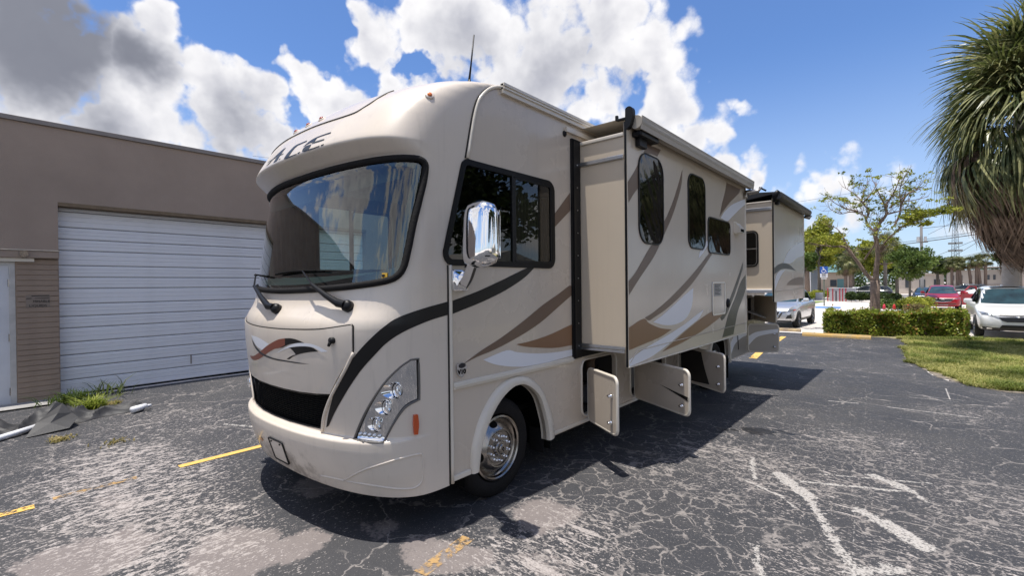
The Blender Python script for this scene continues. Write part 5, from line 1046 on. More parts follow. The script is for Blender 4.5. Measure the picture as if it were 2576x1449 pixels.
b = B(); b.tube([(QX+.01, 8.52, 3.02), (QX+.03, 8.51, 3.14), (QX+.08, 8.50, 3.19)], [.03, .05, .03], 8); b.rbox(QX+.001, QX+.06, 8.60, 8.72, 2.99, 3.05, .008); b.tube([(QX-.10, 8.5, 3.215), (QX-.20, 8.48, 3.28)], .014, 6); b.build('awning_bracket', BLK, ra, True)
b = B(); b.tube([(QX+.02, 11.08, 3.04), (QX+.09, 11.13, 3.02), (QX+.13, 11.12, 3.06)], [.03, .04, .02], 8); b.build('awning_bracket', STEEL, ra, True)

# open compartment doors, hinged along their front edge
def hdoor(h, o, z0, z1, decals=(), r_=.06, mt=PT2, latch=True, name='compartment_door', lab=None):
    H, O = Vector((*h, 0)), Vector((*o, 0)); d = (O-H); w = d.length; d /= w; nn = Vector((d.y, -d.x, 0))     # nn faces the front of the motorhome
    if nn.y > 0: nn = -nn
    fn = lambda off: (lambda u, v, t: tuple(H+d*u+nn*(off+t)+Vector((0, 0, v))))
    P = rrect(0, w, z0, z1, r_, 6)
    dr = sheet(name, offs(P, .008), (), fn(.012), mt, rv, thick=.024, label=lab)
    b = B(); ring = [fn(.0)(u, v, 0) for u, v in offs(P, .004)]; b.tube(ring, .0165, 6, closed=True); b.build('door_edge_trim', TRIM, dr, True)
    if latch:
        for f in (.34, .80):
            z = z0+(z1-z0)*(1-f); c = Vector(fn(.014)(w-.085, z, 0)); b = B(); b.tube([c, c+nn*.012, c+nn*.02, c+nn*.034], [.020, .020, .012, .012], 12); b.tube([c+nn*.028-d*.018, c+nn*.028+d*.018], .010, 8); b.build('latch', CHR, dr, True)
    b = B(); hp = H-nn*.004; b.tube([hp+Vector((0, 0, z0+.03)), hp+Vector((0, 0, z1-.03))], .011, 8); b.build('hinge', ALU, dr, True)
    for P2, m2 in decals:
        b = B(); b.prism([tuple(p) for p in smooth_poly(P2, 3, 42)], fn(.0138), -.001); fixn(b.build('door_stripe', m2, dr))
    return dr
hdoor((SX+.03, 4.03), (-2.03, 3.73), .365, .885)
hdoor((SX+.03, 5.04), (-1.725, 4.62), .40, .855, [([(.45, .640), (.66, .615), (.90, .590), (.90, .545), (.70, .590)], DBLK)])
hdoor((SX+.03, 6.43), (-1.785, 5.92), .39, .855, [([(.02, .80), (.25, .83), (.46, .825), (.50, .70), (.55, .58), (.62, .44), (.30, .42), (.02, .42)], DBLK)])
hdoor((SX+.02, 9.80), (-2.05, 10.05), .385, .92, [([(.0, .68), (.12, .76), (.30, .80), (.52, .83), (.52, .76), (.30, .72), (.14, .66), (.0, .50)], DWHT)], mt=mat('lower_panel_grey', (.36, .32, .275), .35, coat=.1))
hdoor((SX+.02, 10.27), (-2.0, 9.62), .975, 1.455, r_=.04, latch=False, mt=PTD)
for y0, z1, q in ((4.03, .885, (-2.34, 3.93)), (5.04, .855, (-2.25, 4.89)), (6.43, .855, (-2.30, 6.27))):
    b = B(); b.tube([(SX-.05, y0+.30, z1-.03), (q[0], q[1], z1-.05)], .008, 8); b.tube([(SX-.05, y0+.30, z1-.03), (.5*(SX-.05)+.5*q[0], .5*(y0+.30)+.5*q[1], z1-.04)], .013, 8); b.build('gas_strut', BLK, rv, True)
# lining of the open compartments
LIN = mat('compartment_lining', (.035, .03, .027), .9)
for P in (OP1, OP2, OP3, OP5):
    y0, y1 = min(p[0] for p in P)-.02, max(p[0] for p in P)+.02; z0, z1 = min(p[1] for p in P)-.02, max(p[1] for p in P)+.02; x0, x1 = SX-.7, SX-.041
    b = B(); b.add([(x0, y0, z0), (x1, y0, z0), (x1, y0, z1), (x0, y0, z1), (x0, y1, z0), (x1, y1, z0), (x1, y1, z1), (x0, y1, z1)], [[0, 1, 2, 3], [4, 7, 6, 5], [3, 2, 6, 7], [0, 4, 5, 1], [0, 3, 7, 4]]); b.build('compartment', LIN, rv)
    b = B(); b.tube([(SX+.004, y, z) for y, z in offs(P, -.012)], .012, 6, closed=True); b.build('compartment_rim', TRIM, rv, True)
b = B(); b.tube([(-2.66, 4.30, .80), (-2.70, 4.36, .90), (-2.75, 4.5, .93)], .05, 10); b.build('hose', mat('brown_hose', (.10, .06, .035), .6), rv, True)
b = B(); b.rbox(SX+.002, -2.22, 9.78, 10.16, 1.155, 1.170, .005); V = np.array(b.V); V[:, 2] -= (V[:, 0]-SX)*.35; 
for y0, y1, z1, c in ((5.15, 5.55, .70, (.16, .15, .14)), (5.6, 5.9, .62, (.10, .12, .16)), (6.6, 7.0, .66, (.20, .17, .13)), (4.36, 4.58, .60, (.13, .13, .14))): b2 = B(); b2.rbox(SX-.55, SX-.16, y0, y1, .42, z1, .02); b2.build('stored_box', mat('stored_box', c, .6, var=.2), rv)
fl = mk('fold_down_shelf', V, b.F, mat('shelf_white', (.55, .55, .57), .4), rv)
b = B(); b.tube([(SX+.02, 9.12, .80), (SX+.035, 9.12, .50)], .008, 6); b.build('support_rod', BLK, rv)
stripe('r', DWHT, .003, [(8.62, .40), (8.75, .62), (9.0, .76), (9.5, .80), (9.78, .81), (9.78, .70), (9.4, .68), (9.0, .60), (8.80, .46)])
stripe('r2', mat('decal_grey', (.30, .27, .235), .3, spec=.3), .002, [(8.70, .37), (8.78, .46), (9.0, .60), (9.4, .68), (9.78, .70), (9.78, .37)])

# ------------------------------------------------------------------ things beyond the motorhome
from mathutils.bvhtree import BVHTree
CONCK = mat('wheel_stop_concrete', (.34, .31, .27), .9, var=.25, vscale=5)
SYEL = mat('wheel_stop_yellow', (.66, .40, .10), .8, col2=(.46, .34, .18), vscale=4, bump=.3)
def wstop(lab, x0, x1, y, m_, z):
    t = thing('wheel_stop', lab, 'wheel stop', ((x0+x1)/2, y, z)); b = B(); b.prism([(-.08, 0), (.08, 0), (.075, .06), (.045, .125), (-.045, .125), (-.075, .06)], lambda u, v, d: (x0+d, y+u, z+v), x1-x0); fixn(b.build('block', m_, t))
    for x in (x0+.35, x1-.35): b = B(); b.tube([(x, y, z+.12), (x, y, z+.132)], .02, 8); b.build('anchor_pin', STEEL, t)
wstop('yellow painted wheel stop in front of the hedge', -3.12, -1.22, 18.9, SYEL, gz(18.9)+.005)
wstop('worn tan wheel stop ahead of the silver car', -5.4, -3.42, 20.35, mat('worn_stop', (.50, .38, .20), .9, col2=(.27, .20, .14), vscale=3, bump=.4), gz(20.3))
gsheet('concrete_kerb', [(-10.2, 19.85), (-3.0, 19.75), (-2.72, 20.05), (-2.55, 23.2), (-2.75, 23.2), (-2.95, 20.1), (-10.2, 20.05)], .018, mat('kerb_white', (.68, .65, .62), .8, var=.15))
# ---- foliage
def leaves(name, C, n, size, m_, parent, seed, flat=.5, kind=None):
    """n small leaf quads around weighted clump centres C: (x, y, z, rx, rz)"""
    r_ = np.random.default_rng(seed); C = np.asarray(C, float); w = C[:, 3]**2*C[:, 4]; k = r_.choice(len(C), n, p=w/w.sum())
    d = r_.normal(size=(n, 3)); d /= np.linalg.norm(d, axis=1)[:, None]; rr = r_.random(n)**.45
    p = C[k, :3]+d*rr[:, None]*np.stack([C[k, 3], C[k, 3], C[k, 4]], 1)
    a = r_.normal(size=(n, 3)); a[:, 2] *= flat; a /= np.linalg.norm(a, axis=1)[:, None]; u_ = np.cross(a, r_.normal(size=(n, 3))); u_ /= np.linalg.norm(u_, axis=1)[:, None]
    s = size*r_.uniform(.6, 1.35, n)[:, None]; V = np.stack([p-a*s, p+u_*s*.5, p+a*s, p-u_*s*.5], 1).reshape(-1, 3)
    i0 = np.arange(n)*4; return mk(name, V, np.stack([i0, i0+1, i0+2, i0+3], 1).tolist(), m_, parent, kind=kind)
BARK = mat('bark_brown', (.15, .105, .08), .9, col2=(.27, .20, .16), vscale=9, bump=.6, bscale=25); BARKG = mat('bark_grey', (.20, .175, .15), .9, col2=(.11, .095, .08), vscale=6, bump=.6, bscale=30)
LF_Y = leafmat('leaf_yellow_green', (.24, .28, .03), (.50, .48, .07), .8, tr=.35); LF_G = leafmat('leaf_mid_green', (.07, .13, .025), (.20, .25, .06), .8); LF_D = leafmat('leaf_dark_green', (.025, .05, .016), (.075, .11, .03), .8)
LF_H = leafmat('leaf_hedge', (.20, .27, .03), (.52, .55, .09), 3.0, rough=.42, tr=.35, c3=(.42, .22, .07)); LF_B = leafmat('leaf_brownish', (.20, .15, .07), (.32, .25, .11), 2.)
def limb(b, P, r0, r1, n=7): Q = smooth_line(P, 4); b.tube([tuple(q) for q in Q], list(np.linspace(r0, r1, len(Q))), n, caps=False); return Q
# the sparse tree in the hedge bed
def sparse_tree():
    t = thing('sparse_tree', 'sparse leaved tree with a forked brown trunk behind the hedge', 'tree', (-1.33, 22.5, gz(22.5))); r_ = random.Random(5)
    L_ = [[(-1.33,1.57),(-1.31,1.73),(-1.29,2.21),(-1.24,2.71),(-1.28,3.22),(-1.32,3.52),(-1.22,3.85),(-0.99,4.23),(-1.00,4.56),(-0.92,4.75),(-0.75,5.06),(-0.60,5.53)],[(-1.37,1.74),(-1.58,1.98),(-1.80,2.39),(-1.99,2.71),(-2.25,3.07),(-2.65,3.10),(-3.13,3.20),(-3.56,3.34)],[(-1.97,2.71),(-2.19,3.17),(-2.33,3.53),(-2.53,3.83),(-2.80,4.00)],[(-1.33,3.59),(-1.57,3.95),(-1.64,4.26),(-2.07,4.48),(-2.47,4.46),(-2.82,4.71)],[(-1.61,4.09),(-1.52,4.42),(-1.68,4.71),(-1.84,5.01),(-2.18,5.40),(-2.41,5.61)],[(-1.73,4.79),(-1.51,5.17),(-1.35,5.65)],[(-1.77,4.89),(-1.70,5.29),(-1.62,5.62)],[(-0.99,4.23),(-0.68,4.33),(-0.37,4.42),(-0.01,4.38)],[(-1.24,2.74),(-1.02,3.16),(-0.73,3.48),(-0.43,3.71),(-0.01,3.74)],[(-0.73,3.71),(-0.60,4.06),(-0.55,4.44),(-0.57,4.97),(-0.45,5.41)],[(-0.55,4.44),(-0.37,4.84),(-0.15,5.01),(0.04,5.14)],[(-0.50,3.65),(-0.13,3.88),(0.16,3.95),(0.54,4.03)],[(-1.20,2.67),(-1.07,3.03),(-0.99,3.26)],[(-1.63,2.56),(-1.28,3.15),(-1.33,3.46)],[(-1.85,4.46),(-2.30,4.65),(-2.73,4.98)],[(-1.00,4.49),(-1.14,4.88),(-1.27,5.23)],[(-0.88,4.48),(-0.68,4.65),(-0.25,4.67),(0.21,4.77)],[(-1.20,2.37),(-0.99,2.36),(-0.79,2.42)]]
    b = B(); tips = []
    b.tube([(-1.34, 22.5, -.2), (-1.33, 22.5, .6), (-1.33, 22.5, 1.2), (-1.33, 22.5, 1.75)], [.20, .165, .15, .15], 10)
    th = [(.105, .014), (.08, .014)]+[(.038, .008)]*20
    for i, l in enumerate(L_):
        side = r_.uniform(-1.3, 1.3) if i > 1 else (.2 if i == 0 else -.6); n = len(l)
        y0 = 22.5
        if i > 1:   # start depth at the nearest point of an earlier limb
            best = min(((q-Vector((l[0][0], q.y, l[0][1]))).length, q.y) for q in tips) if tips else (0, 22.5); y0 = best[1]
        P = [(x, y0+side*(k/(n-1))**1.3, z) for k, (x, z) in enumerate(l)]
        Q = limb(b, P, *th[i]); tips += [Vector(q) for q in Q]
    tw = []; al = tips[:]
    for k in range(330):
        p = r_.choice(al)
        if p.z < 2.6: continue
        out = Vector((p.x+1.33, (p.y-22.5), .5*(p.z-2.6))).normalized(); d = (out+Vector((r_.gauss(0, .6), r_.gauss(0, .9), r_.gauss(.25, .5)))).normalized(); ln = r_.uniform(.25, .75)
        q1 = p+d*ln*.5; q2 = p+(d+Vector((0, 0, .25))).normalized()*ln; b.tube([p, q1, q2], [.011, .007, .003], 4, caps=False); tw.append(q2)
        if r_.random() < .4:
            q3 = q1+Vector((r_.gauss(0, .3), r_.gauss(0, .3), r_.gauss(.15, .2))); b.tube([q1, q3], [.008, .004], 4, caps=False); tw.append(q3)
    # bare winter-like twigs and tufts of leaves at some of the ends
    b.build('trunk', BARK, t, True)
    def clumps(sel, s, dz): return [(q.x, q.y, q.z-dz, s*r_.uniform(.7, 1.3), s*.45*r_.uniform(.7, 1.3)) for q in sel]
    low = [q for q in tw if (q.x < -2.4 and q.z < 3.6) or (q.x > -.4 and q.z < 4.2)]; rest = [q for q in tw if q not in low]
    leaves('crown', clumps(low, .24, .02)+clumps(low, .2, .05)+clumps(rest[::3], .15, 0), 4600, .052, LF_Y, t, 8, .6)
    leaves('crown', clumps(rest[1::2], .12, 0), 1700, .042, LF_Y, t, 9, .7)
sparse_tree()
def tree(name, lab, x, y, h, cz, rx, rz, m_, seed, n=5000, ls=.16, bark=BARKG, lean=0., tr=.2, grp=None, nc=26):
    z0 = gz(y); t = thing(name, lab, 'tree', (x, y, z0), group=grp); r_ = random.Random(seed); b = B()
    top = Vector((x+lean, y, cz)); b.tube([(x, y, z0-.1), (x+lean*.4, y, z0+(cz-z0)*.5), tuple(top)], [tr, tr*.8, tr*.5], 8)
    C = []
    for k in range(nc):
        d = Vector((r_.gauss(0, 1), r_.gauss(0, 1), r_.gauss(0, .9))).normalized()*r_.random()**.4; c = Vector((x+lean+d.x*rx*.8, y+d.y*rx*.8, cz+d.z*rz*.8)); s = r_.uniform(.22, .42); C.append((c.x, c.y, c.z, rx*s, rz*s*.8))
        b.tube([tuple(top-Vector((0, 0, rz*.6*r_.random()))), tuple((Vector(top)+c)/2+Vector((0, 0, -.1*rz))), tuple(c)], [tr*.3, tr*.2, tr*.06], 5, caps=False)
    b.build('trunk', bark, t, True); leaves('crown', C, int(n*1.5), ls, m_, t, seed, .5); return t
GB = 'trees behind the far parking lot'
tree('broadleaf_tree', 'bright yellow green tree just behind the rear slide-out', -9.15, 66, 9, 5.7, 2.6, 3.6, LF_Y, 21, 6500, .17, grp=GB, nc=34)
tree('broadleaf_tree', 'dark trunked tree left of the blue disabled sign', -9.75, 62, 6, 3.9, 1.3, 1.7, LF_G, 22, 2600, .15, BARK, tr=.34, grp=GB)
tree('broadleaf_tree', 'mid green tree between the sign and the sparse tree', -6.6, 74, 7, 4.7, 2.5, 2.6, LF_G, 23, 4200, .18, grp=GB)
tree('broadleaf_tree', 'olive green tree directly behind the sparse trunk', -3.9, 70, 7, 4.6, 2.6, 2.8, LF_Y, 24, 4600, .17, grp=GB)
tree('broadleaf_tree', 'dense dark tree right of the sparse trunk', -2.3, 76, 6, 4.6, 2.7, 2.7, LF_D, 25, 5200, .18, grp=GB)
tree('broadleaf_tree', 'small green tree with grey stem behind the yellow bushes', -.6, 42, 4.5, 3.05, 1.45, 1.45, LF_G, 26, 5200, .085, grp=GB, tr=.08, nc=34)
tree('broadleaf_tree', 'rounded green tree left of the far radio towers', 1.5, 78, 5, 3.6, 2.5, 1.9, LF_G, 27, 3800, .18, grp=GB)
tree('broadleaf_tree', 'dark tree behind the pale palm trunk', 8.0, 74, 5, 4.5, 2.4, 1.5, LF_D, 28, 4200, .18, grp=GB)
def shrub(name, lab, x, y, rx, ry, h, m_, seed, n=1500, ls=.08, cat='shrub', kind=None):
    z0 = gz(y); t = thing(name, lab, cat, (x, y, z0)); r_ = random.Random(seed); C = []; b = B()
    for k in range(max(6, int(rx*ry*5))):
        cx, cy_ = x+r_.uniform(-1, 1)*rx, y+r_.uniform(-1, 1)*ry; hh = h*r_.uniform(.75, 1.05); C.append((cx, cy_, z0+hh*.58, min(rx, ry, .6)*.75+.08, hh*.42)); b.tube([(cx, cy_, z0-.02), (cx+.05, cy_, z0+hh*.6)], [.02, .01], 5)
    b.build('stems', BARK, t); leaves('foliage', C, n, ls, m_, t, seed, .6); return t
shrub('shrub', 'long dark hedge hiding the far parked cars', -3.6, 58, 1.7, .8, 1.25, LF_D, 31, 5200, .13)
shrub('shrub', 'bright green shrub beside the low wall behind the sign', -8.75, 64.5, .75, .6, 1.15, LF_Y, 32, 1300, .11)
shrub('shrub', 'small green bush at the corner behind the silver car', -8.9, 56, .45, .45, 1.1, LF_Y, 33, 900, .10)
shrub('shrub', 'low green bush right of the sparse trunk', -1.55, 39.5, .75, .7, .85, LF_G, 34, 2600, .075)
shrub('shrub', 'yellow green bush below the small grey stemmed tree', -.75, 38.5, .62, .7, 1.0, LF_Y, 35, 2600, .075)
shrub('shrub', 'yellow bush beside the black car', -.15, 40.5, .50, .5, .95, LF_Y, 36, 1500, .075)
shrub('shrub', 'dry brown bush in front of the red car', -.22, 35.5, .38, .4, .68, LF_B, 37, 1500, .055)
# clipped hedge with leaf-sized faces
def hedge():
    t = thing('hedge', 'clipped yellow green hedge between the wheel stop and the red car', 'hedge', (-.75, 20.6, gz(20.6))); r_ = np.random.default_rng(40); n = 19000
    u_ = r_.random(n); face = r_.random(n); w = .62
    x = -2.62+3.72*u_; yc = 20.25+.95*u_; h = .78+.10*u_+.03*np.sin(x*3.1)+.03*np.sin(x*7.7+1)+.02*np.sin(x*19)
    q = r_.uniform(-1, 1, n); ed = r_.beta(5, 1.1, n); z = h*r_.random(n)**.8
    yy = np.where(face < .45, yc-w*ed*(1-.10*np.sin(x*5)), np.where(face < .9, yc+q*w, yc+w*ed)); z = np.where((face >= .45) & (face < .9), h*(.90+.13*r_.beta(2, 3, n)), z)
    x = np.where(r_.random(n) < .10, np.where(r_.random(n) < .5, -2.62+.12*r_.random(n), 1.10-.1*r_.random(n)), x)
    zz = np.array([gz(v) for v in yy])+np.maximum(z, .04); p = np.stack([x, yy, zz], 1)
    sp_ = r_.random(n) < .05; p[sp_, 2] += r_.uniform(.02, .13, sp_.sum()); p[:, 1] += .05*np.sin(p[:, 0]*6+p[:, 2]*5)
    a = r_.normal(size=(n, 3)); a /= np.linalg.norm(a, axis=1)[:, None]; uu = np.cross(a, r_.normal(size=(n, 3))+[0, -.4, .5]); uu /= np.linalg.norm(uu, axis=1)[:, None]; s = .043*r_.uniform(.6, 1.4, n)[:, None]
    V = np.stack([p-a*s, p+uu*s*.55, p+a*s, p-uu*s*.55], 1).reshape(-1, 3); i0 = np.arange(n)*4; mk('foliage', V, np.stack([i0, i0+1, i0+2, i0+3], 1).tolist(), LF_H, t)
    b = B()
    for k in range(70): ux = r_.random(); xx, yv = -2.55+3.6*ux, 20.25+.95*ux+r_.uniform(-.4, .4); g = gz(yv); b.tube([(xx, yv, g), (xx+r_.normal(0, .08), yv+r_.normal(0, .08), g+.72)], [.014, .006], 4)
    b.build('stems', BARK, t)
    b = B(); b.add([(-2.5, 20.35, gz(20)), (1.0, 21.2, gz(21)), (1.0, 21.25, .62), (-2.5, 20.4, .55)], [[0, 1, 2, 3]]); b.build('inner_shade', mat('hedge_inner_shade', (.035, .04, .018), .95, var=.4, vscale=20), t)  # dark sheet inside the hedge, its colour stands in for the inner shade
hedge()
# ---- fan palms
PAG = leafmat('palm_green', (.07, .095, .035), (.42, .40, .18), 2., rough=.36, tr=.25); PAD = leafmat('palm_dead', (.12, .078, .055), (.30, .21, .15), 2., rough=.8, tr=.1); PAY = leafmat('palm_yellowing', (.16, .15, .05), (.36, .31, .13), 2., rough=.5, tr=.2)
def frond_mesh(name, seed, droop, npl, ln, pet, m_, wid=.034, fan=215):
    r_ = random.Random(seed); V = []; F = []
    def strip(P, W_):
        k = len(V)
        for i, (p, w) in enumerate(zip(P, W_)):
            t = (P[min(i+1, len(P)-1)]-P[max(i-1, 0)]).normalized(); s = t.cross(Vector((0, 0, 1))); s = s.normalized() if s.length > .05 else Vector((0, 1, 0)); V.append(tuple(p-s*w)); V.append(tuple(p+s*w))
        for i in range(len(P)-1): F.append([k+2*i, k+2*i+1, k+2*i+3, k+2*i+2])
    strip([Vector((pet*i/4, 0, .12*math.sin(i/4*1.5)*pet)) for i in range(5)], [.022, .018, .016, .015, .02])
    base = Vector((pet, 0, .12*math.sin(1.5)*pet))
    for k in range(npl):
        a = (k/(npl-1)-.5)*R(fan)+r_.gauss(0, .03); l = ln*(1-.28*abs(a)/R(108))*r_.uniform(.85, 1.1); d = Vector((math.cos(a), math.sin(a), .10+.12*r_.random())); P = [base]; v = d.copy(); q = base.copy(); dr = droop*r_.uniform(.7, 1.4)
        for i in range(6):
            v = (v+Vector((0, 0, -dr*(.06+.11*i)))).normalized(); q = q+v*l/6; P.append(q.copy())
        strip(P, [.008, wid*.9, wid, wid*.9, wid*.7, wid*.4, .003])
    me = bpy.data.meshes.new(name); me.from_pydata(V, [], F); me.materials.append(m_); me.update(); return me
FG = [frond_mesh('frond', 50+i, .8+.85*i, 40, 1.5, .98, PAG, .025) for i in range(4)]; FY = [frond_mesh('frond', 60+i, 3.2, 42, 1.45, .9, PAY, .020) for i in range(2)]; FD = [frond_mesh('dead_frond', 70+i, 5.5, 30, 1.5, .80, PAD, .023, 190) for i in range(3)]
def palm(lab, x, y, ztop, ng, ny, ndead, skirt, tr, seed, sc=1., grp=None, trunkm=None, z0=None, lean=(0, 0), deep=.75):
    z0 = gz(y) if z0 is None else z0; t = thing('fan_palm', lab, 'palm tree', (x, y, z0), group=grp); r_ = random.Random(seed); b = B(); n = 9
    b.tube([(x+lean[0]*(i/n)**2, y+lean[1]*(i/n)**2, z0-.1+(ztop-z0)*i/n) for i in range(n+1)], [tr*(1.15-.15*i/n)*(1+.03*math.sin(i*2.3)) for i in range(n+1)], 14); b.build('trunk', trunkm or BARKG, t, True)
    x += lean[0]; y += lean[1]; base = Vector((x, y, ztop)) - WL[t]
    def put(me, z, az, el, s, nm):
        o = bpy.data.objects.new(nm, me); COL.objects.link(o); o.parent = t; o.location = base+Vector((0, 0, z)); o.rotation_euler = (r_.gauss(0, .25), -el, az); o.scale = (s, s, s)
    for k in range(ng):
        f = (k+.5)/ng; put(FG[min(3, int(f*4))], (.30-f*deep)*sc, k*2.399+r_.gauss(0, .2), R(80-f*98+r_.gauss(0, 9)), sc*r_.uniform(.85, 1.12), 'frond')
    for k in range(ny): put(FY[k % 2], (-.45*deep/.75-.5*k/max(ny, 1))*sc, k*2.399+r_.random(), R(-8-18*r_.random()), sc*r_.uniform(.85, 1.05), 'frond')
    for k in range(ndead):
        f = (k+.5)/ndead; put(FD[k % 3], -.6*deep*sc-f*(skirt-.6*deep*sc), k*2.399+r_.random()*.5, R(-12-30*f+r_.gauss(0, 8)), sc*(1.12-.52*f)*r_.uniform(.85, 1.1), 'dead_frond')
    return t
PTR = mat('pale_palm_trunk', (.40, .36, .32), .85, col2=(.28, .25, .22), vscale=3, bump=.5, bscale=14)
palm('big shaggy fan palm with a brown skirt at the right edge', 2.60, 26.6, 8.5, 104, 40, 200, 5.0, .225, 81, 1.60, trunkm=PTR, deep=1.95, lean=(.38, 0))
FP = 'small fan palms in front of the far beige building'
for i, (x, zt, lb) in enumerate(((2.68, 3.6, 'fan palm furthest left in the far row, beside the pole'), (3.14, 3.6, 'second fan palm from the left in the far row'), (3.5, 3.55, 'leaning fan palm in the far row beside the red car door'), (4.30, 3.7, 'thick dark fan palm at the middle of the far row'), (4.72, 3.8, 'pale footed fan palm in the far row'), (5.05, 3.95, 'tall fan palm second from the right in the far row'), (5.45, 3.95, 'fan palm furthest right in the far row'))):
    palm(lb, x, 75, zt, 18, 4, 8, .3, .13, 90+i, .42, FP, BARK, lean=(-.25 if i in (2, 3, 5) else 0., 0))
for i, (x, zt, lb) in enumerate(((-6.08, 3.4, 'dark fan palm left of the forked trunk, left of a pair'), (-5.66, 3.8, 'dark fan palm left of the forked trunk, right of a pair'))): palm(lb, x, 61, zt, 22, 6, 10, .5, .15, 100+i, .62, 'pair of fan palms behind the far cars', BARK)
palm('brown tinged fan palm top showing above the middle trees', -3.0, 66, 5.6, 22, 8, 6, .4, .16, 104, .8)
# off to the right of the view: what the glossy walls and dark windows mirror
tall = palm('tall fan palm standing right of the view, shading the verge', 3.3, 16.3, 13.0, 64, 10, 14, .5, .20, 105, 1.2, lean=(-1.35, .1))
palm('fan palm with drooping yellowed fronds beyond the white crossover', 6.0, 24.6, 6.4, 40, 16, 30, 1.6, .22, 106, 1.05)
for i, (x, y, s) in enumerate(((13, 9, 1.5), (18, 15, 1.9), (17, 22, 1.8), (15, 4, 1.3), (8.2, 31.5, 1.4))):
    tree('shade_tree', ['broad dark tree opposite the cab window', 'tallest dark tree opposite the slide-out', 'rounded tree beyond the verge to the right', 'dark tree right of the photographer', 'far dark tree beyond the verge'][i], x, y, 8*s, 4.6*s, 2.9*s, 2.7*s, LF_D, 110+i, 4200, .26, BARK)
wb = thing('white_house', 'low white house with a gabled roof opposite the motorhome', 'house', (12, 16, 0)); B().box(9.8, 14.5, 12.3, 20.7, -.3, 2.3).build('wall', mat('white_stucco', (.66, .65, .62), .85, var=.1), wb)
b = B(); b.prism([(11.8, 2.25), (21.2, 2.25), (16.5, 3.35)], lambda u, v, d: (9.4+d, u, v), 5.4); fixn(b.build('roof', mat('pale_roof', (.48, .46, .43), .8, var=.15), wb))
for y in (13.6, 16.5, 19.2): B().box(9.76, 9.81, y-.5, y+.5, .9, 2.0).build('window', mat('house_window', (.02, .025, .03), .05), wb)

# ---- cars
def bvh_of(o):
    me = o.data; return BVHTree.FromPolygons([v.co+o.location for v in me.vertices], [p.vertices[:] for p in me.polygons])
GLS = mat('car_glass', (.012, .018, .022), .03, spec=.6, coat=.3); GLB = mat('car_windscreen', (.035, .075, .095), .05, spec=.4, col2=(.02, .03, .04), vscale=2.2); TYR = mat('car_tyre', (.015, .015, .015), .85); RIMM = mat('alloy_wheel', (.22, .22, .23), .35, .9); CPL = mat('car_black_trim', (.018, .018, .02), .5)
SUV = [(0., .66, .36, .56, .58, .66), (.07, .82, .26, .70, .68, .80), (.30, .895, .21, .84, .78, .93), (.95, .92, .21, .96, .80, 1.03), (1.20, .925, .21, 1.00, .80, 1.08), (1.98, .93, .21, 1.03, .655, 1.585), (2.6, .93, .21, 1.05, .67, 1.665), (3.6, .93, .21, 1.07, .66, 1.64), (4.15, .92, .25, 1.08, .63, 1.57), (4.54, .87, .36, 1.05, .62, 1.12), (4.60, .80, .42, .90, .58, .95)]
SEDAN = [(0., .64, .34, .50, .55, .58), (.08, .80, .24, .62, .66, .70), (.35, .87, .19, .76, .74, .80), (1.1, .90, .19, .86, .76, .90), (1.35, .905, .19, .89, .76, .95), (2.25, .905, .19, .92, .60, 1.38), (2.8, .905, .19, .94, .61, 1.43), (3.4, .905, .19, .95, .60, 1.38), (4.15, .90, .22, .96, .66, 1.02), (4.6, .86, .30, .92, .66, .97), (4.72, .78, .40, .80, .60, .85)]
def carpaint(n, c, metal=0.): m_ = mat(n, c, .28, metal, coat=1.0); return m_
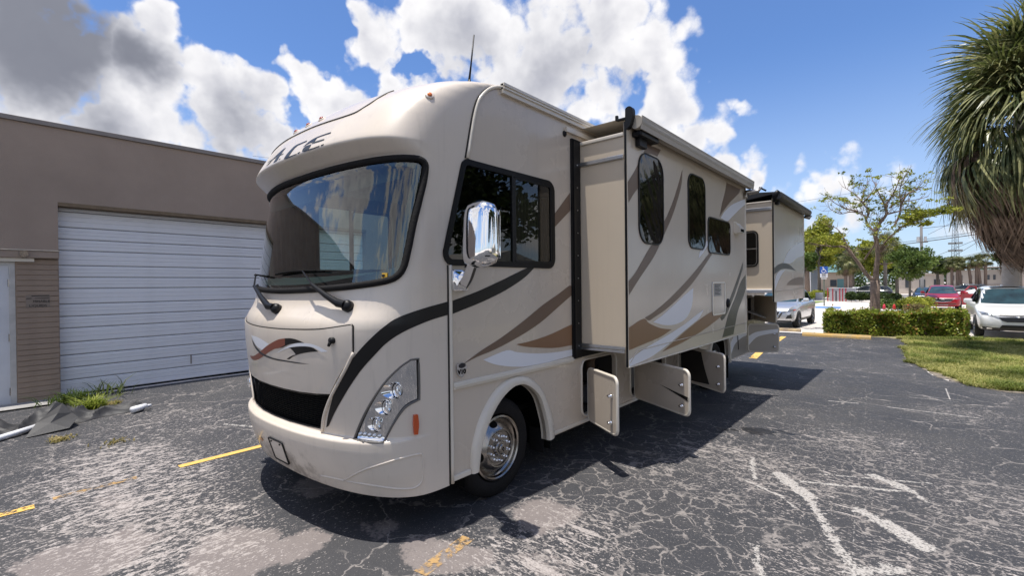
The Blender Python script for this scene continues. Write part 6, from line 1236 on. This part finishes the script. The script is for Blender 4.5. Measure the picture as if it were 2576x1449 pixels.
def car(lab, cat, prof, paint_, x, y, rz=0., grp=None, detail=2, z=None, mirror_m=None, sc=1., style='suv'):
    t = thing('parked_car', lab, cat, (0, 0, 0), group=grp); b = B(); n = 10
    for (yy, w, zb, zbelt, wt, zt) in prof:
        zm = zb+(zbelt-zb)*.5; b.V += [(0, yy, zb), (.8*w, yy, zb), (w*.985, yy, zb+.09), (w, yy, zm), (w*.99, yy, zbelt-.07), (w*.95, yy, zbelt), (wt*1.02+(w*.93-wt)*.25*(zt-zbelt > .25), yy, zbelt+min(.06, (zt-zbelt)*.5)), (wt, yy, zt-.07*(zt-zbelt > .25)), (wt*.86, yy, zt), (0, yy, zt+.012)]
    N = len(prof); V = b.V; F = []
    for i in range(N-1):
        for j in range(n-1): F.append([i*n+j, i*n+j+1, (i+1)*n+j+1, (i+1)*n+j])
    for e in (0, (N-1)*n): F.append([e+j for j in range(n)])
    V = np.array(V); V = np.concatenate([V, V*[-1, 1, 1]]); F = F+[[q+N*n for q in f] for f in F]
    o = mk('body', V, F, paint_, None); bm = bmesh.new(); bm.from_mesh(o.data); bmesh.ops.remove_doubles(bm, verts=bm.verts[:], dist=1e-4); bmesh.ops.recalc_face_normals(bm, faces=bm.faces[:]); bm.to_mesh(o.data); bm.free()
    md = o.modifiers.new('s', 'SUBSURF'); md.levels = md.render_levels = 2; dg = bpy.context.evaluated_depsgraph_get(); me = bpy.data.meshes.new_from_object(o.evaluated_get(dg)); o.modifiers.clear(); o.data = me; me.polygons.foreach_set('use_smooth', [True]*len(me.polygons)); o.parent = t; T_ = bvh_of(o)
    lz = prof[-1][0]; wb_ = (.86, lz-.98)
    def patch(name, P, axis, sg_, m_, off=.006, g=.07, parent=t):
        P = [tuple(p) for p in P]; u0, u1 = min(p[0] for p in P), max(p[0] for p in P); v0, v1 = min(p[1] for p in P), max(p[1] for p in P)
        gg = [(a, c) for a in np.arange(u0+g/2, u1, g) for c in np.arange(v0+g/2, v1, g)]; v, f = cdt(P, (), gg); W_ = []
        for a, c in v:
            if axis == 'y': org, d = Vector((a, -3 if sg_ < 0 else 9, c)), Vector((0, 1 if sg_ < 0 else -1, 0))
            else: org, d = Vector((4*sg_, a, c)), Vector((-sg_, 0, 0))
            h = T_.ray_cast(org, d); W_.append(h[0]+h[1].normalized()*off*(1 if h[1].dot(d) < 0 else -1) if h[0] else None)
        ok = [all(W_[i] is not None for i in q) for q in f]; f = f[ok]; W_ = [tuple(q) if q is not None else (0, 1, 1) for q in W_]; us = sorted(set(f.ravel())); mp = {a: i for i, a in enumerate(us)}
        if not us: return None
        q = mk(name, [W_[i] for i in us], [[mp[i] for i in r] for r in f.tolist()], m_, parent); q.data.polygons.foreach_set('use_smooth', [True]*len(q.data.polygons)); return q
    hr = prof[6][5]; bl = prof[4][3]; wy0, wy1 = prof[4][0], prof[5][0]
    wt0, wt1 = prof[4][4], prof[5][4]
    patch('windscreen', rrect(-1, 1, 0, 1, .08, 3) and [tuple(p) for p in smooth_poly([(-.74, bl+.10), (-.40, bl+.085), (0, bl+.08), (.40, bl+.085), (.74, bl+.10), (.66, hr-.16), (.60, hr-.10), (0, hr-.085), (-.60, hr-.10), (-.66, hr-.16)], 2, 60)], 'y', -1, GLB if detail > 1 else GLS)
    for sg_ in (1, -1):
        patch('side_window', [tuple(p) for p in smooth_poly([(wy0+.42, bl+.075), (wy1+.12, hr-.13), (2.6, hr-.10), (3.5, hr-.115), (3.95, hr-.22), (4.12, bl+.16), (3.6, bl+.095), (2.3, bl+.08)], 2, 50)], 'x', sg_, GLS, .010)
        for yy in (2.62, 3.55): patch('window_pillar', [(yy-.035, bl+.06), (yy+.035, bl+.06), (yy+.03, hr-.09), (yy-.03, hr-.09)], 'x', sg_, CPL, .015)
        patch('sill_trim', [(wb_[0]+.35, prof[3][2]+.0), (wb_[1]-.35, prof[3][2]+.0), (wb_[1]-.38, prof[3][2]+.18), (wb_[0]+.38, prof[3][2]+.18)], 'x', sg_, CPL, .008)
        for yy in wb_:
            A = [(yy+.405*math.cos(k*math.pi/12), .33+.405*math.sin(k*math.pi/12)) for k in range(13)]; patch('wheel_arch', A+[(yy-.40, .2), (yy+.40, .2)], 'x', sg_, CPL if style == 'suv' else BLKM, .012)
            w = B(); X_ = sg_*(prof[4][1]-.215); w.lathe([(.20, sg_*.19), (.23, sg_*.222), (.31, sg_*.228), (.335, sg_*.20), (.337, sg_*.06), (.32, 0.), (.2, 0.)], (X_, yy, .335), 'X', 30); w = autosmooth(fixn(w.build('wheel', TYR, t)), 40)
            r_ = B(); r_.lathe([(.225, sg_*.215), (.215, sg_*.20), (.20, sg_*.17)], (X_, yy, .335), 'X', 30)
            for k in range(5):
                for dd in (-.13, .13): a = 2*math.pi*k/5+dd; r_.tube([(X_+sg_*.215, yy+.05*math.cos(a), .335+.05*math.sin(a)), (X_+sg_*.205, yy+.215*math.cos(a), .335+.215*math.sin(a))], .017, 5)
            r_.lathe([(0, sg_*.222), (.05, sg_*.22), (.06, sg_*.205)], (X_, yy, .335), 'X', 14); r_.build('rim', RIMM, w, True); q = B(); q.lathe([(0, sg_*.15), (.21, sg_*.15)], (X_, yy, .335), 'X', 20); q.build('brake', BLKM, w)
        b = B(); mx = sg_*(prof[4][1]+.10); b.rbox(mx-.11, mx+.11, wy0+.36, wy0+.46, bl+.09, bl+.25, .05); b.tube([(sg_*(prof[4][1]-.08), wy0+.48, bl+.08), (mx-sg_*.05, wy0+.42, bl+.12)], .03, 6); autosmooth(b.build('door_mirror', mirror_m or paint_, t), 40)
        for yy in (2.55, 3.45): patch('door_handle', [(yy-.11, bl-.10), (yy+.11, bl-.10), (yy+.11, bl-.065), (yy-.11, bl-.065)], 'x', sg_, mirror_m or paint_, .025)
    return t, patch, T_, o
def finish(t, x, y, rz=0., sc=1.): t.location = (x, y, gz(y)+.004); t.rotation_euler = (0, 0, rz); t.scale = (sc, sc, sc); WL[t] = Vector(t.location)
HLC = mat('car_headlamp', (.42, .44, .46), .08, .5, coat=1., col2=(.10, .11, .12), vscale=6); GRL = mat('car_grille', (.012, .012, .013), .35); CHC = mat('car_chrome', (.78, .79, .80), .12, 1.)
def sym(fn):
    for s in (1, -1): fn(s)
# white SUV at the right edge
t, patch, T_, bd_ = car('white crossover with black lower trim facing the verge', 'car', SUV, carpaint('car_white', (.80, .80, .79)), 0, 0)
sym(lambda s: patch('headlight', [(s*.86, .86), (s*.70, .83), (s*.46, .745), (s*.44, .70), (s*.60, .715), (s*.80, .755)], 'y', -1, HLC, .012, .04))
sym(lambda s: patch('chrome_wing', [(s*.02, .735), (s*.44, .745), (s*.55, .715), (s*.44, .685), (s*.02, .685)], 'y', -1, CHC, .020, .05))
patch('grille', [(-.44, .685), (.44, .685), (.36, .58), (.25, .545), (-.25, .545), (-.36, .58)], 'y', -1, GRL, .012, .05); patch('upper_grille', [(-.40, .775), (.40, .775), (.44, .745), (-.44, .745)], 'y', -1, GRL, .010, .05)
patch('lower_bumper', [(-.80, .385), (-.42, .36), (-.36, .45), (.36, .45), (.42, .36), (.80, .385), (.80, .28), (.40, .255), (-.40, .255), (-.80, .28)], 'y', -1, CPL, .012, .05); patch('skid_bar', [(-.40, .30), (.40, .30), (.40, .272), (-.40, .272)], 'y', -1, ALU, .03, .05)
sym(lambda s: patch('fog_lamp', rrect(min(s*.58, s*.70), max(s*.58, s*.70), .335, .36, .01, 2), 'y', -1, CHC, .025, .03))
b = B(); b.rbox(-.42, .42, 2.15, 2.75, 1.672, 1.680, .003); b.build('sunroof', GLS, t); b = B(); b.rbox(-.03, .03, 3.5, 3.62, 1.66, 1.71, .02); b.build('roof_antenna', paint('fin_white', (.8, .8, .8)), t)
finish(t, 2.28, 21.35, R(1.0))
# red SUV with its door open
RED = mat('car_red', (.30, .006, .014), .3, coat=.45)
t, patch, T_, bd_ = car('dark red crossover with its driver door swung open', 'car', SUV, RED, 0, 0)
sym(lambda s: patch('headlight', [(s*.87, .815), (s*.62, .785), (s*.52, .75), (s*.62, .735), (s*.86, .765)], 'y', -1, HLC, .012, .04))
patch('grille', [(-.52, .775), (.52, .775), (.50, .70), (.36, .60), (.2, .565), (-.2, .565), (-.36, .60), (-.50, .70)], 'y', -1, GRL, .010, .05)
sym(lambda s: patch('grille_wing', [(s*.66, .765), (s*.54, .76), (s*.50, .68), (s*.36, .585), (0, .545), (0, .568), (s*.35, .61), (s*.47, .69), (s*.50, .745)], 'y', -1, CHC, .022, .04))
patch('grille_badge', [(.085*math.cos(a), .685+.06*math.sin(a)) for a in np.linspace(0, 2*math.pi, 19)[:-1]], 'y', -1, CHC, .024, .03); patch('lower_intake', [(-.66, .44), (.66, .44), (.60, .385), (-.60, .385)], 'y', -1, CPL, .010, .05)
patch('number_plate', [(-.26, .36), (.26, .36), (.26, .345), (-.26, .345)], 'y', -1, DWHT, .03, .05)
ca, sa = math.cos(R(62)), math.sin(R(62))
def dfn(u, v, d): return (.93+u*sa+d*ca, 1.55+u*ca-d*sa, v)
D_ = [(0, .32), (.95, .32), (1.02, .60), (1.02, 1.05), (.90, 1.58), (.52, 1.60), (.08, 1.10), (0, 1.0)]
od = sheet('open_door', D_, [[(.14, 1.06), (.94, 1.07), (.84, 1.53), (.54, 1.545)]], dfn, RED, t, thick=.09); autosmooth(od, 30)
b = B(); q = dfn(.22, 1.14, .10); b.rbox(q[0]-.12, q[0]+.12, q[1]-.14, q[1]-.02, 1.07, 1.22, .05); autosmooth(b.build('open_door_mirror', mat('mirror_red', (.42, .01, .02), .25, coat=1), t), 40)
finish(t, 1.08, 42.6)
# black car behind it, silver crossover behind the slide-out
t, patch, T_, bd_ = car('black saloon car parked behind the red crossover', 'car', SEDAN, carpaint('car_black', (.012, .013, .016)), 0, 0, style='sedan')
sym(lambda s: patch('headlight', [(s*.84, .66), (s*.55, .60), (s*.50, .55), (s*.80, .575)], 'y', -1, CHC, .012, .04)); patch('grille', [(-.4, .58), (.4, .58), (.3, .42), (-.3, .42)], 'y', -1, GRL, .01, .05); finish(t, .25, 57.0)
t, patch, T_, bd_ = car('silver crossover half hidden behind the rear slide-out', 'car', SUV, carpaint('car_silver', (.50, .51, .53), .55), 0, 0, mirror_m=carpaint('mirror_white', (.7, .71, .73)))
sym(lambda s: patch('headlight', [(s*.88, .83), (s*.72, .80), (s*.42, .69), (s*.44, .655), (s*.66, .685), (s*.86, .74)], 'y', -1, HLC, .012, .04)); sym(lambda s: patch('indicator', [(s*.88, .80), (s*.83, .79), (s*.82, .745), (s*.87, .75)], 'y', -1, mat('indicator_red', (.5, .08, .03), .2), .018, .03))
patch('grille', [(-.50, .70), (.50, .70), (.36, .44), (.28, .38), (-.28, .38), (-.36, .44)], 'y', -1, GRL, .010, .05); sym(lambda s: patch('grille_wing', [(s*.44, .70), (s*.38, .70), (s*.24, .45), (s*.28, .42), (s*.33, .46)], 'y', -1, CHC, .022, .04))
sym(lambda s: patch('fog_recess', [(s*.66, .56), (s*.78, .60), (s*.80, .42), (s*.58, .41)], 'y', -1, CPL, .012, .04)); patch('lower_bumper', [(-.78, .34), (.78, .34), (.74, .26), (-.74, .26)], 'y', -1, CPL, .012, .05); finish(t, -4.72, 21.6, R(-2), .96)
def farcar(lab, prof, c, x, y, rz, grp='cars in the far parking lot'):
    t, patch, T_, bd_ = car(lab, 'car', prof, c, 0, 0, grp=grp, detail=1, style='sedan'); finish(t, x, y, rz); return t
WHC = carpaint('far_white', (.80, .81, .83)); farcar('white car whose bonnet shows above the pale utility box', SEDAN, WHC, -8.2, 67.2, R(-90)); farcar('black crossover above the dark hedge behind the pale box', SUV, carpaint('far_black', (.015, .016, .02)), -6.9, 65, R(-90)); farcar('white car with a red tail lamp right of the forked trunk', SEDAN, WHC, -3.1, 66.5, R(90))
farcar('white car roof showing above the red crossover', SEDAN, WHC, 2.6, 72, R(-80)); farcar('black car beyond the red crossover beside the far palms', SUV, carpaint('far_black2', (.015, .016, .02)), 1.2, 73, R(-90))
# ---- blue disabled parking sign
sgn = thing('parking_sign', 'blue disabled parking sign on a thin green post', 'sign', (-6.1, 46.4, gz(46.4))); B().box(-6.14, -6.06, 46.41, 46.47, gz(46.4)-.05, 2.99).build('post', mat('sign_post', (.10, .13, .10), .6), sgn)
bp = sheet('blue_panel', rrect(-6.38, -5.83, 2.42, 2.99, .03, 3), (), lambda u, v, d: (u, 46.40-d, v), mat('sign_blue', (.01, .08, .36), .4), sgn); wp = sheet('white_panel', rrect(-6.37, -5.84, 2.07, 2.41, .02, 2), (), lambda u, v, d: (u, 46.40-d, v), mat('sign_white', (.70, .70, .72), .5), sgn)
b = B(); b.lathe([(0, 0), (.045, 0)], (-6.155, 46.385, 2.905), 'Y', 14); c = (-6.13, 46.385, 2.60)
b.tube([(-6.15, 46.385, 2.85), (-6.145, 46.385, 2.70), (-6.0, 46.385, 2.69), (-5.95, 46.385, 2.54), (-5.90, 46.385, 2.555)], .022, 6); b.tube([(-6.15, 46.385, 2.78), (-6.03, 46.385, 2.775)], .018, 6); b.tube([(c[0]+.125*math.cos(a), c[1], c[2]+.125*math.sin(a)) for a in np.linspace(R(120), R(345), 18)], .019, 6); b.build('wheelchair_symbol', DWHT, bp)
for k, (w, z) in enumerate(((.30, 2.36), (.36, 2.31), (.24, 2.26), (.30, 2.21), (.36, 2.14))): B().box(-6.105-w/2, -6.105+w/2, 46.388, 46.392, z, z+.018).build('text_line', STEN, wp)
b = B(); b.rbox(-6.30, -5.90, 46.385, 46.40, 1.93, 2.02, .01); b.build('small_plate', mat('plate_grey', (.5, .5, .5), .5), sgn)
b = B(); b.prism([(-.08, 0), (.08, 0), (.05, .12), (-.05, .12)], lambda u, v, d: (-6.5+d, 42.0+u, gz(42)+v), 2.0); tag(fixn(b.build('wheel_stop', mat('stop_blue', (.12, .32, .70), .7, var=.2))), 'light blue painted wheel stop before the sign', 'wheel stop')
gsheet('parking_line', [(-3.1, 37.7), (-2.95, 37.7), (-3.27, 43.4), (-3.42, 43.4)], .02, mat('white_line', (.78, .77, .75), .7)); gsheet('parking_line', [(-9, 41.2), (-4, 41.2), (-4, 41.35), (-9, 41.35)], .02, bpy.data.materials['white_line'])
ub = thing('utility_box', 'pale grey utility box behind red bollards', 'utility box', (-6.28, 60.4, gz(60))); b = B(); b.rbox(-7.4, -5.17, 59.9, 61.0, gz(60), 1.0, .02); b.build('cabinet', mat('box_grey', (.46, .46, .49), .6, var=.1), ub); b = B(); b.rbox(-7.45, -5.12, 59.86, 61.04, 1.0, 1.05, .01); b.build('lid', mat('lid_grey', (.52, .52, .54), .6), ub)
for x, y, lb in ((-7.50, 59.6, 'red bollard with yellow band left of the pale box'), (-7.05, 59.5, 'red bollard in front of the left end of the box'), (-6.44, 59.5, 'red bollard at the middle of the pale box'), (-6.20, 59.5, 'red bollard just right of the middle of the box'), (-5.92, 59.5, 'red bollard furthest right before the pale box')):
    q = B(); q.tube([(x, y, gz(y)), (x, y, 1.0), (x, y, 1.03)], [.055, .055, .03], 10); tag(q.build('bollard', mat('bollard_red', (.42, .05, .06), .5, var=.2)), lb, 'bollard', 'bollards guarding the pale utility box')
q = B(); q.tube([(-6.74, 59.3, gz(59)), (-6.74, 59.3, .75)], .06, 8); tag(q.build('bollard', CPL), 'dark bollard between the red bollards', 'bollard', 'bollards guarding the pale utility box')
for i, (x, y, lb) in enumerate(((-1.66, 35.2, 'pink red topped marker post right of the sparse trunk'), (-1.21, 35.4, 'red topped white marker post between the bushes'), (-.58, 35.6, 'orange red marker post beside the brown bush'))):
    mp = thing('marker_post', lb, 'marker post', (x, y, gz(y)), group='red and white marker posts behind the hedge'); g = gz(y); b = B(); b.tube([(x, y, g), (x, y, g+.30)], [.09, .075], 12); b.build('white_base', mat('post_white', (.75, .72, .70), .6), mp, True)
    b = B(); b.tube([(x, y, g+.30), (x, y, g+.46), (x, y, g+.55), (x, y, g+.60)], [.078, .075, .05, .02], 12); b.build('red_top', mat('post_red', ((.55, .03, .06), (.5, .02, .02), (.6, .10, .02))[i], .5), mp, True)
# ---- far buildings, poles, towers, wires
BEI = mat('far_beige_stucco', (.44, .39, .34), .9, var=.12, vscale=.5); BEI2 = mat('far_tan_stucco', (.36, .30, .26), .9, var=.12, vscale=.5); FWIN = mat('far_window', (.06, .07, .08), .2)
fb = thing('far_building', 'long beige building with small square windows behind the far palms', 'building', (8, 96, gz(60))); B().box(2.9, 8.9, 95.2, 101, -1, 3.2).build('wall', BEI, fb); B().box(8.9, 30, 94.6, 101, -1, 3.45).build('wall', BEI2, fb); B().box(2.7, 30, 94.5, 101.1, 3.46, 3.6).build('parapet', BEI, fb)
for x in (3.5, 4.0, 4.4, 5.4, 7.2, 7.8, 11, 12, 13.2): B().box(x-.13, x+.13, 94.5 if x > 8.9 else 95.12, 95.3, 1.75, 2.45).build('window', FWIN, fb)
B().box(2.9, 8.9, 95.05, 95.19, .9, 1.05).build('ledge', BEI2, fb)
f2 = thing('far_shop', 'low cream building seen between trees above the black car', 'building', (-.5, 98, gz(60))); B().box(-3.0, 2.6, 98, 103, -1, 2.7).build('wall', mat('far_cream', (.52, .46, .40), .9, var=.1, vscale=.6), f2); B().box(-3.1, 2.7, 97.7, 103, 2.7, 2.9).build('roof', BEI, f2)
for x in (-1.6, .1, 1.8): B().box(x-.35, x+.35, 97.94, 98.1, .6, 1.9).build('window', FWIN, f2)
f3 = thing('teal_house', 'beige building with a teal roof behind the blue sign', 'building', (-10, 86, gz(60))); B().box(-13.5, -8.6, 86, 92, -1, 3.2).build('wall', mat('peach_stucco', (.55, .43, .33), .9, var=.1), f3)
b = B(); b.prism([(85.4, 3.15), (92.6, 3.15), (89, 4.6)], lambda u, v, d: (-13.9+d, u, v), 5.6); fixn(b.build('roof', mat('teal_roof', (.10, .22, .23), .6, var=.15), f3)); B().box(-10.5, -9.7, 85.94, 86.02, 1.0, 2.0).build('window', FWIN, f3); B().box(-9.6, -8.7, 85.9, 86.0, -.3, 2.1).build('door', mat('teal_door', (.12, .24, .24), .6), f3)
f4 = thing('grey_porch', 'grey building corner with white downpipe behind the silver car', 'building', (-11.5, 70, gz(60))); B().box(-15, -10.7, 70, 76, -1, 3.4).build('wall', mat('blue_grey_wall', (.20, .23, .27), .8, var=.1), f4); B().box(-15.2, -10.5, 69.7, 76, 3.4, 3.6).build('roof', mat('porch_roof', (.4, .42, .44), .7), f4); B().box(-10.72, -10.60, 69.9, 70.0, -.3, 3.4).build('downpipe', DWHT, f4)
pw = B(); pw.rbox(-9.05, -8.35, 62.6, 63.0, gz(60), .5, .02); tag(pw.build('planter_wall', mat('planter_grey', (.33, .34, .37), .8, var=.15)), 'low grey planter wall behind the disabled sign', 'wall')
gsheet('grass_strip', [(-10, 52), (-7.6, 52), (-7.5, 58.5), (-10, 60)], .03, mat('far_grass', (.10, .17, .03), .95, col2=(.18, .24, .06), vscale=2)); gsheet('far_grass', [(-200, 110), (200, 110), (200, 400), (-200, 400)], .03, mat('far_field', (.09, .11, .04), .95))
gsheet('far_road', [(-60, 82), (60, 82), (60, 90), (-60, 90)], .02, mat('far_asphalt', (.10, .10, .105), .9))
tree_row = [leaves('treeline', [(x+random.uniform(-2, 2), 150+random.uniform(-8, 8), 1.5+random.uniform(0, 1.5), 5, 2.6+random.random()) for x in range(-110, 60, 4)], 15000, .45, LF_D, None, 130, .5, 'stuff')]; tree_row[0]['label'] = 'far line of dark trees along the horizon'
up_ = thing('utility_pole', 'grey utility pole with a transformer above the far trees', 'utility pole', (.02, 60, gz(60))); b = B(); b.tube([(.06, 60, gz(60)), (0, 60, 7.4)], [.15, .10], 10); b.build('pole', mat('pole_grey', (.30, .29, .28), .85), up_); b = B(); b.tube([(-.22, 59.8, 5.5), (-.22, 59.8, 5.95)], .13, 12); b.tube([(.30, 59.8, 5.5), (.30, 59.8, 5.95)], .11, 12); b.build('transformer', mat('transformer_grey', (.42, .43, .44), .5), up_); B().box(-.4, .5, 59.85, 59.95, 5.38, 5.46).build('crossarm', BARKG, up_)
WIRE = mat('wire_black', (.02, .02, .02), .6)
def wire(lab, a, b_, r_, sag, grp='power lines beyond the palm'):
    A, C = Vector(a), Vector(b_); b = B(); b.tube([tuple(A.lerp(C, t)-Vector((0, 0, sag*4*t*(1-t)))) for t in np.linspace(0, 1, 25)], r_, 5, caps=False); tag(b.build('power_line', WIRE), lab, 'power line', grp)
for a, c, r_, lb in (((0, 60, 6.76), (9, 60, 7.62), .022, 'top power line running right from the pole'), ((-8, 60.4, 4.9), (9, 60, 6.80), .022, 'middle power line crossing behind the palm'), ((-8, 60.8, 4.75), (9, 60.6, 6.6), .038, 'thickest power line just under the middle one'), ((.5, 61, 6.2), (9, 61, 11.6), .016, 'steep thin wire rising towards the palm crown'), ((.4, 61, 3.75), (9, 61, 8.4), .018, 'long rising wire below the thick line'), ((.5, 62, 2.65), (9, 62, 9.4), .018, 'lowest rising wire passing the radio towers'), ((1.0, 63, 3.5), (9, 63, 5.9), .014, 'flattest thin wire beside the palm trunk')): wire(lb, a, c, r_, .12)
wire('faint wire sloping over the rear slide-out', (-16, 60, 10.3), (2, 60, 11.5), .014, .1); wire('thin wire above the warehouse roof end', (-120, 44, 33.2), (-60, 52, 20.5), .03, .2); wire('second thin wire above the warehouse roof end', (-120, 43, 30.2), (-60, 51.5, 18.2), .03, .2)
for i, (x0, x1, lb) in enumerate(((7.9, 8.4, 'left lattice radio tower beyond the palms'), (9.55, 9.05, 'right lattice radio tower beyond the palms'))):
    tw = thing('radio_tower', lb, 'radio tower', (x0, 220, gz(60)), group='pair of lattice radio towers'); b = B(); zs_ = np.linspace(-1, 22.8, 22); w0, w1 = .55, .22
    def cn(z, k): f = (z+1)/23.8; w = w0+(w1-w0)*f; return (x0+(x1-x0)*f+w*(1, -1, -1, 1)[k], 220+w*(1, 1, -1, -1)[k], z)
    for k in range(4): b.tube([cn(z, k) for z in zs_], .07, 4)
    for z, z2 in zip(zs_[:-1], zs_[1:]):
        for k in range(4): b.tube([cn(z, k), cn(z2, (k+1) % 4)], .045, 4, caps=False)
    b.build('mast', mat('tower_grey', (.22, .23, .26), .7), tw)
    for z in (6.5, 9., 11.5, 14): q = B(); q.rbox(x0-1.0, x0+1.0, 219.2, 219.4, z, z+.7, .05); q.build('antenna_panel', mat('antenna_panel', (.30, .30, .32), .7), tw)
